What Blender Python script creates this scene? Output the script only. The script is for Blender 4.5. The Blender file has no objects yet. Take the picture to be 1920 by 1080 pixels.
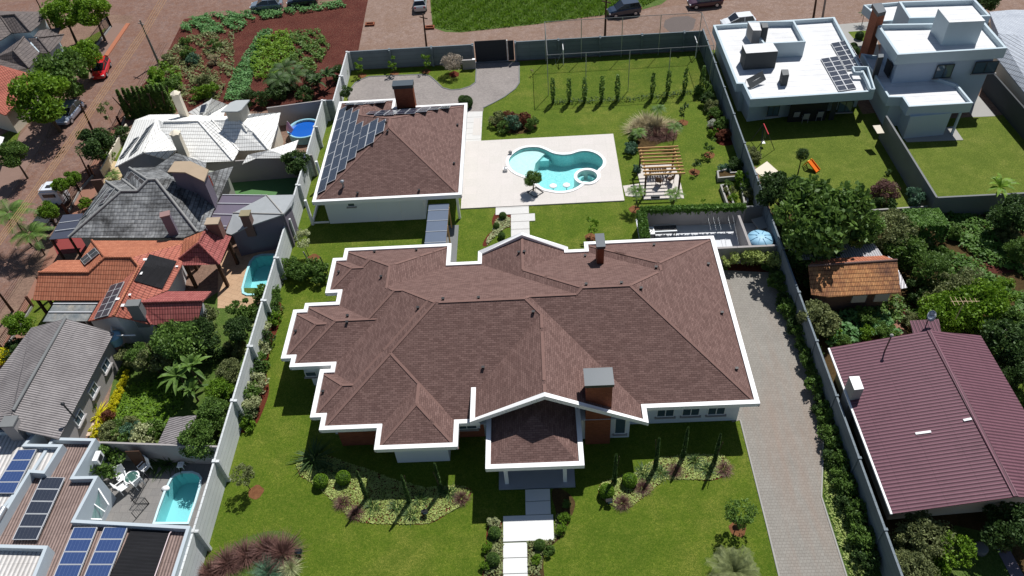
import bpy, bmesh, math, random
import numpy as np
from mathutils import Vector, Matrix
from mathutils.bvhtree import BVHTree
from mathutils.geometry import tessellate_polygon
C = bpy.context.scene.collection
SC = bpy.context.scene
# ---------------------------------------------------------------- camera
HC = 48.0; FOC = 1468.87
def _rot(p, r, y):
    fwd = Vector((0, math.cos(p), -math.sin(p))); up = Vector((0, math.sin(p), math.cos(p))); ri = Vector((1, 0, 0))
    c, s = math.cos(r), math.sin(r)
    ri2 = ri*c + up*s; up2 = up*c - ri*s
    Rz = Matrix.Rotation(y, 3, 'Z')
    return Rz @ ri2, Rz @ up2, Rz @ fwd
RI, UP, FW = _rot(0.794566563, -0.0849359587, 0.0553417235)
cam = bpy.data.cameras.new('camera'); cam_o = bpy.data.objects.new('camera', cam); C.objects.link(cam_o)
cam.sensor_width = 36; cam.lens = FOC/1920*36; cam.clip_start = 0.5; cam.clip_end = 3000
mw = Matrix.Identity(4)
for i in range(3):
    mw[i][0] = RI[i]; mw[i][1] = UP[i]; mw[i][2] = -FW[i]
mw[2][3] = HC; cam_o.matrix_world = mw
SC.camera = cam_o
# ---------------------------------------------------------------- light
TO_SUN = Vector((0.328, 0.569, 1.0)).normalized()
w = bpy.data.worlds.new('World'); SC.world = w; w.use_nodes = True
nt = w.node_tree; bg = nt.nodes['Background']; sky = nt.nodes.new('ShaderNodeTexSky')
sky.sky_type = 'NISHITA'; sky.sun_disc = False; sky.sun_elevation = math.asin(TO_SUN.z); sky.sun_rotation = math.atan2(0.328, 0.569)
sky.air_density = 1.0; sky.dust_density = 0.6; sky.ozone_density = 1.0
nt.links.new(sky.outputs[0], bg.inputs[0]); bg.inputs[1].default_value = 0.062
sl = bpy.data.lights.new('sun', 'SUN'); sl.energy = 5.0; sl.angle = math.radians(0.53); sl.color = (1.0, 0.98, 0.95)
so = bpy.data.objects.new('sun', sl); C.objects.link(so); so.location = (60, 100, 180)
so.rotation_euler = TO_SUN.to_track_quat('Z', 'Y').to_euler()
SC.view_settings.view_transform = 'Standard'; SC.view_settings.look = 'None'; SC.view_settings.exposure = 0.12; SC.view_settings.gamma = 1
SC.render.engine = 'CYCLES'
try:
    SC.cycles.max_bounces = 6; SC.cycles.diffuse_bounces = 3; SC.cycles.transparent_max_bounces = 12; SC.cycles.caustics_refractive = False
except Exception: pass

# ---------------------------------------------------------------- helpers
def P(u, v, z=0.0):
    """survey point: where the sight line through photo point (u,v) crosses height z"""
    d = FW + RI*((u-960)/FOC) - UP*((v-540)/FOC)
    t = (z-HC)/d.z
    return Vector((d.x*t, d.y*t, z))
def PX(pts, z=0.0):
    return [P(a, b, z) for a, b in pts]
def sr(r, g, b, k=1.15):
    f = lambda c: (c/255/12.92 if c/255 <= .04045 else ((c/255+.055)/1.055)**2.4)
    return tuple(min(.9, f(c)/k) for c in (r, g, b))
def tag(o, label=None, cat=None, group=None, kind=None):
    if label: o['label'] = label
    if cat: o['category'] = cat
    if group: o['group'] = group
    if kind: o['kind'] = kind
    return o
def thing(name, label, cat, loc=(0, 0, 0), rz=0.0, group=None, s=1.0):
    o = bpy.data.objects.new(name, None); C.objects.link(o); o.empty_display_size = .3
    o.location = loc; o.rotation_euler = (0, 0, rz)
    o.scale = (s, s, s) if not hasattr(s, '__len__') else s
    return tag(o, label, cat, group)
def inst(name, mesh, parent, loc=(0, 0, 0), rz=0.0, s=(1, 1, 1), mat=None):
    o = bpy.data.objects.new(name, mesh); C.objects.link(o); o.parent = parent
    o.location = loc; o.rotation_euler = (0, 0, rz); o.scale = s
    return o
class MB:
    """collects faces; build() links them as ONE mesh object with metre-scaled slope UVs"""
    def __init__(s): s.v = []; s.f = []; s.m = []; s.sm = []
    def poly(s, pts, mi=0, sm=False):
        i = len(s.v); s.v += [tuple(p) for p in pts]; s.f.append(tuple(range(i, i+len(pts)))); s.m.append(mi); s.sm.append(sm)
    def box(s, x0, x1, y0, y1, z0, z1, mi=0, top=None):
        s.prism([(x0, y0), (x1, y0), (x1, y1), (x0, y1)], z0, z1, mi, top)
    def prism(s, pts, z0, z1, mi=0, top=None, holes=None, bottom=True):
        pts = [(p[0], p[1]) for p in pts]
        if sum(a[0]*b[1]-b[0]*a[1] for a, b in zip(pts, pts[1:]+pts[:1])) < 0: pts = pts[::-1]
        zt = z1 if hasattr(z1, '__len__') else [z1]*len(pts); zb = z0 if hasattr(z0, '__len__') else [z0]*len(pts)
        n = len(pts); mt = mi if top is None else top
        if holes or n > 4:
            loops = [[Vector((p[0], p[1], 0)) for p in pts]] + [[Vector((p[0], p[1], 0)) for p in h] for h in (holes or [])]
            flat = [p for l in loops for p in l]; hz = zt[0]
            for t in tessellate_polygon(loops):
                a, b, c = t
                if (flat[b]-flat[a]).cross(flat[c]-flat[a]).z < 0: b, c = c, b
                s.poly([(flat[k].x, flat[k].y, zt[k] if k < n else hz) for k in (a, b, c)], mt)
                if bottom and not holes: s.poly([(flat[k].x, flat[k].y, zb[k]) for k in (a, c, b)], mi)
        else:
            s.poly([(p[0], p[1], z) for p, z in zip(pts, zt)], mt)
            if bottom: s.poly([(p[0], p[1], z) for p, z in zip(pts[::-1], zb[::-1])], mi)
        for i in range(n):
            j = (i+1) % n
            s.poly([(pts[i][0], pts[i][1], zb[i]), (pts[j][0], pts[j][1], zb[j]), (pts[j][0], pts[j][1], zt[j]), (pts[i][0], pts[i][1], zt[i])], mi)
    def obox(s, c, ax, ay, az, mi=0):
        """box by centre and three half-axis vectors"""
        c = Vector(c); ax, ay, az = Vector(ax), Vector(ay), Vector(az)
        q = lambda i, j, k: c+ax*i+ay*j+az*k
        if ax.cross(ay).dot(az) < 0: ax = -ax
        for f in (((-1,-1,1),(1,-1,1),(1,1,1),(-1,1,1)), ((-1,1,-1),(1,1,-1),(1,-1,-1),(-1,-1,-1)), ((-1,-1,-1),(1,-1,-1),(1,-1,1),(-1,-1,1)),
                  ((1,-1,-1),(1,1,-1),(1,1,1),(1,-1,1)), ((1,1,-1),(-1,1,-1),(-1,1,1),(1,1,1)), ((-1,1,-1),(-1,-1,-1),(-1,-1,1),(-1,1,1))):
            s.poly([q(*t) for t in f], mi)
    def bar(s, a, b, w, h=None, mi=0):
        a, b = Vector(a), Vector(b); h = h or w; d = (b-a); L = d.length; d.normalize()
        x = d.cross(Vector((0, 0, 1)));  x = Vector((1, 0, 0)) if x.length < 1e-3 else x.normalized()
        y = x.cross(d).normalized()
        s.obox((a+b)/2, x*w/2, d*L/2, y*h/2, mi)
    def tube(s, pts, rad, n=8, mi=0, cap=True):
        pts = [Vector(p) for p in pts]; rad = rad if hasattr(rad, '__len__') else [rad]*len(pts)
        rings = []
        for i, p in enumerate(pts):
            d = (pts[min(i+1, len(pts)-1)]-pts[max(i-1, 0)]).normalized()
            x = d.cross(Vector((0, 0, 1))); x = Vector((1, 0, 0)) if x.length < .05 else x.normalized()
            y = x.cross(d).normalized()
            rings.append([p+x*rad[i]*math.cos(a*2*math.pi/n)+y*rad[i]*math.sin(a*2*math.pi/n) for a in range(n)])
        b = len(s.v)
        for r in rings: s.v += [tuple(q) for q in r]
        for i in range(len(rings)-1):
            for a in range(n):
                a2 = (a+1) % n
                s.f.append((b+i*n+a, b+i*n+a2, b+(i+1)*n+a2, b+(i+1)*n+a)[::-1]); s.m.append(mi); s.sm.append(True)
        if cap:
            s.poly(rings[0], mi); s.poly(rings[-1][::-1], mi)
    def lathe(s, prof, c=(0, 0, 0), n=20, mi=0, sx=1.0, sy=1.0):
        b = len(s.v); c = Vector(c)
        for r, z in prof:
            for a in range(n):
                t = a*2*math.pi/n; s.v.append((c.x+r*math.cos(t)*sx, c.y+r*math.sin(t)*sy, c.z+z))
        for i in range(len(prof)-1):
            for a in range(n):
                a2 = (a+1) % n
                s.f.append((b+i*n+a, b+i*n+a2, b+(i+1)*n+a2, b+(i+1)*n+a)); s.m.append(mi); s.sm.append(True)
    def build(s, name, mats, parent=None, uv=True):
        me = bpy.data.meshes.new(name)
        me.from_pydata([tuple(v) for v in s.v], [], s.f)
        mats = mats if isinstance(mats, (list, tuple)) else [mats]
        for m in mats: me.materials.append(m)
        me.polygons.foreach_set('material_index', s.m); me.polygons.foreach_set('use_smooth', s.sm)
        me.update()
        if uv: slope_uv(me)
        o = bpy.data.objects.new(name, me); C.objects.link(o)
        if parent: o.parent = parent
        return o
def slope_uv(me):
    ul = me.uv_layers.new(name='m')
    Z = Vector((0, 0, 1))
    for p in me.polygons:
        n = p.normal
        if abs(n.z) > .995 or n.length < .5: t, b = Vector((1, 0, 0)), Vector((0, 1, 0))
        else: t = Z.cross(n).normalized(); b = n.cross(t)
        for li in p.loop_indices:
            co = me.vertices[me.loops[li].vertex_index].co
            ul.data[li].uv = (co.dot(t), co.dot(b))
def hit(o, u, v):
    me = o.data; bv = BVHTree.FromPolygons([x.co for x in me.vertices], [tuple(p.vertices) for p in me.polygons])
    d = (FW + RI*((u-960)/FOC) - UP*((v-540)/FOC)).normalized()
    h = bv.ray_cast(Vector((0, 0, HC)), d)
    return (h[0], h[1]) if h[0] else (P(u, v, 3.5), Vector((0, 0, 1)))
def ord_(n): return ['first', 'second', 'third', 'fourth', 'fifth', 'sixth', 'seventh', 'eighth', 'ninth', 'tenth', 'eleventh', 'twelfth', 'thirteenth', 'fourteenth', 'fifteenth', 'sixteenth', 'seventeenth', 'eighteenth', 'nineteenth', 'twentieth', 'twenty-first', 'twenty-second', 'twenty-third', 'twenty-fourth', 'twenty-fifth', 'twenty-sixth', 'twenty-seventh', 'twenty-eighth', 'twenty-ninth', 'thirtieth', 'thirty-first', 'thirty-second', 'thirty-third', 'thirty-fourth', 'thirty-fifth'][n]
def smooth(pts, k=3, closed=True):
    """Catmull-Rom through a closed outline"""
    out = []; n = len(pts)
    for i in range(n if closed else n-1):
        p0, p1, p2, p3 = [Vector(pts[(i+j) % n]) if closed else Vector(pts[min(max(i+j, 0), n-1)]) for j in (-1, 0, 1, 2)]
        for q in range(k):
            t = q/k
            out.append(.5*((2*p1)+(p2-p0)*t+(2*p0-5*p1+4*p2-p3)*t*t+(3*p1-p0-3*p2+p3)*t**3))
    return out
def offset(pts, d, closed=True):
    """shift an outline to the right of its direction by d"""
    n = len(pts); out = []
    for i in range(n):
        p = Vector(pts[i][:2]); a = Vector(pts[i-1][:2]) if (closed or i > 0) else None; b = Vector(pts[(i+1) % n][:2]) if (closed or i < n-1) else None
        n1 = n2 = None
        if a is not None: e = (p-a).normalized(); n1 = Vector((e.y, -e.x))
        if b is not None: e = (b-p).normalized(); n2 = Vector((e.y, -e.x))
        n1 = n1 if n1 is not None else n2; n2 = n2 if n2 is not None else n1
        out.append(p+(n1+n2)*d/max(.25, 1+n1.dot(n2)))
    return out
# ---------------------------------------------------------------- materials
MATS = {}
class N:
    def __init__(s, name):
        s.m = bpy.data.materials.new(name); s.m.use_nodes = True; s.t = s.m.node_tree; s.b = s.t.nodes['Principled BSDF']; MATS[name] = s.m
        s.out = s.t.nodes['Material Output']
    def n(s, typ, **kw):
        x = s.t.nodes.new('ShaderNode'+typ)
        for k, v in kw.items():
            if k.startswith('i_'):
                x.inputs[k[2:].replace('_', ' ')].default_value = v
            else: setattr(x, k, v)
        return x
    def l(s, a, b): s.t.links.new(a, b)
    def coord(s, kind='Object', scale=(1, 1, 1), rot=0):
        tc = s.n('TexCoord'); mp = s.n('Mapping'); mp.inputs['Scale'].default_value = scale; mp.inputs['Rotation'].default_value = (0, 0, rot)
        s.l(tc.outputs[kind], mp.inputs[0]); return mp.outputs[0]
    def noise(s, co, scale, detail=4, rough=.55):
        x = s.n('TexNoise'); x.inputs['Scale'].default_value = scale; x.inputs['Detail'].default_value = detail; x.inputs['Roughness'].default_value = rough
        s.l(co, x.inputs['Vector']); return x.outputs['Fac']
    def ramp(s, fac, stops):
        r = s.n('ValToRGB'); e = r.color_ramp.elements
        while len(e) < len(stops): e.new(.5)
        for q, (p, c) in zip(e, stops): q.position = p; q.color = (*c, 1) if len(c) == 3 else c
        s.l(fac, r.inputs[0]); return r.outputs[0]
    def mix(s, fac, a, b, mode='MIX'):
        x = s.n('Mix', data_type='RGBA', blend_type=mode)
        for val, sock in ((fac, x.inputs[0]), (a, x.inputs[6]), (b, x.inputs[7])):
            if hasattr(val, 'is_output') or hasattr(val, 'links'): s.l(val, sock)
            elif isinstance(val, (int, float)): sock.default_value = val
            else: sock.default_value = (*val, 1)
        return x.outputs[2]
    def math(s, op, a, b=None):
        x = s.n('Math', operation=op)
        for i, val in enumerate((a, b)):
            if val is None: continue
            if isinstance(val, (int, float)): x.inputs[i].default_value = val
            else: s.l(val, x.inputs[i])
        return x.outputs[0]
    def bump(s, h, dist=.02, st=1.0):
        b = s.n('Bump'); b.inputs['Distance'].default_value = dist; b.inputs['Strength'].default_value = st
        s.l(h, b.inputs['Height']); s.l(b.outputs[0], s.b.inputs['Normal'])
    def col(s, c):
        if hasattr(c, 'links'): s.l(c, s.b.inputs['Base Color'])
        else: s.b.inputs['Base Color'].default_value = (*c, 1)
    def rough(s, r): s.b.inputs['Roughness'].default_value = r
    def spec(s, r): s.b.inputs['Specular IOR Level'].default_value = r
def dk(c, k): return tuple(min(1, x*k) for x in c)
def plain(name, c, rough=.8, var=.12, scale=1.5, spec=.3, metal=0, bump=0, fine=12):
    m = N(name); co = m.coord()
    a = m.noise(co, scale, 5, .6); b = m.noise(co, fine, 3, .6)
    c1 = m.mix(a, dk(c, 1-var), dk(c, 1+var)); c2 = m.mix(m.math('MULTIPLY', b, .5), c1, dk(c, 1-var*1.6))
    m.col(c2); m.rough(rough); m.spec(spec); m.b.inputs['Metallic'].default_value = metal
    if bump: m.bump(b, bump)
    return m.m
def grass(name, c1, c2, c3, sc=.35):
    m = N(name); co = m.coord()
    big = m.noise(co, sc, 5, .65); mid = m.noise(co, 2.2, 4, .7); fine = m.noise(co, 16, 3, .8); vf = m.noise(co, 45, 2, .8)
    a = m.ramp(big, [(.38, c1), (.5, c2), (.62, c3)])
    b = m.mix(m.ramp(mid, [(.35, (0, 0, 0)), (.7, (1, 1, 1))]), a, m.mix(.5, a, dk(c3, 1.15)))
    blot = m.noise(co, .8, 4, .6); b = m.mix(m.ramp(blot, [(.42, (0, 0, 0)), (.62, (1, 1, 1))]), b, m.mix(.55, b, dk(c1, .85)))
    tuft = m.noise(co, 5.5, 4, .75)
    b = m.mix(m.ramp(tuft, [(.38, (0, 0, 0)), (.62, (1, 1, 1))]), m.mix(.55, b, dk(c1, .7)), m.mix(.25, b, dk(c3, 1.1)))
    d = m.mix(m.ramp(fine, [(.35, (0, 0, 0)), (.65, (1, 1, 1))]), dk(c1, .6), b)
    e = m.mix(m.ramp(vf, [(.3, (0, 0, 0)), (.62, (1, 1, 1))]), m.mix(.5, d, dk(c1, .35)), d)
    m.col(e); m.rough(.75); m.spec(.12)
    m.bump(m.math('ADD', fine, vf), .05, .8)
    return m.m
def earth(name, c1, c2, c3, sc=.5, fine=6, bump=.05, speck=None, spk=.72):
    m = N(name); co = m.coord()
    a = m.noise(co, sc, 7, .65); b = m.noise(co, fine, 5, .7); c = m.noise(co, fine*5, 2, .7)
    x = m.ramp(a, [(.3, c1), (.5, c2), (.7, c3)])
    y = m.mix(m.ramp(b, [(.3, (0, 0, 0)), (.7, (1, 1, 1))]), m.mix(.75, x, dk(c1, .5)), x)
    if speck: y = m.mix(m.ramp(c, [(spk-.04, (0, 0, 0)), (spk, (1, 1, 1))]), y, speck)
    m.col(y); m.rough(.95); m.spec(.1); m.bump(m.math('ADD', b, c), bump, .8)
    return m.m
def cobble(name, c1, c2, joint, sc=5, coord='Object'):
    m = N(name); co = m.coord()
    v = m.n('TexVoronoi', feature='F1'); v.inputs['Scale'].default_value = sc; m.l(co, v.inputs['Vector'])
    ve = m.n('TexVoronoi', feature='DISTANCE_TO_EDGE'); ve.inputs['Scale'].default_value = sc; m.l(co, ve.inputs['Vector'])
    big = m.noise(co, .25, 5, .6); mid = m.noise(co, 1.3, 5, .65)
    sep = m.n('SeparateColor'); m.l(v.outputs['Color'], sep.inputs[0])
    a = m.mix(sep.outputs[0], c1, c2)
    a = m.mix(m.ramp(big, [(.4, (0, 0, 0)), (.65, (1, 1, 1))]), a, m.mix(.5, a, joint))
    a = m.mix(m.ramp(mid, [(.45, (0, 0, 0)), (.75, (1, 1, 1))]), a, joint)
    j = m.ramp(ve.outputs[0], [(.02, (0, 0, 0)), (.12, (1, 1, 1))])
    m.col(m.mix(j, m.mix(.55, a, dk(joint, .8)), a)); m.rough(.9); m.spec(.15); m.bump(ve.outputs[0], .05, .7)
    return m.m
def brick(name, c1, c2, mortar, w=.25, h=.08, joint=.012, var=.3, coord='UV', bump=.01, offset=.5, noise_sc=.6, stain=None, rough=.85, rot=0, spec=.15, st_scale=(1, 1, 1)):
    m = N(name); co = m.coord(coord, rot=rot)
    br = m.n('TexBrick'); br.offset = offset; m.l(co, br.inputs['Vector'])
    br.inputs['Color1'].default_value = (*c1, 1); br.inputs['Color2'].default_value = (*c2, 1); br.inputs['Mortar'].default_value = (*mortar, 1)
    br.inputs['Scale'].default_value = 1; br.inputs['Mortar Size'].default_value = joint; br.inputs['Brick Width'].default_value = w; br.inputs['Row Height'].default_value = h; br.inputs['Mortar Smooth'].default_value = .3
    nz = m.noise(co, noise_sc, 6, .65); fz = m.noise(co, 20, 3, .7)
    x = m.mix(m.ramp(nz, [(.35, (0, 0, 0)), (.65, (1, 1, 1))]), m.mix(1.0, br.outputs['Color'], (1-var,)*3, 'MULTIPLY'), br.outputs['Color'])
    x = m.mix(m.ramp(fz, [(.3, (0, 0, 0)), (.7, (1, 1, 1))]), m.mix(1.0, x, (.78,)*3, 'MULTIPLY'), x)
    if stain:
        st = m.noise(m.coord(coord, st_scale), .5, 5, .6); x = m.mix(m.ramp(st, [(.5, (0, 0, 0)), (.7, (1, 1, 1))]), x, m.mix(.28, x, stain))
    m.col(x); m.rough(rough); m.spec(spec)
    inv = m.math('SUBTRACT', 1.0, br.outputs['Fac'])
    if bump: m.bump(inv, bump, .8)
    return m.m
def tiles(name, c1, c2, dirt, row=.36, col=.22, amp=.03, dirt_amt=(.5, .75), gap=.45, rough=.75, eg=.17):
    """ceramic tiles: rows step down the slope, rolls run up it"""
    m = N(name); tc = m.n('TexCoord'); sp = m.n('SeparateXYZ'); m.l(tc.outputs['UV'], sp.inputs[0])
    u, v = sp.outputs[0], sp.outputs[1]
    fr = m.math('FRACT', m.math('DIVIDE', v, row)); roll = m.math('ABSOLUTE', m.math('SINE', m.math('MULTIPLY', u, math.pi/col)))
    iu = m.math('FLOOR', m.math('DIVIDE', u, col)); iv = m.math('FLOOR', m.math('DIVIDE', v, row))
    cb = m.n('CombineXYZ'); m.l(iu, cb.inputs[0]); m.l(iv, cb.inputs[1])
    wn = m.n('TexWhiteNoise', noise_dimensions='2D'); m.l(cb.outputs[0], wn.inputs['Vector'])
    nz = m.noise(tc.outputs['UV'], .35, 7, .7); n2 = m.noise(tc.outputs['UV'], 5, 4, .7)
    a = m.mix(wn.outputs['Value'], c1, c2)
    a = m.mix(m.ramp(nz, [(dirt_amt[0], (0, 0, 0)), (dirt_amt[1], (1, 1, 1))]), a, dirt)
    a = m.mix(m.ramp(n2, [(.4, (0, 0, 0)), (.8, (1, 1, 1))]), a, m.mix(.5, a, dirt))
    edge = m.ramp(fr, [(.0, (0, 0, 0)), (eg, (1, 1, 1))]); vall = m.ramp(roll, [(.05, (gap, gap, gap)), (.4, (1, 1, 1))])
    a = m.mix(edge, m.mix(1.0, a, (.22, .2, .19), 'MULTIPLY'), a)
    a = m.mix(1.0, a, vall, 'MULTIPLY')
    m.col(a); m.rough(rough); m.spec(.2)
    h = m.math('ADD', m.math('MULTIPLY', m.math('SUBTRACT', 1.0, fr), .9), roll)
    m.bump(h, amp, 1.0)
    return m.m
def corrug(name, c, dirt, period=.177, amp=.045, rough=.7, metal=0, depth=.45, dn=(.45, .75), sheet=1.1, sheet2=2.2):
    m = N(name); tc = m.n('TexCoord'); sp = m.n('SeparateXYZ'); m.l(tc.outputs['UV'], sp.inputs[0])
    u, v = sp.outputs[0], sp.outputs[1]
    s_ = m.math('MULTIPLY_ADD', m.math('SINE', m.math('MULTIPLY', u, 2*math.pi/period)), .5); s_.node.inputs[2].default_value = .5
    nz = m.noise(tc.outputs['UV'], .5, 7, .7); n2 = m.noise(tc.outputs['UV'], 4, 4, .7)
    a = m.mix(m.ramp(nz, [(dn[0], (0, 0, 0)), (dn[1], (1, 1, 1))]), c, dirt)
    a = m.mix(m.ramp(n2, [(.35, (0, 0, 0)), (.8, (1, 1, 1))]), a, m.mix(.4, a, dirt))
    a = m.mix(m.ramp(s_, [(.0, (1, 1, 1)), (.35, (0, 0, 0))]), a, m.mix(1.0, a, (1-depth,)*3, 'MULTIPLY'))
    fv = m.math('FRACT', m.math('DIVIDE', v, sheet2))
    a = m.mix(m.ramp(fv, [(.0, (0, 0, 0)), (.012, (1, 1, 1))]), m.mix(1.0, a, (.45, .45, .45), 'MULTIPLY'), a)
    m.col(a); m.rough(rough); m.spec(.3); m.b.inputs['Metallic'].default_value = metal; m.bump(s_, amp, 1.0)
    return m.m
def leafm(name, c1, c2, sat=None, tr=.28, rough=.55):
    m = N(name); co = m.coord(); oi = m.n('ObjectInfo')
    a = m.noise(co, 1.6, 3, .6); b = m.noise(co, 9, 2, .7); 
    x = m.mix(m.ramp(a, [(.35, (0, 0, 0)), (.65, (1, 1, 1))]), c1, c2)
    x = m.mix(m.ramp(b, [(.4, (0, 0, 0)), (.75, (1, 1, 1))]), x, dk(c2, 1.35))
    x = m.mix(m.math('MULTIPLY', oi.outputs['Random'], .35), x, dk(c1, .7))
    m.col(x); m.rough(rough); m.spec(.25)
    t = m.n('BsdfTranslucent'); m.l(m.mix(.5, x, dk(c2, 1.4)), t.inputs[0])
    mx = m.n('MixShader'); mx.inputs[0].default_value = tr; m.l(m.b.outputs[0], mx.inputs[1]); m.l(t.outputs[0], mx.inputs[2]); m.l(mx.outputs[0], m.out.inputs[0])
    return m.m
white = plain('white_paint', (.80, .80, .79), .55, .02, .8, .3)
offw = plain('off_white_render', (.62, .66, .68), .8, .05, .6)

creamw = plain('cream_render', sr(225, 215, 195), .85, .06, .6)
greyw = plain('grey_render', sr(165, 160, 158), .9, .1, .5)
darkr = plain('dark_grey_render', sr(75, 78, 80), .85, .1, .6)
purpw = plain('mauve_render', sr(120, 112, 124), .9, .06, .6)
conc = plain('concrete', sr(165, 163, 158), .9, .14, .5, bump=.004)
conc_d = plain('weathered_concrete', sr(128, 130, 130), .92, .22, .45, bump=.006)
metald = plain('dark_metal', (.035, .037, .04), .45, .1, 3, .4)
metalg = plain('galvanised_steel', (.42, .44, .46), .4, .08, 3, .5, .6)
whiteroof = brick('white_roof_sheets', (.78, .78, .78), (.75, .75, .75), (.5, .5, .52), 60, 1.0, .02, .14, coord='Object', bump=.01, offset=0, noise_sc=.5, rough=.6)
slate = plain('slate_grey_metal_cap', sr(70, 80, 88), .45, .12, 2, .5)
blackp = plain('black_plastic', (.02, .02, .022), .5, .1, 4)
wood = plain('brown_timber', sr(196, 154, 100), .75, .2, 4)
woodd = plain('dark_timber', sr(78, 55, 40), .8, .25, 4)
bark = plain('bark', (.10, .075, .05), .95, .3, 4, .1)
mulch = earth('red_mulch', sr(90, 45, 35), sr(120, 62, 45), sr(70, 36, 28), 2, 14, .03)
glassm = N('window_glass'); glassm.col((.06, .095, .12)); glassm.rough(.06); glassm.spec(.8); glassm = glassm.m
shingle = brick('brown_shingle', sr(139, 111, 104), sr(116, 90, 84), sr(88, 68, 63), .36, .145, .012, .13, bump=.008, noise_sc=1.1)
bricko = brick('orange_brick', sr(166, 98, 70), sr(146, 82, 58), sr(120, 82, 66), .23, .075, .008, .15, bump=.004)
pcwall = brick('precast_wall_panel', sr(232, 235, 234), sr(226, 230, 230), sr(160, 162, 162), 60, .5, .014, .15, bump=.006, offset=0, noise_sc=.4)
hexp = brick('hexagonal_concrete_pavers', sr(162, 157, 149), sr(154, 149, 141), sr(134, 128, 120), .24, .21, .01, .1, coord='Object', bump=.006, noise_sc=.35, stain=sr(150, 112, 88), st_scale=(1.1, .1, 1))
backp = brick('grey_interlocking_pavers', sr(176, 168, 162), sr(158, 150, 146), sr(128, 120, 116), .2, .1, .01, .14, coord='Object', bump=.004, noise_sc=.4)
deckm = brick('pale_stone_deck', sr(226, 219, 213), sr(222, 216, 209), sr(205, 199, 193), 1.2, 1.2, .006, .03, coord='Object', bump=0, offset=0)
slabm = brick('white_stone_slabs', sr(228, 226, 222), sr(224, 222, 218), sr(170, 165, 160), 60, 1.05, .03, .04, coord='Object', bump=0, offset=0)
lawnm = grass('lawn_grass', sr(84, 117, 18), sr(116, 142, 32), sr(168, 166, 76), .16)
lawn2 = grass('paler_lawn_grass', sr(98, 122, 32), sr(128, 146, 50), sr(160, 164, 78))
rough_g = grass('rough_grass', sr(82, 116, 40), sr(108, 138, 56), sr(146, 152, 92), .6)
soilm = earth('dark_red_soil', sr(88, 44, 38), sr(104, 56, 48), sr(120, 70, 58), .4, 5, .08, sr(150, 122, 100), .66)
dirt = earth('reddish_dirt', sr(132, 106, 92), sr(150, 122, 106), sr(166, 140, 120), .3, 4, .05, sr(175, 150, 130), .72)
yardsoil = earth('yard_soil', sr(70, 60, 35), sr(92, 72, 46), sr(100, 82, 50), .6, 5, .06, sr(120, 100, 70), .7)
roadm = cobble('stone_paved_road', sr(146, 120, 108), sr(122, 102, 96), sr(122, 88, 72), 4.8)
gravel = cobble('red_gravel_street', sr(160, 138, 126), sr(136, 116, 107), sr(130, 104, 88), 6)

greytile = tiles('mossy_grey_tiles', sr(160, 162, 162), sr(124, 126, 128), sr(66, 66, 66), .38, .3, .022, (.46, .62), .75, eg=.28)
# ---------------------------------------------------------------- the setting
def sheet(name, pts, z, mat, holes=None, skirt=.0, label=None):
    b = MB(); b.prism(pts, z-(skirt or .003), z, 0, None, holes, bottom=False); o = b.build(name, mat); o['kind'] = 'structure'
    return o
POOL_PX = [(948.3,304.2),(950,296.7),(956.7,288.3),(966.7,280.8),(980,275),(996.7,272.8),(1013.3,273.8),(1026.7,278.7),(1038.3,284.2),(1050,286.7),(1060,287),(1070,285.8),(1080,282.5),(1091.7,280.2),(1103.7,280.5),(1116.7,283.7),(1126.7,289.2),(1134.2,296.7),(1136.3,305),(1133.3,313.3),(1125,321.7),(1126,332),(1118,343),(1105,347),(1096,347),(1083.3,355),(1066.7,360.8),(1046.7,362.5),(1030,360),(1016.7,356.7),(1003.3,348),(990,337),(976.7,331.7),(965,326.7),(955,319.2),(949.2,310)]
DZ = .12
pool_out = [tuple(p[:2]) for p in smooth([p.to_2d() for p in PX(POOL_PX, DZ)], 3)][::-1]
pool_in = [tuple(p) for p in offset(pool_out, -.3)]
a1 = sum(a[0]*b[1]-b[0]*a[1] for a, b in zip(pool_out, pool_out[1:]+pool_out[:1])); a2 = sum(a[0]*b[1]-b[0]*a[1] for a, b in zip(pool_in, pool_in[1:]+pool_in[:1]))
if abs(a2) > abs(a1): pool_in = [tuple(p) for p in offset(pool_out, .3)]
bpx = [(457,551),(456,541),(462,515),(470,494),(478,483),(492,480),(506,480),(516,482),(515,500),(507,525),(497,551)]
pool2_out = [tuple(p.to_2d()) for p in PX([(458.5,549),(457.5,540),(465,512),(472,492),(479,484),(490,480.5),(508,479.5),(517,481),(512,500),(503,530),(497.5,545),(494,552),(465,552)])]
pool3_out = [tuple(p.to_2d()) for p in PX([(292,980),(300,955),(312,922),(323,900),(330,893),(342,888.5),(360,888),(371,892),(376,899),(373,915),(365,942),(352,980)])]
holes3 = [pool_in, pool2_out, pool3_out]
sheet('ground', [(-320, -40), (320, -40), (320, 700), (-320, 700)], 0, dirt, holes3)
sheet('lawn', [(-23.1, 8), (20.0, 8), (20.0, 85.0), (-23.1, 85.0)], .012, lawnm, [pool_in])
sheet('road_left', [tuple(p[:2]) for p in PX([(-120,900),(-60,560),(0,400),(82,270),(140,188),(205,100),(243,45),(250,30),(120,22),(0,42),(-200,80),(-200,20),(100,-2),(300,-25),(420,-40),(500,-22),(620,-10),(560,14),(470,25),(365,22),(345,50),(300,122),(262,165),(215,232),(172,300),(150,345),(60,480),(-20,620),(-60,760)])], .006, roadm)
sheet('street_behind', [tuple(p[:2]) for p in PX([(672,96),(690,0),(705,-60),(812,-60),(806,0),(812,50),(865,62),(1010,46),(1190,23),(1280,8),(1500,-8),(2100,-60),(2300,10),(1990,45),(1920,60),(1700,70),(1560,95),(1312,100),(1000,78),(800,96)])], .005, gravel)
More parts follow.
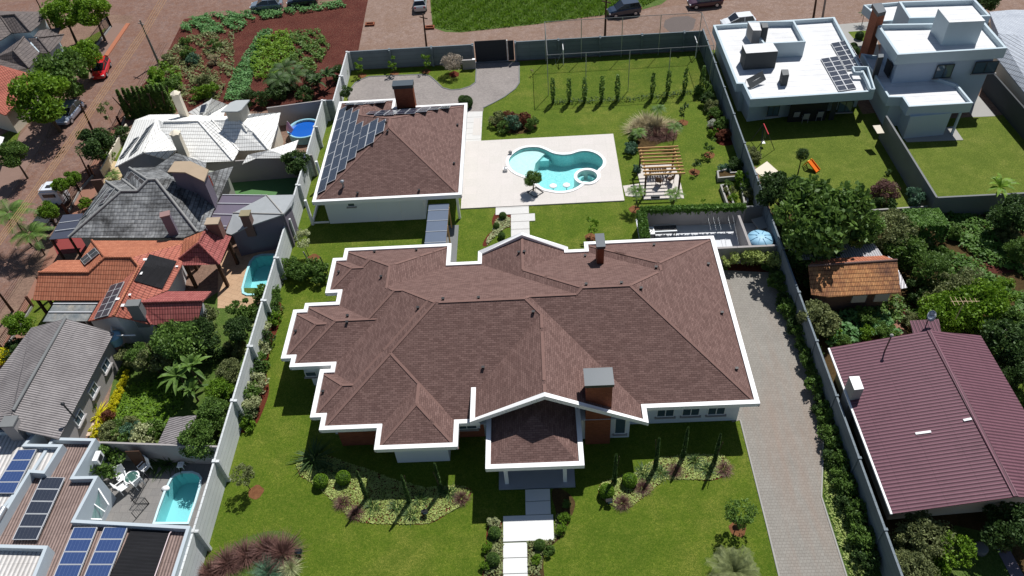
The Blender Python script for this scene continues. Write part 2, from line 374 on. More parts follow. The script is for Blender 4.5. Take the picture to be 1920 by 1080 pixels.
sheet('soil_field', [tuple(p[:2]) for p in PX([(345,36),(380,30),(470,27),(560,16),(625,4),(660,-20),(700,-20),(690,0),(672,95),(655,97),(640,150),(620,195),(540,206),(400,212),(240,205),(262,165),(300,125)])], .009, soilm)
sheet('vacant_lot_grass', [tuple(p[:2]) for p in PX([(806,-10),(808,20),(812,52),(835,60),(862,61),(900,57),(1010,45),(1100,32),(1190,22),(1240,8),(1270,-15),(1000,-60),(820,-60)])], .011, rough_g)
sheet('asphalt_patch', [tuple(p.to_2d()) for p in PX([(1247,38),(1262,32),(1290,30),(1305,36),(1300,55),(1280,62),(1255,60),(1244,50)])], .012, plain('patched_asphalt', sr(112, 102, 98), .95, .15))
sheet('sidewalk', [tuple(p[:2]) for p in PX([(213,43),(243,46),(206,98),(186,120),(150,130),(176,98)])], .02, plain('worn_sidewalk', sr(138, 112, 100), .9, .2, .8), skirt=.02)
for q in ([(244,45),(237,45),(196,104),(203,106)],):
    sheet('kerb', [tuple(p[:2]) for p in PX(q)], .12, plain('reddish_kerb', sr(176, 112, 84), .9, .15), skirt=.12)
sheet('sidewalk', [tuple(p[:2]) for p in PX([(0,300),(60,228),(100,222),(84,262),(0,395)])], .02, MATS['worn_sidewalk'], skirt=.02)
# neighbours' grounds on the left
yellowp = plain('yellowish_paving', sr(200, 178, 140), .9, .1)
sheet('sidewalk', [tuple(p[:2]) for p in PX([(176,300),(246,182),(262,186),(196,330),(140,440),(60,590),(-20,760),(-40,740)])], .02, plain('red_clay_sidewalk', sr(150, 108, 90), .92, .2, .7), skirt=.02)
sheet('front_yard', [tuple(p[:2]) for p in PX([(218,258),(246,262),(236,290),(205,335),(192,330)])], .03, lawn2)
sheet('driveway', [tuple(p[:2]) for p in PX([(205,302),(250,305),(235,365),(190,360)])], .034, yellowp)
sheet('side_yard', [tuple(p[:2]) for p in PX([(60,560),(115,565),(80,620),(30,625)])], .03, lawn2)
sheet('back_yard', [tuple(p[:2]) for p in PX([(420,540),(500,540),(470,640),(440,760),(412,860),(180,860),(215,700),(235,640),(330,600)])], .02, rough_g)
sheet('turf_court', [tuple(p[:2]) for p in PX([(430,315),(590,310),(562,368),(420,372)])], .02, plain('green_artificial_turf', sr(88, 128, 78), .95, .1))
tanp = brick('tan_concrete_pavers', sr(205, 172, 140), sr(196, 162, 130), sr(150, 120, 96), .8, .5, .01, .1, coord='Object', bump=.003, rot=.4)
sheet('pool_terrace', [tuple(p[:2]) for p in PX([(410,470),(525,455),(497,578),(408,578)])], .024, tanp, [pool2_out])
greyt = brick('grey_terrace_tiles', sr(146, 142, 138), sr(138, 135, 132), sr(120, 118, 115), .6, .6, .01, .1, coord='Object', bump=.002)
sheet('pool_terrace', [tuple(p[:2]) for p in PX([(170,850),(412,855),(362,1000),(120,1000)])], .024, greyt, [pool3_out])
sheet('garden_path', [tuple(p[:2]) for p in PX([(213,684),(224,688),(180,760),(172,790),(182,800),(178,818),(140,818),(160,782)])], .034, plain('beige_path', sr(205, 182, 160), .9, .1))
sheet('back_patio', [tuple(p[:2]) for p in PX([(60,850),(110,560),(180,570),(170,600),(120,602)])], .02, yellowp) if False else None
# neighbours' grounds on the right
sheet('neighbour_lawn', [(20.2, 62.2), (34.3, 62.4), (34.3, 85), (20.2, 85)], .012, lawn2)
sheet('neighbour_lawn', [tuple(p[:2]) for p in PX([(1392,237),(1640,212),(1735,385),(1690,395),(1480,402),(1445,395)])], .014, lawn2)
sheet('far_lawn', [tuple(p[:2]) for p in PX([(1660,230),(1890,215),(1990,330),(1990,362),(1760,372)])], .012, lawn2)
sheet('jungle_soil', [tuple(p[:2]) for p in PX([(1440,400),(1740,385),(2050,360),(2200,900),(2100,1120),(1700,1120),(1560,760),(1470,470)])], .008, yardsoil)
sheet('paved_strip', [tuple(p[:2]) for p in PX([(1830,175),(1868,218),(1824,220),(1800,190)])], .03, conc)
sheet('front_court', [tuple(p[:2]) for p in PX([(1572,46),(1640,40),(1650,110),(1600,110)])], .02, conc)
sheet('front_court_lawn', [tuple(p[:2]) for p in PX([(1590,60),(1630,57),(1625,80),(1600,72)])], .026, lawnm)
sheet('neighbour_lawn', [tuple(p[:2]) for p in PX([(118,95),(185,60),(200,52),(172,92),(158,118),(118,122)])], .022, lawn2)
sheet('neighbour_lawn', [tuple(p[:2]) for p in PX([(0,255),(44,232),(30,268),(0,290)])], .022, lawn2)
sheet('back_garden_strip', [tuple(p[:2]) for p in PX([(1855,655),(1880,650),(1990,800),(1960,830)])], .02, lawn2)
sheet('back_garden_strip', [tuple(p[:2]) for p in PX([(1790,985),(1900,1010),(1890,1110),(1740,1110)])], .02, rough_g)
# paved surfaces of the main lot
hexpts = [tuple(p[:2]) for p in PX([(1388,788),(1440,995),(1470,1120),(1600,1120),(1587,1080),(1540,932),(1544,810),(1519,700),(1489,600),(1462,512)])] + [(15.6, 48.0), (13.2, 48.0), (13.2, 32.5)]
sheet('driveway', hexpts, .03, hexp, skirt=.03)
ep = [tuple(p[:2]) for p in PX([(1388,788),(1440,995),(1470,1120)])]
b = MB()
for A, B in list(zip(ep, ep[1:])) + list(zip([tuple(p[:2]) for p in PX([(1600,1125),(1587,1080),(1540,932),(1544,810)])], [tuple(p[:2]) for p in PX([(1587,1080),(1540,932),(1544,810),(1519,700)])])):
    b.bar((A[0], A[1], .03), (B[0], B[1], .03), .1, .07)
o = b.build('driveway_kerb', conc); o['kind'] = 'structure'
dpx = [(653,186.6),(656,169),(666,156),(678,149),(692.5,144),(793,140),(806,143),(819,154),(830,165),(846,169),(863,168),(881,162.5),(891.6,155),(893,132),(893,119),(973.6,117),(973.6,156),(966,167),(946,182),(924,194),(906.5,202.5),(906,209),(887,209.5),(880,240),(653,240)]
dw = [tuple(p[:2]) for p in PX(dpx)]
sheet('back_driveway', dw, .03, backp, skirt=.03)
b = MB()
for A, B in zip(dw[:20], dw[1:21]): b.bar((A[0], A[1], .035), (B[0], B[1], .035), .12, .08)
o = b.build('back_driveway_kerb', MATS['weathered_concrete']); o['kind'] = 'structure'
sheet('side_path', [(-7.4, 68.8), tuple(P(902,266)[:2]), tuple(P(905,209)[:2]), (-7.4, P(887,209).y)], .045, slabm, skirt=.045)
sheet('side_path', [tuple(p.to_2d()) for p in PX([(889,222),(902,222),(901,254),(886,254)])], .06, deckm, skirt=.02)
sheet('pool_deck', [(-7.45, 57.9), (8.15, 57.9), (8.13, 68.87), (-7.45, 68.87)], DZ, deckm, [pool_in], skirt=.12)
# stepped slab walk from the deck to the house
wl = P(958, 393).x; wr = P(991.5, 389).x
b = MB()
for k in range(9):
    y1 = 57.85-k*1.12; b.box(wl-(1.45 if k == 0 else 0)-(1.0 if k == 5 else 0), wr+(.55 if k == 1 else 0), y1-1.09, y1, .0, .07)
o = b.build('garden_walk', slabm); o['kind'] = 'structure'
b = MB()
b.box(-1.80, -.12, 26.75, 27.62, 0, .09); b.box(-1.80, -.12, 25.75, 26.70, 0, .09)
b.box(-3.30, .02, 23.9, 25.70, 0, .09)
for k in range(10): b.box(-3.30, -1.75, 23.85-(k+1)*1.05, 23.80-k*1.05, 0, .09)
o = b.build('front_path', plain('white_path_slabs', sr(226, 226, 224), .8, .04)); o['kind'] = 'structure'
sheet('service_yard', [(8.9, 48.9), (19.9, 48.9), (19.9, 55.2), (8.9, 55.2)], .05, plain('pale_yard_floor', sr(218, 220, 224), .85, .06), skirt=.05)
sheet('pergola_patio', [tuple(p[:2]) for p in PX([(1207.5,375),(1282.5,372.5),(1273,330),(1262,308),(1201.7,309),(1195,325)])], .06, brick('large_patio_slabs', sr(224, 216, 208), sr(220, 212, 204), sr(170, 160, 150), 1.1, 1.1, .012, .05, coord='Object', bump=.003, offset=0), skirt=.06)
sheet('pergola_path', [tuple(p[:2]) for p in PX([(1168,349),(1198,345),(1200,370),(1173,368)])], .05, MATS['large_patio_slabs'], skirt=.05)
def bed(name, px, z=.02, mat=None, k=3):
    return sheet(name, [tuple(p) for p in smooth([q.to_2d() for q in PX(px)], k)], z, mat or mulch)
BEDL = [(556,872),(562,858),(580,852),(610,852),(650,868),(690,880),(740,900),(800,915),(850,910),(876,914),(884,922),(872,944),(845,960),(806,982),(760,983),(725,983),(680,980),(652,967),(632,946),(604,922),(580,902),(563,893)]
BEDR = [(1122,917),(1130,904),(1160,893),(1190,886),(1215,870),(1240,858),(1280,854),(1320,852),(1352,853),(1368,866),(1371,880),(1360,892),(1335,901),(1290,899),(1250,899),(1225,917),(1200,938),(1175,955),(1160,953),(1140,944),(1125,932)]
bed('flower_bed', BEDL); bed('flower_bed', BEDR)
bed('flower_bed', [(930,398),(945,400),(958,402),(958,425),(948,428),(925,445),(915,460),(906,462),(906,455),(915,440),(925,430),(922,415)])
bed('flower_bed', [(505,560),(530,575),(520,620),(508,650),(500,700),(505,730),(497,760),(478,800),(450,812),(445,790),(462,720),(480,640)])
bed('flower_bed', [(920,222),(945,214),(975,214),(1003,230),(1004,240),(985,250),(955,250),(930,240)], .02, yardsoil)
bed('flower_bed', [(1325,190),(1340,200),(1352,230),(1372,265),(1372,272),(1350,272),(1335,255),(1328,235),(1330,215)], .02, earth('wet_red_soil', sr(110, 50, 40), sr(84, 40, 32), sr(60, 30, 26), 2, 10))
bed('flower_bed', [(1195,262),(1205,245),(1235,235),(1265,240),(1268,262),(1240,268),(1210,285),(1200,290)], .02, yardsoil)
bed('flower_bed', [(1365,478),(1400,474),(1455,474),(1468,490),(1470,512),(1420,513),(1368,511)])
bed('flower_bed', [(1040,915),(1062,922),(1078,940),(1075,960),(1062,990),(1050,1010),(1020,1040),(1020,1100),(992,1100),(992,1016),(1042,1012),(1042,960),(1034,930)], .02, yardsoil)
bed('flower_bed', [(915,985),(938,975),(942,1000),(942,1100),(905,1100),(910,1040)])
bed('flower_bed', [(380,1075),(420,1030),(470,1005),(520,995),(562,1010),(568,1040),(545,1065),(500,1100),(380,1110)], .02, rough_g)
bed('shrub_strip', [(1462,500),(1480,545),(1520,640),(1560,740),(1600,850),(1640,960),(1690,1100),(1590,1100),(1544,935),(1548,812),(1522,700),(1490,600)], .02, rough_g)
def mulch_ring(u, v, r=.55):
    p = P(u, v); n = 14
    sheet('mulch_ring', [(p.x+r*math.cos(i*6.283/n)*(1+.1*math.sin(i*2.3)), p.y+r*math.sin(i*6.283/n)*(1+.1*math.cos(i*1.7))) for i in range(n)], .024, earth('sandy_mulch', sr(150, 108, 72), sr(128, 84, 58), sr(100, 62, 44), 2, 14, .03) if 'sandy_mulch' not in MATS else MATS['sandy_mulch'])
for u, v in ((679,142),(740,139),(799,134),(588,484),(1281,230),(1330,291),(1302,323),(1320,391),(1108,445),(1190,393),(480,923),(1383,992)): mulch_ring(u, v)
sheet('mulch_ring', [tuple(p.to_2d()) for p in PX([(842,137),(852,133),(861,137),(860,143),(850,146),(843,143)])], .024, mulch)

# ---------------------------------------------------------------- hipped roofs
def clip(poly, a, b, c):
    """keep a*x+b*y+c >= 0"""
    out = []
    for i in range(len(poly)):
        p, q = poly[i], poly[(i+1) % len(poly)]
        dp = a*p[0]+b*p[1]+c; dq = a*q[0]+b*q[1]+c
        if dp >= -1e-9: out.append(p)
        if (dp > 1e-9 and dq < -1e-9) or (dp < -1e-9 and dq > 1e-9):
            t = dp/(dp-dq); out.append((p[0]+(q[0]-p[0])*t, p[1]+(q[1]-p[1])*t))
    return out
def area(p): return .5*sum(p[i][0]*p[(i+1) % len(p)][1]-p[(i+1) % len(p)][0]*p[i][1] for i in range(len(p))) if len(p) > 2 else 0
def envelope(pieces):
    """upper envelope of convex roof pieces: (footprint ccw, [planes (a,b,c)])"""
    faces = []
    for i, (fp, pl) in enumerate(pieces):
        for k, (a, b, c) in enumerate(pl):
            poly = list(fp)
            for m, (a2, b2, c2) in enumerate(pl):
                if m != k: poly = clip(poly, a2-a, b2-b, c2-c)
                if len(poly) < 3: break
            if area(poly) < 1e-3: continue
            frags = [poly]
            for j, (fp2, pl2) in enumerate(pieces):
                if j == i: continue
                cons = []; empty = False
                for e in range(len(fp2)):
                    p, q = fp2[e], fp2[(e+1) % len(fp2)]; ex, ey = q[0]-p[0], q[1]-p[1]
                    cons.append((-ey, ex, ey*p[0]-ex*p[1]))
                for (a2, b2, c2) in pl2:
                    da, db, dc = a2-a, b2-b, c2-c
                    if abs(da) < 1e-9 and abs(db) < 1e-9:
                        if dc < -1e-6: empty = True
                        elif dc < 1e-6 and j > i: empty = True
                    else: cons.append((da, db, dc))
                if empty: continue
                nf = []
                for f in frags:
                    cur = f
                    for (ca, cb, cc) in cons:
                        outp = clip(cur, -ca, -cb, -cc)
                        if area(outp) > 1e-4: nf.append(outp)
                        cur = clip(cur, ca, cb, cc)
                        if area(cur) < 1e-4: cur = None; break
                frags = nf
                if not frags: break
            for f in frags: faces.append([(x, y, a*x+b*y+c) for x, y in f])
    return faces
def inside(poly, x, y):
    r = False
    for i in range(len(poly)):
        (x1, y1), (x2, y2) = poly[i], poly[i-1]
        if (y1 > y) != (y2 > y) and x < (x2-x1)*(y-y1)/(y2-y1)+x1: r = not r
    return r
def rects(poly):
    xs = sorted({p[0] for p in poly}); ys = sorted({p[1] for p in poly}); nx, ny = len(xs)-1, len(ys)-1
    g = [[inside(poly, (xs[i]+xs[i+1])/2, (ys[j]+ys[j+1])/2) for j in range(ny)] for i in range(nx)]
    R = []
    for i in range(nx):
        for i2 in range(i, nx):
            for j in range(ny):
                for j2 in range(j, ny):
                    if all(g[a][b_] for a in range(i, i2+1) for b_ in range(j, j2+1)): R.append((i, i2, j, j2))
    R = [r for r in R if not any(q != r and q[0] <= r[0] and q[1] >= r[1] and q[2] <= r[2] and q[3] >= r[3] for q in R)]
    return [(xs[a], xs[b_+1], ys[c], ys[d+1]) for a, b_, c, d in R]
def hip_piece(x0, x1, y0, y1, z0, p):
    return ([(x0, y0), (x1, y0), (x1, y1), (x0, y1)], [(p, 0, z0-p*x0), (-p, 0, z0+p*x1), (0, p, z0-p*y0), (0, -p, z0+p*y1)])
def strip(b, chain, inset, h, closed, mi=0):
    """fascia beam along a chain of (x,y,ztop), running clockwise, inset to the right"""
    off = offset(chain, inset, closed); n = len(chain)
    for i in range(n if closed else n-1):
        j = (i+1) % n
        a, c = Vector(chain[i]), Vector(chain[j]); a2 = Vector((off[i].x, off[i].y, a.z)); c2 = Vector((off[j].x, off[j].y, c.z)); dn = Vector((0, 0, -h))
        b.poly([a, c, c2, a2][::-1] if True else 0, mi)
        b.poly([a+dn, c+dn, c, a][::-1], mi); b.poly([a2, c2, c2+dn, a2+dn][::-1], mi); b.poly([a+dn, a2+dn, c2+dn, c+dn][::-1], mi)
def ridge_strips(parent, pieces):
    """shingle capping strips along every hip and ridge of an enveloped roof"""
    def hgt(x, y):
        r = -1e9
        for fp, pl in pieces:
            if all((q[0]-p[0])*(y-p[1])-(q[1]-p[1])*(x-p[0]) >= -1e-6 for p, q in zip(fp, fp[1:]+fp[:1])): r = max(r, min(a*x+b_*y+c for a, b_, c in pl))
        return r
    segs = []; b = MB()
    for f in envelope(pieces):
        for p, q in zip(f, f[1:]+f[:1]):
            p, q = Vector(p), Vector(q); L = (q-p).length
            if L < .4: continue
            mid = (p+q)/2; n = Vector((-(q-p).y, (q-p).x)).normalized()*.06; h0 = hgt(mid.x, mid.y); h1 = hgt(mid.x+n.x, mid.y+n.y); h2 = hgt(mid.x-n.x, mid.y-n.y)
            if min(h0, h1, h2) < -10 or h0-(h1+h2)/2 < .006: continue
            if any((mid-s_[2]).length < .5*max(L, s_[3]) and abs((q-p).normalized().dot(s_[4])) > .99 and (mid-s_[2]).cross(s_[4]).length < .05 for s_ in segs): 
                if not any((mid-s_[2]).length < .3*s_[3] for s_ in segs): pass
                else: continue
            segs.append((p, q, mid, L, (q-p).normalized())); u_ = Vector((0, 0, .004+.0007*(len(segs) % 9)))
            b.bar(p+u_, q+u_, .2, .012)
    o = b.build('ridge_caps', shingle_cap, parent); o['kind'] = 'stuff'
shingle_cap = plain('shingle_capping', sr(130, 101, 93), .9, .2, 3)
# ---- main house
EZ = 3.42; Z0 = 3.12; PT = .5
OUT = [(-16.7,49.37),(-7.55,49.37),(-7.55,47.0),(-5.24,47.0),(-5.24,47.88),(3.65,47.88),(3.65,48.75),(14.46,48.75),(14.46,31.63),(6.74,31.63),(6.74,30.95),(-6.15,30.95),(-6.15,29.1),(-11.79,29.1),(-11.79,30.85),(-15.83,30.85),(-15.83,31.94),(-16.65,31.94),(-16.65,36.22),(-15.86,36.22),(-15.86,36.55),(-19.02,36.55),(-19.02,37.41),(-19.83,37.41),(-19.83,42.4),(-19.0,42.4),(-19.0,43.07),(-16.52,43.07),(-16.52,44.1),(-17.56,44.1),(-17.56,48.2),(-16.7,48.2)]
house = thing('brown_roofed_house', 'large white single-storey house with a many-hipped brown shingle roof in the middle of the lawn', 'house', (0, 0, 0))
pieces = [hip_piece(*r, Z0, PT) for r in rects(OUT)]
gx0, gx1, gr, gy = -5.28, 6.74, -.17, 30.4; zr = Z0+PT*(gx1-gr)
pieces.append(([(gx0+.3, gy+.3), (gx1, gy+.3), (gx1, 39.2), (gx0+.3, 39.2)], [(PT, 0, zr-PT*gr), (-PT, 0, zr+PT*gr)]))
rz_ = Z0+PT*3.76
pieces.append(([(-5.24, 43.5), (2.28, 43.5), (2.28, 48.0), (-5.24, 48.0)], [(PT, 0, rz_+PT*1.48), (-PT, 0, rz_-PT*1.48)]))
b = MB()
for f in envelope(pieces): b.poly(f)
roof = b.build('roof', shingle, house)
ridge_strips(house, pieces)
EL = Z0+PT*(gr-gx0)
chain = [(-4.7,30.95,EZ),(-6.15,30.95,EZ)]+[(x, y, EZ) for x, y in OUT[12:]]+[(x, y, EZ) for x, y in OUT[:4]]
fy = 48.2
pz = zr-PT*(gr-gx0)
chain += [(-5.24,fy,EZ+.02),(-1.48,fy,rz_+.3),(2.28,fy,EZ+.02),(2.28,47.88,EZ),(3.65,47.88,EZ),(3.65,48.75,EZ),(14.46,48.75,EZ),(14.46,31.63,EZ),(6.74,31.63,EZ),(6.74,gy,EZ),(gr,gy,zr+.3),(gx0,gy,pz+.3),(gx0,33.3,pz+.3)]
b = MB(); strip(b, chain, .33, .36, False); b.build('fascia', white, house)
# flat soffit and gable soffit
b = MB(); 
sof = [(x, y) for x, y in offset([(x, y) for x, y in OUT], .1)]
b.prism(sof, 3.06, 3.07); b.build('soffit', offw, house)
b = MB()
for x0, x1 in ((gx0+.2, gr), (gr, gx1-.2)):
    z_ = lambda x: zr-PT*abs(x-gr)-.2
    b.poly([(x0, gy+.2, z_(x0)), (x0, 32.2, z_(x0)), (x1, 32.2, z_(x1)), (x1, gy+.2, z_(x1))])
b.poly([(gx0+.35, 31.0, 3.1), (gx0+.35, 33.4, 3.1), (gx0+.35, 33.4, pz), (gx0+.35, 31.0, pz-.02)])
b.build('gable_soffit', offw, house)
# walls: outline pulled in, with the separately placed front pieces
b = MB()
WOUT = [(-16.0,48.5),(-8.3,48.5),(-8.3,46.2),(-4.4,46.2),(-4.4,47.3),(1.5,47.3),(1.5,47.0),(4.4,47.0),(4.4,48.0),(13.56,48.0),(13.56,32.66),(6.8,32.66),(5.69,32.66),(5.69,31.57),(1.9,31.57),(1.9,33.0),(-4.6,33.0),(-4.6,32.13),(-7.1,32.13),(-7.1,30.16),(-10.85,30.16),(-10.85,31.79),(-15.0,31.79),(-15.0,32.8),(-15.7,32.8),(-15.7,37.4),(-18.1,37.4),(-18.1,38.3),(-18.9,38.3),(-18.9,41.6),(-18.1,41.6),(-18.1,42.2),(-15.7,42.2),(-15.7,44.9),(-16.7,44.9),(-16.7,47.4),(-16.0,47.4)]
b.prism(WOUT, 0, 3.055); b.prism([(-4.6, 33.0), (1.9, 33.0), (1.9, 33.2), (-4.6, 33.2)], 3.07, [4.3, 5.2, 5.2, 4.3]) if False else None
b.poly([(-4.9, 32.15, 3.07), (5.69, 32.15, 3.07), (5.69, 32.15, zr-PT*(5.69-gr)-.22), (gr, 32.15, zr-.22), (-4.9, 32.15, zr-PT*(gr+4.9)-.22)])
b.build('wall', plain('blue_white_paint', (.74, .77, .80), .7, .03, .7), house)
b = MB(); b.box(-15.03, -11.0, 31.755, 31.785, 0, 3.05); b.build('brick_cladding', bricko, house)
b = MB(); b.prism([(-7.05, 32.1), (-4.62, 32.1), (-4.62, 32.125), (-7.05, 32.125)], 0, 1.0); b.box(-4.9, -4.62, 32.1, 32.125, 1.0, 3.05); b.build('brick_cladding', bricko, house)
# chimneys
def chimney(parent, x0, x1, y0, y1, z0, z1, capm, over=.08, caph=.28, body=None, name='chimney'):
    b = MB(); b.box(x0, x1, y0, y1, z0, z1-caph); o = b.build(name, body or bricko, parent)
    b = MB(); b.box(x0-over, x1+over, y0-over, y1+over, z1-caph+.002, z1-.06, 1); b.box(x0-over-.02, x1+over+.02, y0-over-.02, y1+over+.02, z1-.058, z1, 0)
    c = b.build('chimney_cap', [capm, metald], o); return o
chimney(house, 2.55, 4.28, 31.1, 32.35, 0, 7.0, slate)
chimney(house, 4.40, 4.92, 44.6, 45.95, 3.6, 6.7, slate)
# windows of the main house
framew = white
def window(parent, c, ax, wd, ht, nrm, panes=2, frame=framew, glass=glassm, sill=True, shutter=None):
    """c bottom centre on the wall; ax unit vector along wall; nrm outward normal"""
    c, ax, nrm = Vector(c), Vector(ax), Vector(nrm); up = Vector((0, 0, 1)); t = .06
    b = MB()
    for s_ in (-1, 1): b.obox(c+ax*s_*(wd/2-t/2)+up*ht/2+nrm*.03, ax*t/2, up*ht/2, nrm*.035)
    for s_ in (0, 1): b.obox(c+up*(s_*(ht-t)+t/2)+nrm*.03, ax*(wd/2-t-.001), up*t/2, nrm*.035)
    for k in range(1, panes): b.obox(c+ax*(-wd/2+wd*k/panes)+up*ht/2+nrm*.03, ax*t/2, up*(ht/2-t-.001), nrm*.033)
    o = b.build('window', frame, parent)
    b = MB(); b.obox(c+up*ht/2+nrm*.015, ax*(wd/2-t), up*(ht/2-t), nrm*.012); b.build('pane', glass, o)
    if sill: b = MB(); b.obox(c-up*.05+nrm*.08, ax*(wd/2+.12), up*.04, nrm*.09); b.build('sill', greyw, o)
    return o
for x in (8.35, 10.15, 11.95): window(house, (x, 32.66, .85), (1, 0, 0), 1.25, 1.2, (0, -1, 0))
window(house, (5.02, 31.57, .55), (1, 0, 0), .8, 1.9, (0, -1, 0), 1)
window(house, (-5.85, 32.12, 1.05), (1, 0, 0), 1.5, 1.3, (0, -1, 0))
window(house, (-18.0, 37.38, 1.2), (1, 0, 0), .9, .6, (0, -1, 0), 1)
b = MB(); b.box(-1.75, -.15, 32.93, 32.99, .1, 2.3); b.build('door', woodd, house)
# porch
b = MB(); b.box(-3.6, 1.63, 27.7, 33.0, 0, .16); b.build('porch_floor', plain('dark_porch_tiles', sr(158, 162, 172), .6, .06), house)
b = MB()
pf = hip_piece(-4.24, 2.2, 27.25, 37, Z0+.1, PT); fp = [(-4.24+.2, 27.45), (2.0, 27.45), (2.0, 32.1), (-4.04, 32.1)]
for f in envelope([(fp, pf[1][:3])]): b.poly(f)
b.build('porch_roof', shingle, house)
b = MB(); strip(b, [(2.2, 32.1, EZ+.1), (2.2, 27.25, EZ+.1), (-4.24, 27.25, EZ+.1), (-4.24, 32.1, EZ+.1)], .33, .36, False); b.box(-4.1, 2.05, 27.4, 32.1, 3.17, 3.18); b.build('porch_fascia', white, house)
for x in (-3.04, .95):
    b = MB(); b.box(x-.13, x+.13, 28.05, 28.31, .16, 3.17); b.build('column', white, house)
# roof vents
def vents(parent, roofo, px):
    for u, v in px:
        p, n = hit(roofo, u, v)
        b = MB(); b.obox(p+Vector((0, 0, .1)), (.08, 0, 0), (0, .07, 0), (0, 0, .09)); b.obox(p+Vector((0, 0, .195)), (.11, 0, 0), (0, .1, 0), (0, 0, .012)); b.build('roof_vent', blackp, parent)
vents(house, roof, [(702.5,473.5),(781,470.5),(635.5,512),(715,520.5),(652,594),(651,606),(555,623),(606,736),(784,579),(831,562.5),(897.5,560),(973,475),(983,474),(1097,481.5),(1226,461),(1328,497),(1099,535),(1165,532.5),(1202,542.5),(1230,503),(906,691),(1000,587),(1353.5,588),(1381,693)])
# ---- garage
GP = [(-20.7,55.88),(-6.95,55.88),(-6.95,71.05),(-14.6,71.05),(-14.6,72.65),(-20.7,72.65)]
garage = thing('pool_house', 'white outbuilding with a brown hipped roof covered in solar panels beside the pool deck', 'outbuilding')
b = MB()
for f in envelope([hip_piece(*r, Z0, .49) for r in rects(GP)]): b.poly(f)
groof = b.build('roof', shingle, garage)
ridge_strips(garage, [hip_piece(*r, Z0, .49) for r in rects(GP)])
b = MB(); strip(b, [(x, y, EZ) for x, y in GP[::-1]], .3, .42, True); b.build('fascia', white, garage)
b = MB(); b.prism([(-20.5,56.1),(-7.15,56.1),(-7.15,70.8),(-14.8,70.8),(-14.8,72.4),(-20.5,72.4)], 3.0, 3.02); b.build('soffit', offw, garage)
b = MB(); wy = P(619, 419.7).y; wx0 = P(619, 419.7).x; wx1 = P(799, 408).x
b.prism([(wx0, wy), (wx1, wy), (wx1, wy+3.5), (-8.6, wy+3.5), (-8.6, 70.2), (wx0+.4, 70.2)], 0, 2.998); b.build('wall', MATS['blue_white_paint'], garage)
b = MB(); b.box(wx0-1.75, wx0-.05, wy-.05, wy+.05, .15, .3); b.box(wx0-1.75, wx0-1.6, wy-.05, wy+12, .0, .3); b.build('porch_kerb', white, garage)
for p_ in ((wx0-1.65, wy), (wx0-1.65, wy+6), (-7.5, 56.6)):
    b = MB(); b.box(p_[0]-.11, p_[0]+.11, p_[1]-.11, p_[1]+.11, 0, 3.0); b.build('column', white, garage)
window(garage, (P(671, 400).x, wy, 2.0), (1, 0, 0), .7, .55, (0, -1, 0), 1)
b = MB(); b.box(wx0+4.75, wx0+4.79, wy-.06, wy-.01, 0, 2.9); b.box(wx0+7.0, wx0+7.04, wy-.06, wy-.01, 0, 2.9); b.build('downpipe', white, garage)
chimney(garage, -14.3, -12.35, 70.75, 71.6, 2.5, 6.1, slate, caph=.4)
vents(garage, groof, [(727,373-300+175),(671,364),(786,358.5),(858,236),(851.5,308),(724,231)])
p_, n_ = hit(groof, 644, 350)
b = MB(); b.lathe([(.1, 0), (.1, .6), (.19, .6), (.19, .72), (.0, .8)], p_-Vector((0, 0, .05)), 14); b.build('flue_pipe', metalg, garage)
# covered walkway
wk = thing('covered_walkway', 'timber walkway canopy with dark translucent roof sheets between the two brown-roofed buildings', 'canopy')
q = PX([(805,387),(841,387),(836,456.7),(796,457.5)], 2.7)
b = MB(); x0, x1, y0, y1 = q[3].x, q[2].x, q[3].y-.4, q[0].y+.3
b.box(x0, x1, y0, y1, 2.66, 2.7); b.build('roof_sheet', plain('smoked_polycarbonate', sr(98, 110, 128), .3, .1, 1.5, .6), wk)
for k in range(4): b = MB(); yy = y0+(y1-y0)*(k+.35)/4; b.box(x0-.02, x1+.02, yy, yy+.05, 2.702, 2.74); b.build('roof_strip', metalg, wk)
b = MB()
for xx in (x0+.05, x1-.1): b.box(xx, xx+.1, y0, y1, 2.5, 2.655)
b.build('beam', wood, wk)
for k in range(3):
    b = MB(); yy = y0+.4+(y1-y0-.8)*k/2; b.box(x1-.1, x1+.02, yy, yy+.12, 0, 2.5); b.build('post', wood, wk)
b = MB(); b.box(x0, x1+.6, y0-1, y1, 0, .05); o = b.build('walkway_floor', conc_d); o['kind'] = 'structure'
# ---------------------------------------------------------------- boundary walls of the main lot
def wall_run(label, a, c, h, posts, side, mat, pmat, name='boundary_wall', th=.14, pw=.2, prot=.28, cap=True):
    """wall between a and c (2d); posts: list of fractions, proud on the given side"""
    a, c = Vector(a), Vector(c); d = (c-a); L = d.length; d.normalize(); n = Vector((d.y, -d.x))*side
    o = thing(name, label, 'wall')
    b = MB(); m = (a+c)/2; b.obox((m.x, m.y, h/2), (d.x*L/2, d.y*L/2, 0), (n.x*th/2, n.y*th/2, 0), (0, 0, h/2)); b.build('wall_panel', mat, o)
    for t in posts:
        p = a+d*t; q = p+n*(prot/2)
        b = MB(); b.obox((q.x, q.y, h/2), (d.x*pw/2, d.y*pw/2, 0), (n.x*(prot/2+.08), n.y*(prot/2+.08), 0), (0, 0, h/2+.01))
        if cap: b.obox((p.x, p.y, h+.05), (d.x*(pw/2+.02), d.y*(pw/2+.02), 0), (n.x*.12, n.y*.12, 0), (0, 0, .03))
        b.build('post', pmat, o)
    return o
shw = brick('shaded_precast_panel', sr(138, 148, 154), sr(130, 141, 148), sr(100, 106, 112), 60, .5, .012, .15, bump=.006, offset=0, noise_sc=.4)
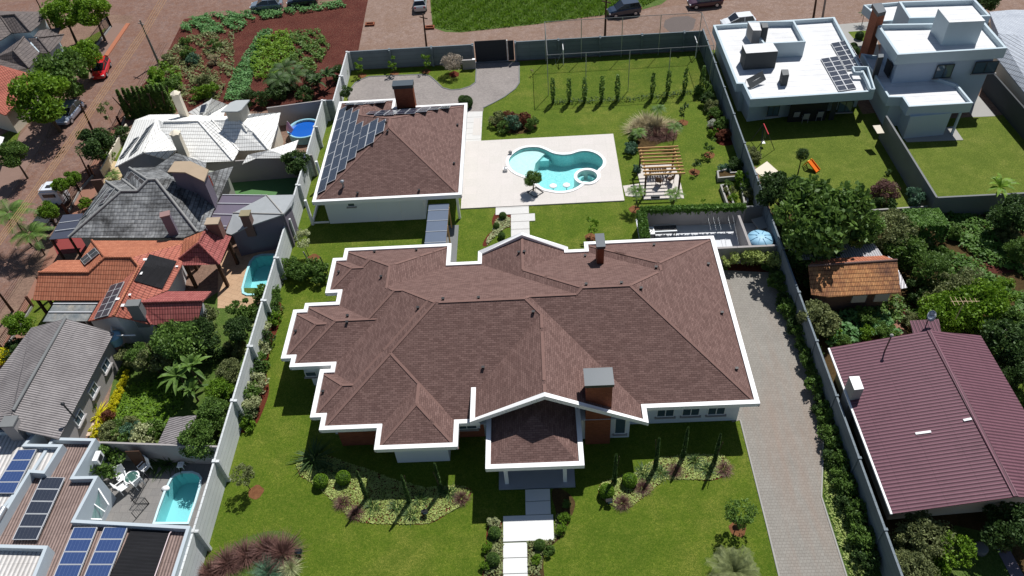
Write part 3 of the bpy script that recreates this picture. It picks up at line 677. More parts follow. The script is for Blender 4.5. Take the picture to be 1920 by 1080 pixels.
wall_run('long pale grey precast panel wall along the left edge of the big lawn', (-23.02, 12), (-23.02, 74.5), 2.6, [24.05-12-5.1*k for k in (1, 2)]+[y-12 for y in (24.05,29.2,34.3,39.5,44.4,49.5,54.6,59.6,64.4,69.4,74.4)], 1, pcwall, pcwall)
wall_run('short pale wall section beside the crop field behind the garage', (-21.9, 74.5), (-21.9, 85.2), 2.4, [5.2, 10.6], 1, pcwall, pcwall)
wall_run('short grey return wall joining the two left wall sections', (-23.0, 74.55), (-21.97, 74.55), 2.5, [], 1, shw, shw)
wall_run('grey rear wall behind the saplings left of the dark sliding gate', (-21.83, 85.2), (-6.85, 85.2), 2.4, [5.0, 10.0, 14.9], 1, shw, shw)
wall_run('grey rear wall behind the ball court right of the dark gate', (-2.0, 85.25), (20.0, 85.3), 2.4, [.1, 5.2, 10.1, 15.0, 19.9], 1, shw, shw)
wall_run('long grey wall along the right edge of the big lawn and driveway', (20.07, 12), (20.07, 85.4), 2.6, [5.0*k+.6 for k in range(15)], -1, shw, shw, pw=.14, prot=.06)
g = thing('sliding_gate', 'wide dark sliding gate in the grey rear wall', 'gate')
b = MB(); b.box(-6.7, -2.95, 85.22, 85.28, .08, 2.75); b.build('gate_leaf', brick('dark_gate_slats', (.05, .053, .06), (.055, .058, .065), (.025, .025, .028), 40, .12, .02, .05, bump=.01, offset=0), g)
b = MB(); b.box(-6.8, -2.9, 85.1, 85.3, .0, .07); b.build('rail', metalg, g)
g = thing('pedestrian_gate', 'narrow dark gate beside the wide sliding gate', 'gate')
b = MB(); b.box(-2.78, -2.1, 85.22, 85.28, .05, 2.6); b.build('gate_leaf', MATS['dark_gate_slats'], g)
b = MB(); b.box(-2.93, -2.8, 85.1, 85.3, 0, 2.7); b.build('post', pcwall, g)
p_ = P(884, 130)
m_ = MB(); m_.box(p_.x-1.0, p_.x+.55, p_.y, p_.y+.25, 0, 1.2); tag(m_.build('meter_wall', greyw), 'low grey meter wall left of the dark gate by the driveway', 'wall')
m_ = MB(); m_.box(p_.x+.2, p_.x+.55, p_.y-.05, p_.y+.3, 1.2, 1.26); m_.build('cap', white, bpy.data.objects['meter_wall'])
# service yard walls
A = P(1200, 395, 1.9); B_ = P(1398, 388, 1.9); Cc = P(1210, 447, 1.9)
wall_run('grey yard wall with ivy along its top, between lawn and service yard', (A.x, A.y), (B_.x, B_.y), 1.9, [], 1, greyw, greyw, 'yard_wall', .2)
wall_run('short ivy-covered yard wall running toward the brown roof', (A.x, A.y-.1), (A.x+.05, 48.9), 1.9, [], 1, greyw, greyw, 'yard_wall', .3)
wall_run('dark grey wall stub between the ivy wall and the right boundary wall', (B_.x+.05, B_.y), (19.98, B_.y-.05), 1.95, [], 1, MATS['weathered_concrete'], greyw, 'yard_wall', .2)
q1 = P(1385, 403, 1.9); q2 = P(1407, 461, 1.9)
wall_run('free-standing grey partition wall left of the blue water tank', (q1.x, q1.y), (q2.x, 48.95), 1.9, [], 1, greyw, greyw, 'partition_wall', .22)
wall_run('grey wall between the service yard and the driveway, behind yellow shrubs', (14.0, 48.85), (19.98, 48.85), 1.9, [], 1, greyw, greyw, 'yard_wall', .22)
t = thing('water_tank', 'big round water tank with a light blue ribbed lid in the service yard', 'water tank', (P(1426.7, 444, 2.0).x, P(1426.7, 444, 2.0).y, .05))
tr_ = (P(1451, 444, 2)-P(1402, 444, 2)).length/2
b = MB(); b.lathe([(tr_*.86, 0), (tr_*.97, 1.65), (tr_*.97, 1.7)], n=36); b.build('tank_body', plain('blue_plastic', sr(80, 150, 200), .5, .05), t)
b = MB(); b.lathe([(tr_, 1.62), (tr_, 1.78), (tr_*.5, 1.98), (tr_*.16, 2.03), (0, 2.04)], n=36); 
lb = plain('light_blue_plastic', sr(150, 196, 222), .5, .05)
l_ = b.build('lid', lb, t)
b = MB()
for k in range(8):
    a_ = k*.785+.3; b.bar((math.cos(a_)*tr_*.3, math.sin(a_)*tr_*.3, 2.03), (math.cos(a_)*tr_*.92, math.sin(a_)*tr_*.92, 1.84), .05, .06)
b.build('rib', plain('blue_rib', sr(90, 140, 170), .6, .05), l_)
ac = P(1216.5, 430, 1.0)
t = thing('heat_pump', 'square white heat pump with a round fan grille beside the ivy wall', 'heat pump', (ac.x, ac.y-.2, .05))
b = MB(); b.box(-.42, .42, -.42, .42, 0, .9, 0); b.build('casing', metald, t)
b = MB(); b.box(-.47, .47, -.47, .47, .9, 1.0, 0); b.build('top_cover', white, t)
b = MB(); b.lathe([(.3, 1.003), (.3, 1.03), (.26, 1.03), (.26, 1.003)], n=20); b.lathe([(.1, 1.003), (.1, 1.05), (0, 1.06)], n=10); b.build('fan_grille', metald, t)
q = PX([(1224, 423), (1266, 419), (1266, 434), (1224, 437)], 1.0)
t = thing('equipment_rack', 'long dark slatted equipment rack beside the white heat pump', 'rack', (0, 0, 0))
b = MB(); 
x0_, x1_, y0_, y1_ = q[0].x, q[1].x, q[2].y, q[0].y
b.box(x0_, x1_, y1_-.08, y1_, 1.0, 1.08); b.box(x0_, x1_, y0_, y0_+.08, 1.0, 1.08); b.build('rail', metalg, t)
b = MB()
for k in range(24): xx = x0_+(x1_-x0_)*k/23; b.box(xx-.03, xx+.03, y0_, y1_, .9, .995)
b.build('slats', metald, t)
for k in range(4):
    b = MB(); xx = (x0_+.1, x1_-.1)[k % 2]; yy = (y0_+.1, y1_-.1)[k//2]; b.box(xx-.04, xx+.04, yy-.04, yy+.04, .05, .9); b.build('leg', metald, t)
t = thing('clothesline', 'row of thin clothesline wires over the service yard', 'clothesline')
for k, (u0, v0, u1, v1) in enumerate(((1325,395,1333,432),(1335,395,1343,432),(1344,395,1352,431),(1362,394,1371,430),(1372,394,1395,460))):
    a_ = P(u0, v0, 1.9); c_ = P(u1, v1, 1.75) if k < 4 else P(1385, 458, 2.2); b = MB(); b.tube([a_, (a_+c_)/2-Vector((0, 0, .04)), c_], .012, 4); b.build('wire', metalg, t)
t = thing('step_ladder', 'small pale step ladder leaning near the right boundary wall', 'ladder')
la, lb_ = P(1418, 372, 0), P(1418, 372, 0)+Vector((.3, .6, 1.7))
b = MB()
for s_ in (-.22, .22): b.bar(la+Vector((s_, 0, 0)), lb_+Vector((s_, 0, 0)), .05)
b.build('side_rails', metalg, t); b = MB()
for k in range(6): c_ = la.lerp(lb_, (k+.5)/6); b.bar(c_-Vector((.22, 0, 0)), c_+Vector((.22, 0, 0)), .05)
b.build('rungs', metalg, t)
b = MB(); q = P(1428, 418, 1.2); b.obox((q.x, q.y, 1.2), (.6, .2, 0), (-.2, .7, 0), (0, 0, .03)); b.box(q.x-.3, q.x+.3, q.y-.3, q.y+.3, .05, 1.16); tag(b.build('gas_cabinet', conc), 'small pale cabinet behind the blue water tank lid', 'cabinet')
# ---------------------------------------------------------------- swimming pools
def poolmat(name, c1, c2):
    m = N(name); co = m.coord(); v = m.n('TexVoronoi', feature='F1'); v.inputs['Scale'].default_value = 9; m.l(co, v.inputs['Vector'])
    sep = m.n('SeparateColor'); m.l(v.outputs['Color'], sep.inputs[0]); m.col(m.mix(sep.outputs[0], c1, c2)); m.rough(.4); m.spec(.3); return m.m
ptile = poolmat('turquoise_pool_tiles', sr(134, 200, 202, 1.0), sr(164, 214, 213, 1.0))
pshal = poolmat('pale_beach_tiles', sr(192, 214, 210, 1.0), sr(210, 224, 220, 1.0))
def watermat(name, tint):
    m = N(name); co = m.coord(); n1 = m.noise(co, 2.5, 3, .5); 
    tr = m.n('BsdfTransparent'); tr.inputs[0].default_value = (*tint, 1); gl = m.n('BsdfGlossy'); gl.inputs['Roughness'].default_value = .05
    bp = m.n('Bump'); bp.inputs['Distance'].default_value = .03; bp.inputs['Strength'].default_value = .35; m.l(n1, bp.inputs['Height']); m.l(bp.outputs[0], gl.inputs['Normal'])
    fr = m.n('Fresnel'); fr.inputs[0].default_value = 1.33; m.l(bp.outputs[0], fr.inputs['Normal'])
    mx = m.n('MixShader'); m.l(fr.outputs[0], mx.inputs[0]); m.l(tr.outputs[0], mx.inputs[1]); m.l(gl.outputs[0], mx.inputs[2]); m.l(mx.outputs[0], m.out.inputs[0]); return m.m
wat = watermat('pool_water', (.84, .965, .97)); wat2 = watermat('bluish_pool_water', (.85, .965, .975))
def ring(b, out, inn, z0, z1, mi=0):
    n = len(out)
    for i in range(n):
        j = (i+1) % n
        o1, o2, i1, i2 = out[i], out[j], inn[i], inn[j]
        b.poly([(*i1, z1), (*i2, z1), (*o2, z1), (*o1, z1)], mi); b.poly([(*o1, z0), (*o1, z1), (*o2, z1), (*o2, z0)], mi); b.poly([(*i1, z0), (*i2, z0), (*i2, z1), (*i1, z1)], mi)
def basin(b, inn, z0, z1, mi=0, fl=0):
    n = len(inn)
    for i in range(n): j = (i+1) % n; b.poly([(*inn[i], z0), (*inn[j], z0), (*inn[j], z1), (*inn[i], z1)], mi)
    loops = [[Vector((*p, 0)) for p in inn]]
    for t_ in tessellate_polygon(loops): b.poly([(*inn[k], z0) for k in t_], fl)
pool = thing('swimming_pool', 'curvy turquoise swimming pool with a white rim set in the pale stone deck', 'swimming pool')
b = MB(); ring(b, pool_out, pool_in, DZ-.12, DZ+.05); b.build('coping', white, pool)
b = MB(); basin(b, pool_in, -1.35, DZ-.0); b.build('basin', ptile, pool)
arc = PX([(1029,276),(1023,287),(1013,297),(1004,307),(1001.5,318),(1003,331),(1012,345),(1012,372)], -.25)
shp = [tuple(p[:2]) for p in arc] + [tuple(p[:2]) for p in PX([(960,372),(925,330),(925,280),(960,258)], -.25)]
b = MB(); b.prism(shp, -1.36, -.22); b.build('beach_shelf', pshal, pool)
for k, (pp, z_) in enumerate((([(1005,292),(1024,286),(1033,292),(1029,301),(1012,302)], -.5), ([(1005,292),(1024,286),(1037,291),(1033,303),(1012,306)], -.8), ([(1005,292),(1024,286),(1041,290),(1037,305),(1014,310)], -1.08))):
    b = MB(); b.prism([tuple(p[:2]) for p in PX(pp, z_)], -1.355, z_+.02*k); b.build('step', ptile, pool)
sc_ = P(1100.8, 331.3, DZ); sr_ = (P(1125.6, 331.3, DZ)-P(1076, 331.3, DZ)).length/2
circ = lambda r, n=36: [(sc_.x+r*math.cos(i*2*math.pi/n), sc_.y+r*math.sin(i*2*math.pi/n)) for i in range(n)]
spa = MB(); ring(spa, circ(sr_), circ(sr_*.76), -1.34, DZ+.09); sp_o = spa.build('spa_rim', white, pool)
b = MB(); basin(b, circ(sr_*.755), -.75, DZ); b.build('spa_basin', pshal, sp_o)
b = MB()
for a0 in (.3, 2.0, 3.9):
    seg = [a0+.28*k for k in range(5)]
    b.prism([(sc_.x+sr_*.75*math.cos(a_), sc_.y+sr_*.75*math.sin(a_)) for a_ in seg]+[(sc_.x+sr_*.5*math.cos(a_), sc_.y+sr_*.5*math.sin(a_)) for a_ in seg[::-1]], -.74, -.3)
b.build('spa_seats', ptile, sp_o)
b = MB(); b.prism(pool_in, -.03, -.02, bottom=False); wo = b.build('water', wat, pool)
for u, v, lab in ((1037, 348, 'round white stool standing in the pool, the one nearer the potted tree'), (1062, 346.5, 'round white stool standing in the pool, the one nearer the spa')):
    p_ = P(u, v, .1); t = thing('pool_stool', lab, 'stool', (p_.x, p_.y, -1.35), group='stools standing in the pool')
    b = MB(); b.lathe([(0, 1.36), (.36, 1.37), (.38, 1.42), (.34, 1.46), (0, 1.47)][::1], n=20); b.build('seat', white, t)
    b = MB(); b.lathe([(.05, 0), (.05, 1.36)], n=10); b.build('stem', white, t)
def mini_pool(name, label, outl, depth, tile, rimm, watm, inset=.2):
    a_ = sum(a[0]*c[1]-c[0]*a[1] for a, c in zip(outl, outl[1:]+outl[:1])); outl = outl if a_ > 0 else outl[::-1]
    outer = [tuple(p) for p in offset(outl, inset)]
    t = thing(name, label, 'swimming pool')
    b = MB(); ring(b, outer, outl, 0, .12); b.build('rim', rimm, t)
    b = MB(); basin(b, outl, -depth, .1); b.build('basin', tile, t)
    b = MB(); b.prism(outl, -.05, -.04, bottom=False); b.build('water', watm, t); return t
fib = plain('aqua_fibreglass', sr(146, 208, 210, 1.0), .4, .04)
mini_pool('swimming_pool', 'narrow aqua pool on the tan paved terrace behind the orange-roofed house', pool2_out, 1.2, fib, plain('pale_aqua_rim', sr(170, 225, 230), .5, .04), wat2)
mini_pool('swimming_pool', 'oval aqua pool on the grey tiled terrace beside white garden chairs', pool3_out, 1.25, fib, plain('white_aqua_rim', sr(205, 232, 238), .5, .04), wat2, .15)
b = MB(); p_ = P(312, 914, .2); b.lathe([(.2, 0), (.2, .12), (.0, .14)], (p_.x-.1, p_.y, .02), 14, 0, 1.4, 1); tag(b.build('pool_skimmer_lid', white), 'white skimmer lid at the left rim of the oval aqua pool', 'pool lid')
# potted tree frame, deck hook, deck lamps
p_ = P(1004, 361, DZ)
t = thing('planter_frame', 'thin square metal frame round the foot of the poolside tree', 'frame', (p_.x, p_.y, DZ), .7)
b = MB()
for i in range(4): a_, c_ = [((-.55, -.55), (.55, -.55), (.55, .55), (-.55, .55))[k % 4] for k in (i, i+1)]; b.bar((*a_, .05), (*c_, .05), .05)
b.build('frame', metald, t)
b = MB()
for i in range(4): a_ = ((-.55, -.55), (.55, -.55), (.55, .55), (-.55, .55))[i]; b.bar((*a_, .0), (a_[0]*.3, a_[1]*.3, .45), .03)
b.build('struts', metald, t)
p_ = P(957, 286, .3); b = MB(); b.lathe([(.12, 0), (.22, .25), (.1, .4), (.0, .42)], (p_.x, p_.y, DZ), 12); tag(b.build('stone_fountain', greyw), 'small grey stone spout on the upper left rim of the curvy pool', 'fountain')
p_ = P(949.5, 317, .3); b = MB(); b.box(p_.x-.3, p_.x+.1, p_.y-.2, p_.y+.2, DZ, DZ+.3); b.tube([(p_.x-.2, p_.y, DZ+.3), (p_.x-.1, p_.y, DZ+.55), (p_.x+.15, p_.y, DZ+.5)], .05); tag(b.build('water_spout', white), 'small white water spout on the left rim of the curvy pool', 'spout')
# ---------------------------------------------------------------- pergola
pg = thing('pergola', 'open wooden pergola of nine rafters over the patio right of the pool deck', 'pergola')
zt = 2.65
TL, TR, BL, BR = P(1196, 278, zt), P(1271.7, 274.5, zt), P(1206.7, 328, zt), P(1284.7, 324.7, zt)
for k in range(9):
    a_ = TL.lerp(BL, k/8); c_ = TR.lerp(BR, k/8); b = MB(); b.bar(a_+Vector((0, 0, .0)), c_, .09, .16); b.build('rafter', wood, pg)
for s_ in (.07, .9):
    a_ = TL.lerp(TR, s_)-Vector((0, -.2, .16)); c_ = BL.lerp(BR, s_)-Vector((0, .1, .16)); b = MB(); b.bar(a_, c_, .1, .16); b.build('beam', wood, pg)
    for p_ in (a_, c_):
        y_ = p_.y+(-.35 if p_ is a_ else .3); b = MB(); b.box(p_.x-.08, p_.x+.08, y_-.08, y_+.08, .06, zt-.24); b.build('post', woodd, pg)
def chair(label, u, v, rz, mat, group=None, s=1.0, name='garden_chair', arms=True, slat=True):
    p_ = P(u, v, .3); t = thing(name, label, 'chair', (p_.x, p_.y, .07), rz, group, s)
    b = MB(); b.obox((0, 0, .42), (.27, 0, 0), (0, .26, .02), (0, 0, .02)); b.build('seat', mat, t)
    b = MB(); b.obox((0, .33, .75), (.27, 0, 0), (0, .08, .34), (0, -.02, .004)); b.build('backrest', mat, t)
    for i, (x, y) in enumerate(((-.26, -.25), (.26, -.25), (-.26, .27), (.26, .27))):
        b = MB(); b.bar((x, y, .0), (x, y, .62 if arms else .42), .04); b.build('leg', mat, t)
    if arms:
        for x in (-.26, .26): b = MB(); b.bar((x, -.27, .63), (x, .36, .66), .05, .03); b.build('armrest', mat, t)
    return t
rattan = plain('brown_rattan', sr(110, 84, 66), .8, .25, 6)
chair('brown garden chair on the pergola patio, the left one', 1236, 342, 2.6, rattan)
chair('brown garden chair on the pergola patio, the right one near the post', 1256, 338, 3.8, rattan)
p_ = P(1233, 321, .6)
t = thing('outdoor_table', 'dark slatted wooden table standing under the pergola rafters', 'table', (p_.x, p_.y, .06))
b = MB()
for k in range(7): b.box(-.85+k*.25, -.65+k*.25, -.42, .42, .7, .74)
b.build('tabletop', woodd, t)
for x in (-.7, .7):
    for y in (-.35, .35): b = MB(); b.box(x-.04, x+.04, y-.04, y+.04, 0, .7); b.build('leg', woodd, t)
p_ = P(1229, 369, .1); b = MB(); b.box(p_.x-.4, p_.x+.4, p_.y-.15, p_.y+.15, .06, .2); tag(b.build('doormat_box', darkr), 'small dark grey box at the front edge of the pergola patio', 'box')
# raised planters
def planter(label, px, h=.5, th=.16):
    outl = [tuple(p[:2]) for p in PX(px, h)]
    if area(outl) < 0: outl = outl[::-1]
    inn = [tuple(p) for p in offset(outl, -th)]
    t = thing('raised_planter', label, 'planter'); b = MB(); ring(b, outl, inn, 0, h); b.build('planter_wall', conc, t)
    b = MB(); b.prism(inn, h-.14, h-.12, bottom=False); b.build('planting_soil', yardsoil, t)
planter('L-shaped concrete planter full of herbs near the right wall, the upper one', [(1344,320),(1370,314),(1372,322),(1388,321),(1390,330),(1346,334)])
planter('long narrow concrete planter running toward the ivy wall', [(1350,346),(1362,344),(1378,383),(1364,385)])
planter('narrow concrete planter beside the right boundary wall', [(1386,330),(1393,327),(1404,376),(1395,383)])
# ---------------------------------------------------------------- ball court frame
bf = thing('ball_court_frame', 'tall grey tube frame of a netted ball court on the rear lawn', 'court frame')
z5 = 5.0
RT = PX([(1025.5,26),(1092,23.5),(1159,19.5),(1234,14.5),(1308,9.5)], z5); FT = PX([(1026,103),(1099,99.5),(1181.5,95),(1258,89.5),(1339,85)], z5)
yf = sum(p.y for p in FT)/5; yr = 84.6
RT = [Vector((f.x if i else f.x, yr, z5)) for i, f in enumerate(FT)]
FT = [Vector((f.x, yf, z5)) for f in FT]; FT[4].x = min(FT[4].x, 19.7); RT[4].x = FT[4].x
for p_ in FT+RT:
    if abs(p_.x-FT[1].x) < .1 and p_.y == yf: continue
    b = MB(); b.tube([(p_.x, p_.y, 0), (p_.x, p_.y, z5)], .042, 8); b.build('post', metalg, bf)
for a_, c_ in ((FT[0], FT[4]), (RT[0], RT[4]), (FT[0], RT[0]), (FT[4], RT[4])):
    b = MB(); b.tube([a_, c_], .034, 8); b.build('rail', conc_d, bf)
mnet = N('net'); tb = mnet.n('BsdfTransparent'); mx = mnet.n('MixShader'); mx.inputs[0].default_value = .10; mnet.col((.03, .05, .04)); mnet.rough(.9)
mnet.l(tb.outputs[0], mx.inputs[1]); mnet.l(mnet.b.outputs[0], mx.inputs[2]); mnet.l(mx.outputs[0], mnet.out.inputs[0])
for a_, c_ in ((FT[0], RT[0]), (RT[0], RT[4]), (FT[4], RT[4]), (FT[0], FT[4])):
    b = MB(); a2_, c2_ = a_.lerp(c_, .004), a_.lerp(c_, .996); b.poly([(a2_.x, a2_.y, .1), (c2_.x, c2_.y, .1), (c2_.x, c2_.y, z5-.06), (a2_.x, a2_.y, z5-.06)]); b.build('net', mnet.m, bf)
for x0_, y0_, lab, sg in ((P(1046, 112).x+.6, P(1046, 121).y, 'white football goal at the left end of the netted court', 1), (P(1302, 103).x, P(1302, 108).y, 'white football goal at the right end of the netted court', -1)):
    t = thing('football_goal', lab, 'goal', (x0_, y0_+1.2, 0), group='football goals')
    b = MB(); b.tube([(0, -1.3, 0), (0, -1.3, 1.9)], .05, 8); b.build('post', white, t); b = MB(); b.tube([(0, 1.3, 0), (0, 1.3, 1.9)], .05, 8); b.build('post', white, t)
    b = MB(); b.tube([(0, -1.3, 1.9), (0, 1.3, 1.9)], .05, 8); b.build('crossbar', white, t)
    b = MB(); b.tube([(0, -1.3, 1.9), (-sg*.9, -1.3, 0), (-sg*.9, 1.3, 0), (0, 1.3, 1.9)], .03, 6); b.build('back_frame', metalg, t)
# ---------------------------------------------------------------- solar panels
cellm = N('solar_cells'); tc = cellm.n('TexCoord'); sp = cellm.n('SeparateXYZ'); cellm.l(tc.outputs['Object'], sp.inputs[0])
gx = cellm.math('FRACT', cellm.math('MULTIPLY', sp.outputs[0], 6/1.0)); gy_ = cellm.math('FRACT', cellm.math('MULTIPLY', sp.outputs[1], 12/2.0))
e1 = cellm.ramp(gx, [(.0, (1, 1, 1)), (.05, (0, 0, 0))]); e2 = cellm.ramp(gy_, [(.0, (1, 1, 1)), (.05, (0, 0, 0))])
ln = cellm.mix(1.0, e1, e2, 'LIGHTEN'); cellm.col(cellm.mix(ln, (.028, .036, .062), (.16, .17, .20))); cellm.rough(.18); cellm.spec(.6)
cellb = N('blue_solar_cells'); tc = cellb.n('TexCoord'); sp = cellb.n('SeparateXYZ'); cellb.l(tc.outputs['Object'], sp.inputs[0])
gx = cellb.math('FRACT', cellb.math('MULTIPLY', sp.outputs[0], 6/1.0)); gy_ = cellb.math('FRACT', cellb.math('MULTIPLY', sp.outputs[1], 12/2.0))
e1 = cellb.ramp(gx, [(.0, (1, 1, 1)), (.06, (0, 0, 0))]); e2 = cellb.ramp(gy_, [(.0, (1, 1, 1)), (.06, (0, 0, 0))])
vn = cellb.noise(tc.outputs['Object'], 1.2, 2); ba = cellb.mix(vn, (.03, .055, .16), (.045, .085, .22))
cellb.col(cellb.mix(cellb.mix(1.0, e1, e2, 'LIGHTEN'), ba, (.2, .26, .4))); cellb.rough(.2); cellb.spec(.6)
alu = plain('aluminium_frame', (.62, .63, .64), .35, .05, 3, .5, .3)
_pc = {}
def panel_mesh(w_, l_, cm):
    k = (round(w_, 2), round(l_, 2), cm.name)
    if k not in _pc:
        b = MB(); t_ = .035
        for s_ in (-1, 1): b.box(min(s_*w_/2, s_*(w_/2-t_)), max(s_*w_/2, s_*(w_/2-t_)), -l_/2, l_/2, 0, .045); b.box(-w_/2+t_, w_/2-t_, min(s_*l_/2, s_*(l_/2-t_)), max(s_*l_/2, s_*(l_/2-t_)), 0, .045)
        f = b.build('frame', alu); b = MB(); b.box(-w_/2+t_, w_/2-t_, -l_/2+t_, l_/2-t_, .005, .035); c_ = b.build('cells', cm)
        _pc[k] = (f.data, c_.data); bpy.data.objects.remove(f); bpy.data.objects.remove(c_)
    return _pc[k]
def solar(parent, o_, ax, ay, w_, l_, cm=None, lift=.12):
    """panel with corner o_, unit axes ax (width) and ay (length)"""
    ax, ay = Vector(ax).normalized(), Vector(ay); nz = ax.cross(ay).normalized(); sgn = 1
    ay = nz.cross(ax)
    fm, cmh = panel_mesh(w_-.02, l_-.02, cm or cellm.m)
    c_ = Vector(o_)+ax*w_/2+ay*l_/2
    if nz.z < 0: nz = -nz; ax = -ax
    c_ += nz*lift
    t = bpy.data.objects.new('solar_panel', fm); C.objects.link(t); t.parent = parent
    M = Matrix.Identity(4)
    for i in range(3): M[i][0] = ax[i]; M[i][1] = ay[i]; M[i][2] = nz[i]; M[i][3] = c_[i]
    t.matrix_world = M; inst('cells', cmh, t); return t
# garage: left slope (facing -x): columns step away from the eave
slp = Vector((1, 0, .49)).normalized(); sy = Vector((0, 1, 0))
cslope = math.cos(math.atan(.49))
gz = lambda x: 3.12+.49*(x+20.7)
for k, (xr, y0_, n_) in enumerate(((-19.5,57.05,7),(-18.6,57.95,6),(-17.72,58.95,5),(-16.85,60.05,3),(-16.0,61.0,2),(-15.08,61.1,2),(-14.18,62.2,1))):
    for j in range(n_):
        x0_ = xr-cslope
        solar(garage, (x0_, y0_+2.0*j, gz(x0_)), slp, sy, 1.0, 2.0)
bz = lambda y, y1=71.05: 3.12+.49*(y1-y)
dn = Vector((0, -1, .49)).normalized()
for k, (n_, yt) in enumerate(((1,70.3),(1,69.6),(2,70.2),(2,69.4),(2,69.6),(2,69.2),(2,69.5),(1,69.0))):
    for j in range(n_):
        y_ = yt-j*2.0*cslope
        solar(garage, (-8.6-1.03*k, y_, bz(y_)), (-1, 0, 0), dn, 1.0, 2.0)
for k in range(4):
    y_ = 72.3-.25*k if k < 3 else 72.2
    solar(garage, (-15.5-1.03*k, y_, bz(y_, 72.65)), (-1, 0, 0), dn, 1.0, 2.0)
# ---------------------------------------------------------------- neighbouring houses
orange = tiles('orange_clay_tiles', sr(198, 128, 98), sr(182, 112, 84), sr(150, 92, 72), .38, .22, .03, (.5, .8))
redt = tiles('red_clay_tiles', sr(176, 104, 98), sr(160, 88, 84), sr(124, 68, 66), .42, .22, .03, (.55, .85))
whitet = tiles('cream_white_tiles', sr(242, 241, 236, 1.0), sr(234, 233, 228, 1.0), sr(212, 210, 202), .4, .24, .022, (.5, .9), .78)

darktile = tiles('dark_grey_tiles', sr(122, 112, 108), sr(104, 96, 94), sr(80, 74, 72), .4, .3, .02, (.5, .8), .8)
ochre = tiles('weathered_ochre_tiles', sr(206, 150, 98), sr(168, 112, 72), sr(96, 66, 56), .36, .13, .03, (.44, .66), .6, eg=.26)
fibro = corrug('grey_fibre_cement', sr(158, 152, 151), sr(120, 114, 114), .19, .05, depth=.66, dn=(.4, .75))
lightfib = corrug('light_metal_sheet', sr(224, 220, 216), sr(196, 190, 184), .3, .06, depth=.45)
brownfib = corrug('brown_fibre_cement', sr(158, 136, 128), sr(118, 98, 92), .2, .05, depth=.66)
maroon = corrug('maroon_corrugated_sheet', sr(122, 83, 94), sr(102, 69, 78), .25, .06, .5, depth=.55, dn=(.5, .85))
polyc = plain('grey_polycarbonate', sr(112, 104, 118), .35, .1, 1, .5)
stained = earth('stained_polycarbonate', sr(120, 128, 132), sr(150, 152, 150), sr(186, 172, 150), .7, 3, .01)
heater = brick('black_pool_heater_mat', (.022, .022, .026), (.028, .028, .032), (.01, .01, .01), 60, .09, .02, .2, bump=.012, offset=0)
maue_w = purpw
def pxroof(parent, mat, V, F, name='roof', th=.12):
    b = MB()
    for f in F:
        pts = [P(*V[k]) if k in V else P(*k) for k in f]
        n = Vector((0, 0, 0))
        for i in range(len(pts)): n += pts[i].cross(pts[(i+1) % len(pts)])
        if n.z < 0: pts = pts[::-1]
        b.poly(pts)
    o = b.build(name, mat, parent); md = o.modifiers.new('thick', 'SOLIDIFY'); md.thickness = th; md.offset = -1
    return o
def caps(parent, mat, V, L, r=.11, name='ridge_caps'):
    b = MB()
    for a_, c_ in L:
        b.tube([P(*V[a_])+Vector((0, 0, .03)), P(*V[c_])+Vector((0, 0, .03))], r, 6)
    o = b.build(name, mat, parent); o['kind'] = 'stuff'; return o
def pxwall(parent, mat, px, z0=0, inset=.45, name='wall', ztop=None):
    pts = [P(*q) for q in px]; loop = [(p.x, p.y) for p in pts]; zs = [p.z-.1 for p in pts]
    if area(loop) < 0: loop = loop[::-1]; zs = zs[::-1]
    loop = [tuple(p) for p in offset(loop, -inset)]
    b = MB(); b.prism(loop, z0, min(zs) if ztop is None else ztop); return b.build(name, mat, parent)
def gwall(parent, mat, px, z0=0.0, name='gable_wall', back=(0, .12), th=.12):
    """wall following a sloping roof edge; px top points with z"""
    b = MB(); T = [P(*q) for q in px]; o_ = Vector((back[0], back[1], 0))
    for A, B_ in zip(T, T[1:]):
        A_, B2 = A+o_, B_+o_; d = Vector((back[0], back[1], 0)).normalized()*th
        for sft in (Vector((0, 0, 0)), d): b.poly([(A_.x+sft.x, A_.y+sft.y, z0), (B2.x+sft.x, B2.y+sft.y, z0), B2+sft-Vector((0, 0, .14)), A_+sft-Vector((0, 0, .14))])
    for E_ in (T[0]+o_, T[-1]+o_): b.poly([(E_.x, E_.y, z0), (E_.x+d.x, E_.y+d.y, z0), (E_.x+d.x, E_.y+d.y, E_.z-.14), (E_.x, E_.y, E_.z-.14)])
    return b.build(name, mat, parent)
def pstack(parent, u, v, z0, z1, w_, d_, mat, capm=None, ang=0, name='chimney', caph=.1, pyr=False):
    p_ = P(u, v, z0); ca, sa = math.cos(ang), math.sin(ang)
    b = MB(); b.obox((p_.x, p_.y, (z0-1.2+z1)/2), (w_/2*ca, w_/2*sa, 0), (-d_/2*sa, d_/2*ca, 0), (0, 0, (z1-z0+1.2)/2)); o = b.build(name, mat, parent)
    b = MB(); b.obox((p_.x, p_.y, z1+caph/2), ((w_/2+.06)*ca, (w_/2+.06)*sa, 0), (-(d_/2+.06)*sa, (d_/2+.06)*ca, 0), (0, 0, caph/2))
    if pyr: b.lathe([(w_*.72, caph), (0, caph+.35)], (p_.x, p_.y, z1), 4)
    b.build('chimney_cap', capm or conc_d, o); return o
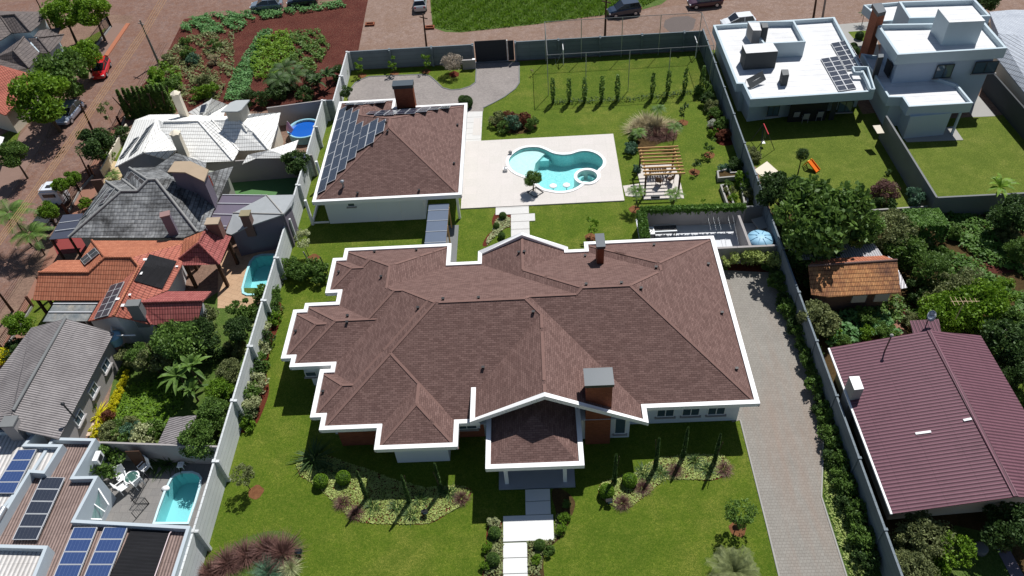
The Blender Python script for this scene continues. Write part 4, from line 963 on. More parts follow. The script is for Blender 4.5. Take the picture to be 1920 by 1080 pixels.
def uvcells(name, c, line, nu=6, nv=10):
    m = N(name); tc = m.n('TexCoord'); sp = m.n('SeparateXYZ'); m.l(tc.outputs['UV'], sp.inputs[0])
    e1 = m.ramp(m.math('FRACT', m.math('MULTIPLY', sp.outputs[0], nu)), [(.0, (1, 1, 1)), (.06, (0, 0, 0))]); e2 = m.ramp(m.math('FRACT', m.math('MULTIPLY', sp.outputs[1], nv)), [(.0, (1, 1, 1)), (.06, (0, 0, 0))])
    m.col(m.mix(m.mix(1.0, e1, e2, 'LIGHTEN'), c, line)); m.rough(.2); m.spec(.6); return m.m
celld = uvcells('dark_cell_grid', (.028, .034, .05), (.14, .15, .17)); cellblue = uvcells('blue_cell_grid', (.032, .06, .16), (.17, .23, .38))
def panels_on(roofo, px4, nx, ny, name='solar_panel', cm=None, lift=.1, z=None):
    """nx by ny solar panels filling the quad px4 (far-left, far-right, near-right, near-left) laid on the roof"""
    FL, FR, NR, NL = [hit(roofo, u, v)[0]+Vector((0, 0, lift)) for u, v in px4]
    if z: FL, FR, NR, NL = [P(u, v, z) for u, v in px4]
    NR = FR+NL-FL if z is None else NR
    at = lambda s_, t_: FL.lerp(FR, s_).lerp(NL.lerp(NR, s_), t_)
    for j in range(ny):
        for i in range(nx):
            g_ = .012
            q = [at((i+g_)/nx, (j+g_)/ny), at((i+1-g_)/nx, (j+g_)/ny), at((i+1-g_)/nx, (j+1-g_)/ny), at((i+g_)/nx, (j+1-g_)/ny)]
            c_ = sum(q, Vector())/4
            q = [p_-c_ for p_ in q]; n_ = (q[1]-q[0]).cross(q[3]-q[0]).normalized(); n_ = n_ if n_.z > 0 else -n_
            b = MB(); inn = [p_*.93 for p_ in q]
            for k in range(4):
                k2 = (k+1) % 4; b.poly([q[k], q[k2], inn[k2], inn[k]]); b.poly([q[k]-n_*.04, q[k2]-n_*.04, q[k2], q[k]])
            b.poly([p_-n_*.09 for p_ in q][::-1]); t = b.build(name, alu, roofo.parent); t.location = c_
            me = bpy.data.meshes.new('cells'); me.from_pydata([tuple(p_-n_*.006) for p_ in inn], [], [(0, 1, 2, 3)]); me.materials.append(cm or celld)
            ul = me.uv_layers.new(); 
            for li, uv_ in enumerate(((0, 0), (1, 0), (1, 1), (0, 1))): ul.data[li].uv = uv_
            o = bpy.data.objects.new('cells', me); C.objects.link(o); o.parent = t
def mat_on(roofo, px4, name, label, cat, mat, lift=.08, th=.03):
    b = MB(); n = 7; q = [Vector((u, v)) for u, v in px4]
    G_ = [[hit(roofo, *q[0].lerp(q[1], i/n).lerp(q[3].lerp(q[2], i/n), j/n))[0]+Vector((0, 0, lift)) for i in range(n+1)] for j in range(n+1)]
    dz = Vector((0, 0, -th))
    for j in range(n):
        for i in range(n): b.poly([G_[j][i], G_[j][i+1], G_[j+1][i+1], G_[j+1][i]][::-1])
    edge = [G_[0][i] for i in range(n+1)]+[G_[j][n] for j in range(1, n+1)]+[G_[n][i] for i in range(n-1, -1, -1)]+[G_[j][0] for j in range(n-1, 0, -1)]
    for a_, c_ in zip(edge, edge[1:]+edge[:1]): b.poly([a_, c_, c_+dz, a_+dz])
    return b.build(name, mat, roofo.parent)
# ---- cream-tiled house
W = thing('cream_tiled_house', 'house with complex pale cream tiled roofs, uphill of the mossy grey roofed house', 'house')
V = dict(a=(215,313,2.8),b=(268,286,4.4),c=(295,223,4.6),d=(253,225,3.0),e=(312,299,3.0),f=(333,281,3.5),g=(300,241,4.6),R1=(307,229,5.0),R2=(372,227.5,5.0),M1=(437,302,3.0),m2=(386,304,3.0),m3=(345,303,3.0),
 S1=(397,225,5.0),N1=(448,282.5,3.0),T1=(447,224,5.0),U1=(463,248,4.1),U2=(475,248,4.1),X1=(503,281,3.0),e1=(473,213,4.8),e2=(526,211,3.3),e3=(520,238,3.3),e4=(507,281,2.9),k1=(418,218,3.6),k2=(342,214,3.4),k3=(280,215,3.2),
 A=(398,185,4.6),B=(352,211,2.9),D=(380,221,3.3),E=(427,196,3.0),G=(418,221,3.1))
wr_ = pxroof(W, whitet, V, ['abcd', ('b','e','f','g'), ('b','g','R1','c'), ('g','R1','R2','M1','m2','m3','f'), ('R2','S1','N1','M1'), ('S1','T1','U1','U2','X1','N1'), ('T1','e1','e2','e3','U2','U1'), ('U2','e3','e4','X1'), ('d','c','R1','k3'), ('R1','R2','S1','T1','e1','k1','k2','k3'), ('B','A','D'), ('A','E','G','D')])
caps(W, whitet, V, [('b','c'),('R1','R2'),('R2','M1'),('S1','N1'),('T1','U1'),('U2','X1'),('A','D')], .09)
pxwall(W, creamw, [V[k] for k in ('d','m3','M1','N1','X1','e4','e3','e2','k2')], inset=.5)
gwall(W, plain('blue_grey_gable_paint', sr(150, 158, 168), .8, .05), [V['a'], V['b'], V['e']], back=(0, .5))
pstack(W, 346, 217, 4.0, 6.6, .75, .55, creamw, creamw, pyr=True); pstack(W, 343, 284, 3.9, 6.0, .8, .6, creamw, creamw, pyr=True)
def tankbox(parent, px, z0, z1, wallm, roofm, name='tank_room', vault=.0, over=.25):
    lo = [tuple(P(u, v, z1)[:2]) for u, v in px]
    if area(lo) < 0: lo = lo[::-1]
    inn = [tuple(p) for p in offset(lo, -over)]
    b = MB(); b.prism(inn, z0, z1-.12); o = b.build(name, wallm, parent); b = MB(); b.prism(lo, z1-.118, z1); b.build(name+'_roof', roofm, o); return o
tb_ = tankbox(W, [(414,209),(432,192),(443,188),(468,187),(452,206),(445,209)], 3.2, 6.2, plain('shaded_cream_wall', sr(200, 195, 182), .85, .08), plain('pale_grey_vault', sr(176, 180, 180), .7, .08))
panels_on(wr_, [(252,262),(262,257),(234,296),(223,300)], 1, 5, lift=.14)
panels_on(wr_, [(275,243),(291,230),(258,285),(241,296)], 1, 5, lift=.14)
panels_on(wr_, [(378,199),(389,196),(384,207),(374,215)], 1, 1, lift=.14)
ex = thing('cream_annex', 'cream annex roof with a dark window awning beside the grey boundary wall', 'outbuilding')
V2 = dict(a=(465,290,3.0),b=(480,297,2.7),c=(548,296,3.0),d=(560,262,3.0),e=(505,281,3.3),f=(454,308,2.5))
pxroof(ex, whitet, V2, ['eabc', ('e','c','d'), ('a','f','b')]); pxwall(ex, creamw, [(482,297,2.6),(548,296,2.6),(560,266,2.6),(508,284,2.6)], inset=.25)
b = MB(); q = PX([(530,290),(570,288),(574,296),(530,298)], 3.05); b.poly(q); b.build('solar_panel', celld, ex).modifiers.new('s', 'SOLIDIFY').thickness = .04
wall_run('dark-shaded garden wall with a diamond screen behind the round blue pool', P(500, 202, 2.4)[:2], P(612, 187, 2.4)[:2], 2.4, [], 1, greyw, greyw, 'garden_wall')
wall_run('grey wall between the turf court and the cream-tiled house', P(385, 306, 2.6)[:2], P(585, 290, 2.6)[:2], 2.6, [], 1, greyw, greyw, 'garden_wall')
rp = P(577, 245, .6); t = thing('round_pool', 'round above-ground pool of bright blue water behind the cream-tiled house', 'pool', (rp.x-.3, rp.y, 0))
b = MB(); b.lathe([(1.75, 0), (1.75, .85), (1.85, .9), (1.85, .95), (1.65, .95), (1.65, .5)], n=32); b.build('pool_wall', plain('pale_blue_liner', sr(150, 200, 215), .5, .05), t)
b = MB(); b.lathe([(1.66, .72), (0, .72)], n=32); b.build('water', plain('bright_blue_water', sr(28, 96, 190), .1, .1, 1, .6), t)
p_ = P(544, 245, 1.2); t = thing('parasol', 'folded pink parasol beside the round blue pool', 'parasol', (p_.x, p_.y, 0))
b = MB(); b.tube([(0, 0, 0), (0, 0, 2.4)], .03, 6); b.build('pole', white, t); b = MB(); b.lathe([(.05, .9), (.42, 1.3), (.12, 2.2), (0, 2.4)], n=8, sx=1, sy=.5); b.build('canopy', plain('pink_fabric', sr(205, 160, 190), .9, .1), t)
# ---- mossy grey house
G = thing('mossy_grey_house', 'house with a big mossy grey hipped tile roof, just below the cream-tiled house', 'house')
V = dict(p1=(278,337.5,5.5),p2=(292.5,336.7,5.5),p3=(226.7,359,4.9),p4=(258,358.5,4.9),p5=(129,445,2.95),p6=(370,435.5,3.0),p7=(345,446,2.95),L1=(199,340,3.2),L2=(230,337,3.4),d1=(243,315,4.3),d2=(291,313,3.6),d3=(313,324,3.9),d4=(322,331,4.3),
 g1=(330,286.7,4.7),g2=(387,305,3.3),g3=(383,320,3.8),r1=(438,312,3.2),r2=(383,432,3.0),r3=(385,325,4.0))
gr_ = pxroof(G, greytile, V, [('p5','p3','p4','p1','p2','p6','p7'), ('p5','L1','p3'), ('L1','p3','p4','L2'), ('L2','d1','p1','p4'), ('d1','d2','d3','d4','p2','p1'), ('d2','g1','g3','d3'), ('g1','g2','r3','g3'), ('p2','d4','g3','r3','r1','r2','p6')])
caps(G, plain('grey_ridge_tile', sr(150, 150, 148), .8, .15), V, [('p5','p3'),('p3','p4'),('p4','p1'),('p1','p2'),('p2','p6'),('L1','p3'),('d1','p1'),('L2','p4')], .13)
pxwall(G, plain('pale_green_grey_wall', sr(168, 172, 160), .85, .08), [V[k] for k in ('p5','p7','p6','r2','r1','g2','d2','d1','L2','L1')], inset=.6)
tankbox(G, [(314,322),(327,302.5),(357,302),(391,318),(382.5,340),(347,323)], 2.9, 6.4, purpw, plain('tan_concrete_roof', sr(178, 158, 134), .9, .15, 1.2, bump=.01), over=.2)
o = bpy.data.objects[-1] if False else None
p_ = P(389, 345, 5.1); b = MB(); b.obox((p_.x-.15, p_.y+.35, 5.0), (.05, .3, 0), (-.4*.7, .0, 0), (0, 0, .55)); 
b.build('shutter', plain('red_shutter', sr(150, 62, 42), .7, .1), G)
pstack(G, 322, 428, 3.6, 5.2, .75, .6, maue_w, plain('pinkish_chimney', sr(150, 120, 116), .85, .1), ang=.3)
panels_on(gr_, [(246.7,323),(272.5,341.7),(261,352.5),(236.7,336)], 3, 1, lift=.14)
panels_on(gr_, [(191,362),(203,353),(172,403),(150,414)], 1, 5, lift=.14)
panels_on(gr_, [(206,359),(216,355),(203,375),(184,387)], 1, 3, lift=.14)
cp = thing('carport_canopy', 'dark panelled carport canopy at the street side of the mossy grey house', 'canopy')
pxroof(cp, plain('dark_carport_sheet', sr(74, 78, 92), .35, .12, 1, .5), {}, [((118,403,2.9),(156,400,2.9),(132,446,2.7),(92,449,2.7))], th=.06)
for q in ((94,447),(128,444)): p_ = P(*q, 2.7); b = MB(); b.box(p_.x-.08, p_.x+.08, p_.y-.0, p_.y+.16, 0, 2.68); b.build('post', woodd, cp)
b = MB()
for u0, v0, u1, v1 in ((111,418,148,413),(103,433,141,428)): b.bar(P(u0, v0, 2.86), P(u1, v1, 2.86), .06, .05)
b.build('purlins', alu, cp)
sh = sheet('red_court', [tuple(p[:2]) for p in PX([(95,448),(165,445),(180,470),(108,478)])], .03, plain('red_floor_tiles', sr(140, 60, 58), .6, .15))
pa = thing('patio_roof', 'purple-grey translucent patio roof between the mossy grey house and the small grey hip', 'canopy')
po_ = pxroof(pa, polyc, {}, [((417,365,2.9),(499,366,2.9),(437,400,2.8),(423,430,2.7),(383,432,2.7))], th=.06)
b = MB()
for q in (((408,381,2.93),(478,382,2.93)), ((400,401,2.88),(437,402,2.88)), ((388,424,2.8),(425,424,2.8)), ((417,365,2.95),(499,366,2.95))): b.bar(P(*q[0]), P(*q[1]), .07, .05)
b.build('glazing_bars', alu, pa)
for q in ((419,368),(490,367),(386,430)): p_ = P(*q, 2.6); b = MB(); b.box(p_.x-.07, p_.x+.07, p_.y, p_.y+.14, 0, 2.68); b.build('post', darkr, pa)
sg = thing('small_grey_outbuilding', 'mauve-walled outbuilding with a small worn grey hip roof against the boundary wall', 'outbuilding')
smooth_g = plain('worn_grey_shingle', sr(162, 166, 168), .85, .16, 1.6, bump=.006)
V = dict(a=(500,366,3.1),b=(553,365,3.0),c=(547,385,3.2),x=(531,402,4.0),d=(437,399.5,3.0),e=(463,425,3.3),f=(434,440,2.8),g=(423,437,2.7))
sgr = pxroof(sg, smooth_g, V, [('a','x','d'), ('a','b','c','x'), ('d','x','e','f','g')]); caps(sg, conc, V, [('a','x'),('d','x')], .07)
gwall(sg, purpw, [V['f'], V['e'], V['x']], back=(0, .15)); gwall(sg, purpw, [V['x'], V['c']], back=(-.12, 0))
pstack(sg, 467, 420, 3.3, 4.5, .8, .7, plain('brown_plaster', sr(120, 96, 88), .9, .12), plain('mossy_cap', sr(150, 140, 112), .9, .2))
q = PX([(487,443),(504,443)], 2.1); b = MB(); dv = (q[1]-q[0]); yy = P(500, 467, 0)
b.obox((yy.x, yy.y-.03, 1.05), (.55, .12, 0), (0, .03, 0), (0, 0, 1.05)); b.build('door', woodd, sg)
# ---- orange-roofed house
O_ = thing('orange_roofed_house', 'long orange clay tiled house between the mossy grey house and the grey corrugated house', 'house')
V = dict(r0=(72.5,511,4.3),r1=(166.7,511,4.3),f0=(61,563,2.9),f1=(188,563,2.9),b0=(108,488,3.1),b1=(150,487.5,3.1),u0=(172.5,451,3.0),u1=(346,451,3.1),s0=(196.7,483,5.0),s1=(246,483,5.0),k=(260,500,4.7),n=(212.5,592.5,4.5),w=(165,602,3.0),
 h=(347,456,3.1),i=(340,500,3.2),j=(317,543,3.1),v=(258,568,3.6),y=(243,598,3.4),zz=(284,609,3.0))
or_ = pxroof(O_, orange, V, [('r0','r1','b1','b0'), ('r1','s0','u0','b1'), ('r0','r1','s0','s1','k','f1','f0'), ('u0','u1','h','s1','s0')])
caps(O_, orange, V, [('r0','r1'),('u0','s0'),('s0','s1'),('s1','k'),('k','n'),('r1','s0')], .11)
or2 = pxroof(O_, tiles('reddish_clay_tiles', sr(188, 116, 98), sr(174, 102, 86), sr(150, 88, 74), .4, .24, .03, (.6, .9)), V, [('k','n','w','f1'), ('k','s1','h','i','j','v','zz','y','n')], 'main_wing_roof')
for u, v, w2 in ((221,561,.3),(262,513,.35),(228,573,.35),(271,487,.3),(242,553,.25),(205,563,.25),(250,577,.4),(331,500,.2),(303,492,.0)):
    if w2: p_, n_ = hit(or2, u, v); b = MB(); t_ = Vector((1, 0, 0)).cross(n_).normalized(); b.obox(p_+n_*.05, Vector((1, 0, 0))*w2*.6, t_*w2*.4, n_*.015); b.build('patch_tile', white, O_)
V2 = dict(a=(257.5,567.5,4.2),b=(314,546,3.1),c=(396,546,3.1),d=(380,564,4.2),e=(371,601,3.1),f=(314,603,3.1),g=(312.5,609,2.9),h=(284,609,2.95))
or3 = pxroof(O_, redt, V2, [('a','b','c','d'), ('a','d','e','f','g','h')], 'rear_wing_roof'); caps(O_, redt, V2, [('a','d'),('a','h')], .11, 'rear_ridge_caps')
wht = plain('white_house_wall', sr(205, 205, 205), .85, .08)
gwall(O_, wht, [V['w'], V['n'], V['y'], V['zz']], back=(0, .25)); pxwall(O_, wht, [(188,560,2.8),(176,590,2.8),(200,575,2.8),(306,540,2.8),(330,500,2.8),(335,460,2.8),(185,462,2.8),(160,500,2.8)], inset=.2)
pxwall(O_, wht, [(270,600,2.8),(365,598,2.8),(384,552,2.8),(320,552,2.8),(300,560,2.8)], inset=.3, name='rear_wall')
for q in ((64,560),(86,560),(66,520)): p_ = P(*q, 2.8); b = MB(); b.box(p_.x, p_.x+.2, p_.y, p_.y+.2, 0, 2.8); b.build('post', woodd, O_)
pstack(O_, 262, 590, 3.6, 4.9, 1.0, .6, MATS['weathered_concrete'], MATS['weathered_concrete'])
b = MB(); p_ = P(222, 605, 2.4); b.box(p_.x-.9, p_.x+.9, p_.y-.05, p_.y, 2.0, 2.35); b.build('vent_grille', blackp, O_)
panels_on(or_, [(178,466),(187,476),(159,499),(151,488)], 2, 2, lift=.14)
panels_on(or2, [(209,537),(234,529.5),(202,593),(177,600)], 2, 5, lift=.14)
mat_on(or2, [(281,478),(332,491),(305,543),(252,528)], 'pool_heater_mat', 'large black pool heating mat on the reddish tiles of the orange house', 'pool heater', heater, .1)
RG = thing('red_tiled_gazebo', 'open gazebo with a bright red tiled hip roof beside the narrow aqua pool', 'gazebo')
V = dict(x=(373,456,4.4),r=(386,431,4.5),a=(334,487.5,3.2),b=(340,497.5,3.0),c=(412,496,3.0),d=(434,443,3.0),e=(420,440,3.4),f=(345,448,3.6))
rg_ = pxroof(RG, redt, V, [('a','b','c','x'), ('x','c','d','e','r')]); pxroof(RG, orange, V, [('x','r','f','a')], 'back_slope'); caps(RG, redt, V, [('a','x'),('x','c'),('x','r')], .12)
for q in ((346,496),(407,494),(427,452),(348,462)): p_ = P(*q, 2.9); b = MB(); b.box(p_.x-.13, p_.x+.13, p_.y-.06, p_.y+.2, 0, 2.9); b.build('pillar', woodd, RG)
pstack(RG, 412, 446, 3.1, 5.0, 1.1, .8, plain('brown_plaster_b', sr(134, 98, 88), .9, .12), plain('sandy_cap', sr(178, 160, 138), .9, .15))
cg = thing('driveway_canopy', 'flat stained grey canopy in front of the orange tiled roof', 'canopy')
pxroof(cg, stained, {}, [((103,566,2.7),(184,566,2.7),(163,602,2.6),(80,603,2.6))], th=.06)
b = MB()
for q in (((100,569,2.75),(183,569,2.75)), ((91,585,2.72),(173,585,2.72))): b.bar(P(*q[0]), P(*q[1]), .1, .05)
b.build('glazing_bars', alu, cg)
for q in ((84,600),(158,600),(106,568)): p_ = P(*q, 2.6); b = MB(); b.box(p_.x-.06, p_.x+.06, p_.y, p_.y+.12, 0, 2.6); b.build('post', conc, cg)
# ---- grey corrugated house
F_ = thing('grey_corrugated_house', 'long house with a ribbed grey corrugated gable roof at the left edge', 'house')
V = dict(a=(123,597,4.5),b=(25,770,4.5),c=(214,624,3.1),d=(110,824,3.1),e=(58,615,3.2),f=(-14,712,3.2),g=(-30,775,3.2),h=(15,800,4.3),i=(-100,800,3.2))
fr_ = pxroof(F_, fibro, V, [('a','c','d','h','b'), ('a','e','f','g','i','h','b')]); caps(F_, MATS['weathered_concrete'], V, [('a','b')], .12)
pxwall(F_, greyw, [V[k] for k in ('e','c','d','i')], inset=.45)
for q in ((196,668),(170,716),(143,767)): 
    p0 = P(q[0], q[1], 1.9); dr = (P(*V['d'])-P(*V['c'])).normalized(); nn = Vector((-dr.y, dr.x, 0)); nn = nn if nn.x > 0 else -nn
    wp = P(*V['c']).lerp(P(*V['d']), (q[1]-624)/200)-nn*.43; window(F_, (wp.x, wp.y, 1.3), (dr.x, dr.y, 0), 1.1, .8, nn, 2)
pstack(F_, 32, 808, 3.5, 4.6, .9, .8, greyw, conc_d)
p_ = P(138, 780, 3.4); t = thing('vent_mast', 'dark pipe mast leaning up over the grey corrugated roof edge', 'mast', (p_.x, p_.y, 3.1)); b = MB(); b.tube([(0, 0, 0), (-.1, 0, 1.7)], .06, 8); b.build('pipe', metald, t); b = MB(); b.lathe([(.14, 0), (.14, .12), (0, .2)], (-.1, 0, 1.7), 10); b.build('pipe_cap', metald, t)
p_ = P(225, 652, 1.0); t = thing('water_tank', 'small round blue water tank on a stand beside the grey corrugated house', 'water tank', (p_.x, p_.y, 0))
b = MB(); b.lathe([(.5, 1.6), (.62, 2.4), (.66, 2.45), (.3, 2.6), (0, 2.62)], n=20); b.build('tank_body', lb, t)
for k in range(3): b = MB(); b.tube([(.4*math.cos(k*2.1), .4*math.sin(k*2.1), 0), (.4*math.cos(k*2.1), .4*math.sin(k*2.1), 1.6)], .05); b.build('leg', metalg, t)
for k, a_ in enumerate((1.9, -.1)): b = MB(); b.tube([(0, 0, 2.5), (2.0*math.cos(a_), 1.6*math.sin(a_), 2.6)], .06); b.build('pipe', white, t)
# ---- flat-roofed house bottom left
def para(parent, px, z1, z0, depth, wallm, roofm, th=.22, name='parapet', roofslope=None):
    lo = [tuple(P(u, v, z1)[:2]) for u, v in px]
    if area(lo) < 0: lo = lo[::-1]
    inn = [tuple(p) for p in offset(lo, -th)]
    b = MB(); ring(b, lo, inn, z0, z1); o = b.build(name, wallm, parent)
    b = MB(); b.prism(inn, z1-depth-.05, z1-depth); r_ = b.build(name.replace('parapet', 'roof')+('_sheet' if 'roof' in name else ''), roofm, parent); return o, r_
BL_ = thing('parapet_house', 'low house of brown and pale corrugated roofs behind parapets at the bottom left corner', 'house')
parw = plain('pale_blue_grey_parapet', sr(190, 200, 206), .8, .06)
_, rb1 = para(BL_, [(98,820),(180,822),(139,893),(184,892),(141,974),(357,986),(318,1110),(-60,1110),(-60,1030),(60,880)], 3.0, 0, .45, parw, brownfib, name='brown_parapet')
_, rb2 = para(BL_, [(-60,805),(73,806),(50,832),(118,833),(83,888),(56,886),(-30,1030),(-140,1030)], 3.25, 0, .4, parw, lightfib, name='pale_parapet')
_, rb3 = para(BL_, [(-60,1019),(90,1023),(55,1110),(-100,1110)], 3.5, 2.3, .45, parw, lightfib, name='front_parapet')
panels_on(rb1, [(78,894),(122,895),(69,1012),(22,1012)], 1, 5, cm=celld, z=2.85)
panels_on(rb2, [(33,843),(69,842),(27,925),(-18,925)], 1, 4, cm=cellblue, z=3.1)
panels_on(rb1, [(138,988),(183,988),(136,1108),(88,1108)], 1, 5, cm=cellblue, z=2.85)
panels_on(rb1, [(195,988),(240,988),(193,1108),(145,1108)], 1, 5, cm=cellblue, z=2.85)
mat_on(rb1, [(247,994),(319,998),(286,1108),(196,1108)], 'pool_heater_mat', 'black pool heating mat on the brown roof beside the boundary wall', 'pool heater', heater, .12)
b = MB(); b.tube([P(322, 996, 2.75), P(318, 1000, 2.75), P(285, 1095, 2.75)], .04, 6); tag(b.build('water_pipe', plain('pink_pipe', sr(225, 205, 205), .6, .05)), 'thin pale pipe along the edge of the black pool heating mat', 'pipe')
b = MB(); b.tube([P(8, 952, 3.4), P(-6, 976, 3.4)], .22, 14); tag(b.build('solar_boiler', metalg), 'shiny horizontal boiler cylinder on the pale roof at the left edge', 'boiler')
p_ = P(181, 856, 2.4); b = MB(); b.box(-.15, .2, -.4, .4, 0, .6); t = b.build('air_conditioner', white, BL_); t.location = (p_.x, p_.y, 1.9); b = MB(); b.obox((.21, 0, .3), (.01, 0, 0), (0, .24, 0), (0, 0, .22)); b.build('fan_grille', metald, t)
gl = thing('glass_screen', 'white-framed glass balustrade under the parapet next to the grey terrace', 'screen')
A_, B2 = P(187, 910, 2.4), P(203, 945, 2.4); q = [P(184,915,2.3), P(204,946,2.3), P(192,974,1.2), P(165,973,1.6)]
b = MB()
for i in range(4): b.bar(q[i], q[(i+1) % 4], .08)
b.bar(q[0].lerp(q[3], .5), q[1].lerp(q[2], .5), .06); b.build('frame', white, gl)
b = MB(); b.poly(q); gm = N('green_glass'); gm.col((.12, .3, .25)); gm.rough(.1); gm.b.inputs['Alpha'].default_value = .35; b.build('pane', gm.m, gl)
wall_run('grey terrace wall with a brown door behind the oval aqua pool', P(184, 829, 2.3)[:2], P(408, 837, 2.3)[:2], 2.3, [], 1, greyw, greyw, 'terrace_wall')
p_ = P(262, 850, 1.1); b = MB(); b.box(p_.x-.5, p_.x+.5, P(262, 845, 1.8).y-.25, P(262, 845, 1.8).y-.18, .05, 2.1); tag(b.build('wooden_door', woodd), 'brown wooden door in the grey terrace wall', 'door')
# terrace furniture
for u, v, rz, lab in ((232,897,.5,'white garden armchair left of the round white table'), (273,880,-.6,'white garden armchair farthest from the table, by the dark wall'), (259,907,-2.2,'white garden armchair right of the round white table'), (233,916,2.4,'white garden armchair in front of the round white table')):
    chair(lab, u, v, rz, white, 'white garden chairs on the grey terrace', 1.15)
p_ = P(247, 895, .7); t = thing('garden_table', 'round white glass-topped table among the white garden chairs', 'table', (p_.x, p_.y, .03))
b = MB(); b.lathe([(.52, .68), (.56, .72), (.52, .74), (.46, .72)], n=24); b.build('table_ring', white, t)
b = MB(); b.lathe([(.47, .71), (0, .71)], n=20); b.build('glass_top', gm.m, t)
for k in range(4): b = MB(); b.bar((.4*math.cos(k*1.57), .4*math.sin(k*1.57), 0), (.3*math.cos(k*1.57), .3*math.sin(k*1.57), .7), .04); b.build('leg', white, t)
p_ = P(339, 872, .4); t = thing('garden_stool', 'small white stool beside the upper end of the oval pool', 'stool', (p_.x, p_.y, .03))
b = MB(); b.box(-.22, .22, -.22, .22, .4, .46); b.build('seat', white, t)
for x in (-.18, .18):
    for y in (-.18, .18): b = MB(); b.bar((x, y, 0), (x*.8, y*.8, .4), .035); b.build('leg', white, t)
fx = PX([(284,853),(275,895),(262,935)], 0); t = thing('wire_fence', 'low black wire fence panels standing on the grey terrace', 'fence')
fn = [P(283,866), P(279,900), P(254,945), P(280,945), P(256,973)]
for A_, B2 in zip(fn, fn[1:]):
    b = MB(); u_ = Vector((0, 0, .85)); b.bar(A_, A_+u_, .04); b.bar(B2, B2+u_, .04); b.bar(A_+u_, B2+u_, .03); b.bar(A_+u_*.1, B2+u_*.1, .03)
    for k in range(1, 9): c_ = A_.lerp(B2, k/9); b.bar(c_, c_+u_, .012)
    b.build('fence_panel', metald, t)
# small shed and yard bits
S_ = thing('corrugated_shed', 'small shed with a corrugated grey roof among trees near the boundary wall', 'shed')
sr_o = pxroof(S_, fibro, {}, [((318,783,2.3),(370,778,2.5),(338,832,2.4),(296,831,2.2))], th=.05); pxwall(S_, woodd, [(320,786,2.1),(362,782,2.1),(336,829,2.1),(300,829,2.1)], inset=.2)
p_ = P(148, 802, .2); b = MB(); b.lathe([(.3, 0), (.42, .28), (.45, .28), (.33, .02), (0, .02)], (p_.x, p_.y, .03), 18); tag(b.build('blue_basin', plain('cyan_plastic', sr(60, 165, 220), .4, .05)), 'round bright blue basin on the patio by the grey corrugated house', 'basin')
# ---- right-hand neighbours
H1 = thing('white_flat_roofed_house', 'single-storey modern house with a blinding white flat roof just beyond the right boundary wall', 'house')
bw = plain('blue_white_wall', sr(190, 205, 212), .75, .05)
_, r1 = para(H1, [(1337,46.7),(1565,31.7),(1640,171),(1407,186),(1393,156.7),(1381,156.7)], 3.7, 2.75, .45, bw, whiteroof, .25)
pxwall(H1, bw, [(1340,56,2.7),(1565,42,2.7),(1625,160,2.7),(1560,170,2.7)] + [(1404,190,2.7),(1393,170,2.7),(1385,170,2.7)], inset=.3, ztop=2.98)
# raised roof volume, tank rooms
_, _r = para(H1, [(1402,40),(1489,38.5),(1511,78),(1432,82)], 5.0, 3.0, .6, bw, whiteroof, .2, 'upper_parapet')
def block(parent, px, z0, z1, wm, rm=None, name='roof_block'):
    lo = [tuple(P(u, v, z1)[:2]) for u, v in px]
    if area(lo) < 0: lo = lo[::-1]
    b = MB(); b.prism(lo, z0, z1, 0, 1); return b.build(name, [wm, rm or wm], parent)
block(H1, [(1392,84),(1449,80),(1459,96),(1399,100)], 3.0, 5.2, darkr, whiteroof, 'tank_room')
block(H1, [(1403,42),(1424,42),(1428,57),(1412,57)], 4.4, 5.9, greyw, whiteroof, 'stair_head')
block(H1, [(1427,43),(1439,43),(1441,51),(1430,52)], 4.4, 6.1, darkr, conc_d, 'chimney')
block(H1, [(1465,130),(1478,130),(1480,140),(1468,141)], 3.0, 4.5, darkr, conc_d, 'chimney')
for u, lab in ((1422, 'left of the two small white air conditioners on the white flat roof'), (1437.5, 'right of the two small white air conditioners on the white flat roof')):
    p_ = P(u, 119, 3.5); b = MB(); b.box(-.4, .4, -.15, .15, 0, .6); t = b.build('air_conditioner', white, H1); t.location = (p_.x, p_.y, 3.27); b = MB(); b.obox((-.08, -.16, .3), (.22, 0, 0), (0, .012, 0), (0, 0, .22)); b.build('fan_grille', metald, t)
panels_on(r1, [(1557,83),(1589,77),(1619,128),(1587,134)], 2, 6, lift=.14)
panels_on(r1, [(1538,112),(1570,107),(1606,170),(1572,173)], 2, 7, lift=.14)
t = thing('tilted_collector', 'dark solar collector tilted up on a stand on the white flat roof', 'solar collector')
q = [P(1399,149,4.0), P(1429,133,4.4), P(1436,149,3.7), P(1407,167,3.3)]; b = MB(); b.poly(q); b.build('collector_glass', darkr, t).modifiers.new('s', 'SOLIDIFY').thickness = .05
b = MB(); b.bar(q[0].lerp(q[3], .5), q[1].lerp(q[2], .5), .05); b.bar(q[3], q[2], .06); b.build('frame', alu, t)
for q_ in (q[1], q[0]): b = MB(); b.bar(q_, (q_.x, q_.y, 3.25), .05); b.build('leg', alu, t)
b = MB(); q = [P(*x_, 3.8) for x_ in ((1598,128),(1626,128),(1639,170),(1632,170),(1618,138),(1602,138))]
for a_, c_ in zip(q, q[1:]+q[:1]): b.bar(a_, c_, .15, .4)
b.build('inner_parapet', bw, H1)
for x0_, wd_, zz_, hh_ in ((1450,1.2,.9,1.3),(1589,1.5,.9,1.3)):
    wy1 = P(1472, 232).y+.25; xx = P(x0_, 215, 1.2).x; window(H1, (xx, wy1, zz_), (1, 0, 0), wd_, hh_, (0, -1, 0), 2, metald)
q = [P(1476, 231), P(1546, 227)]; b = MB(); b.box(q[0].x, q[1].x, wy1-.04, wy1, .0, 2.5); b.build('veranda_shade_panel', blackp, H1)  # solid black panel on the wall paints the shade inside the veranda
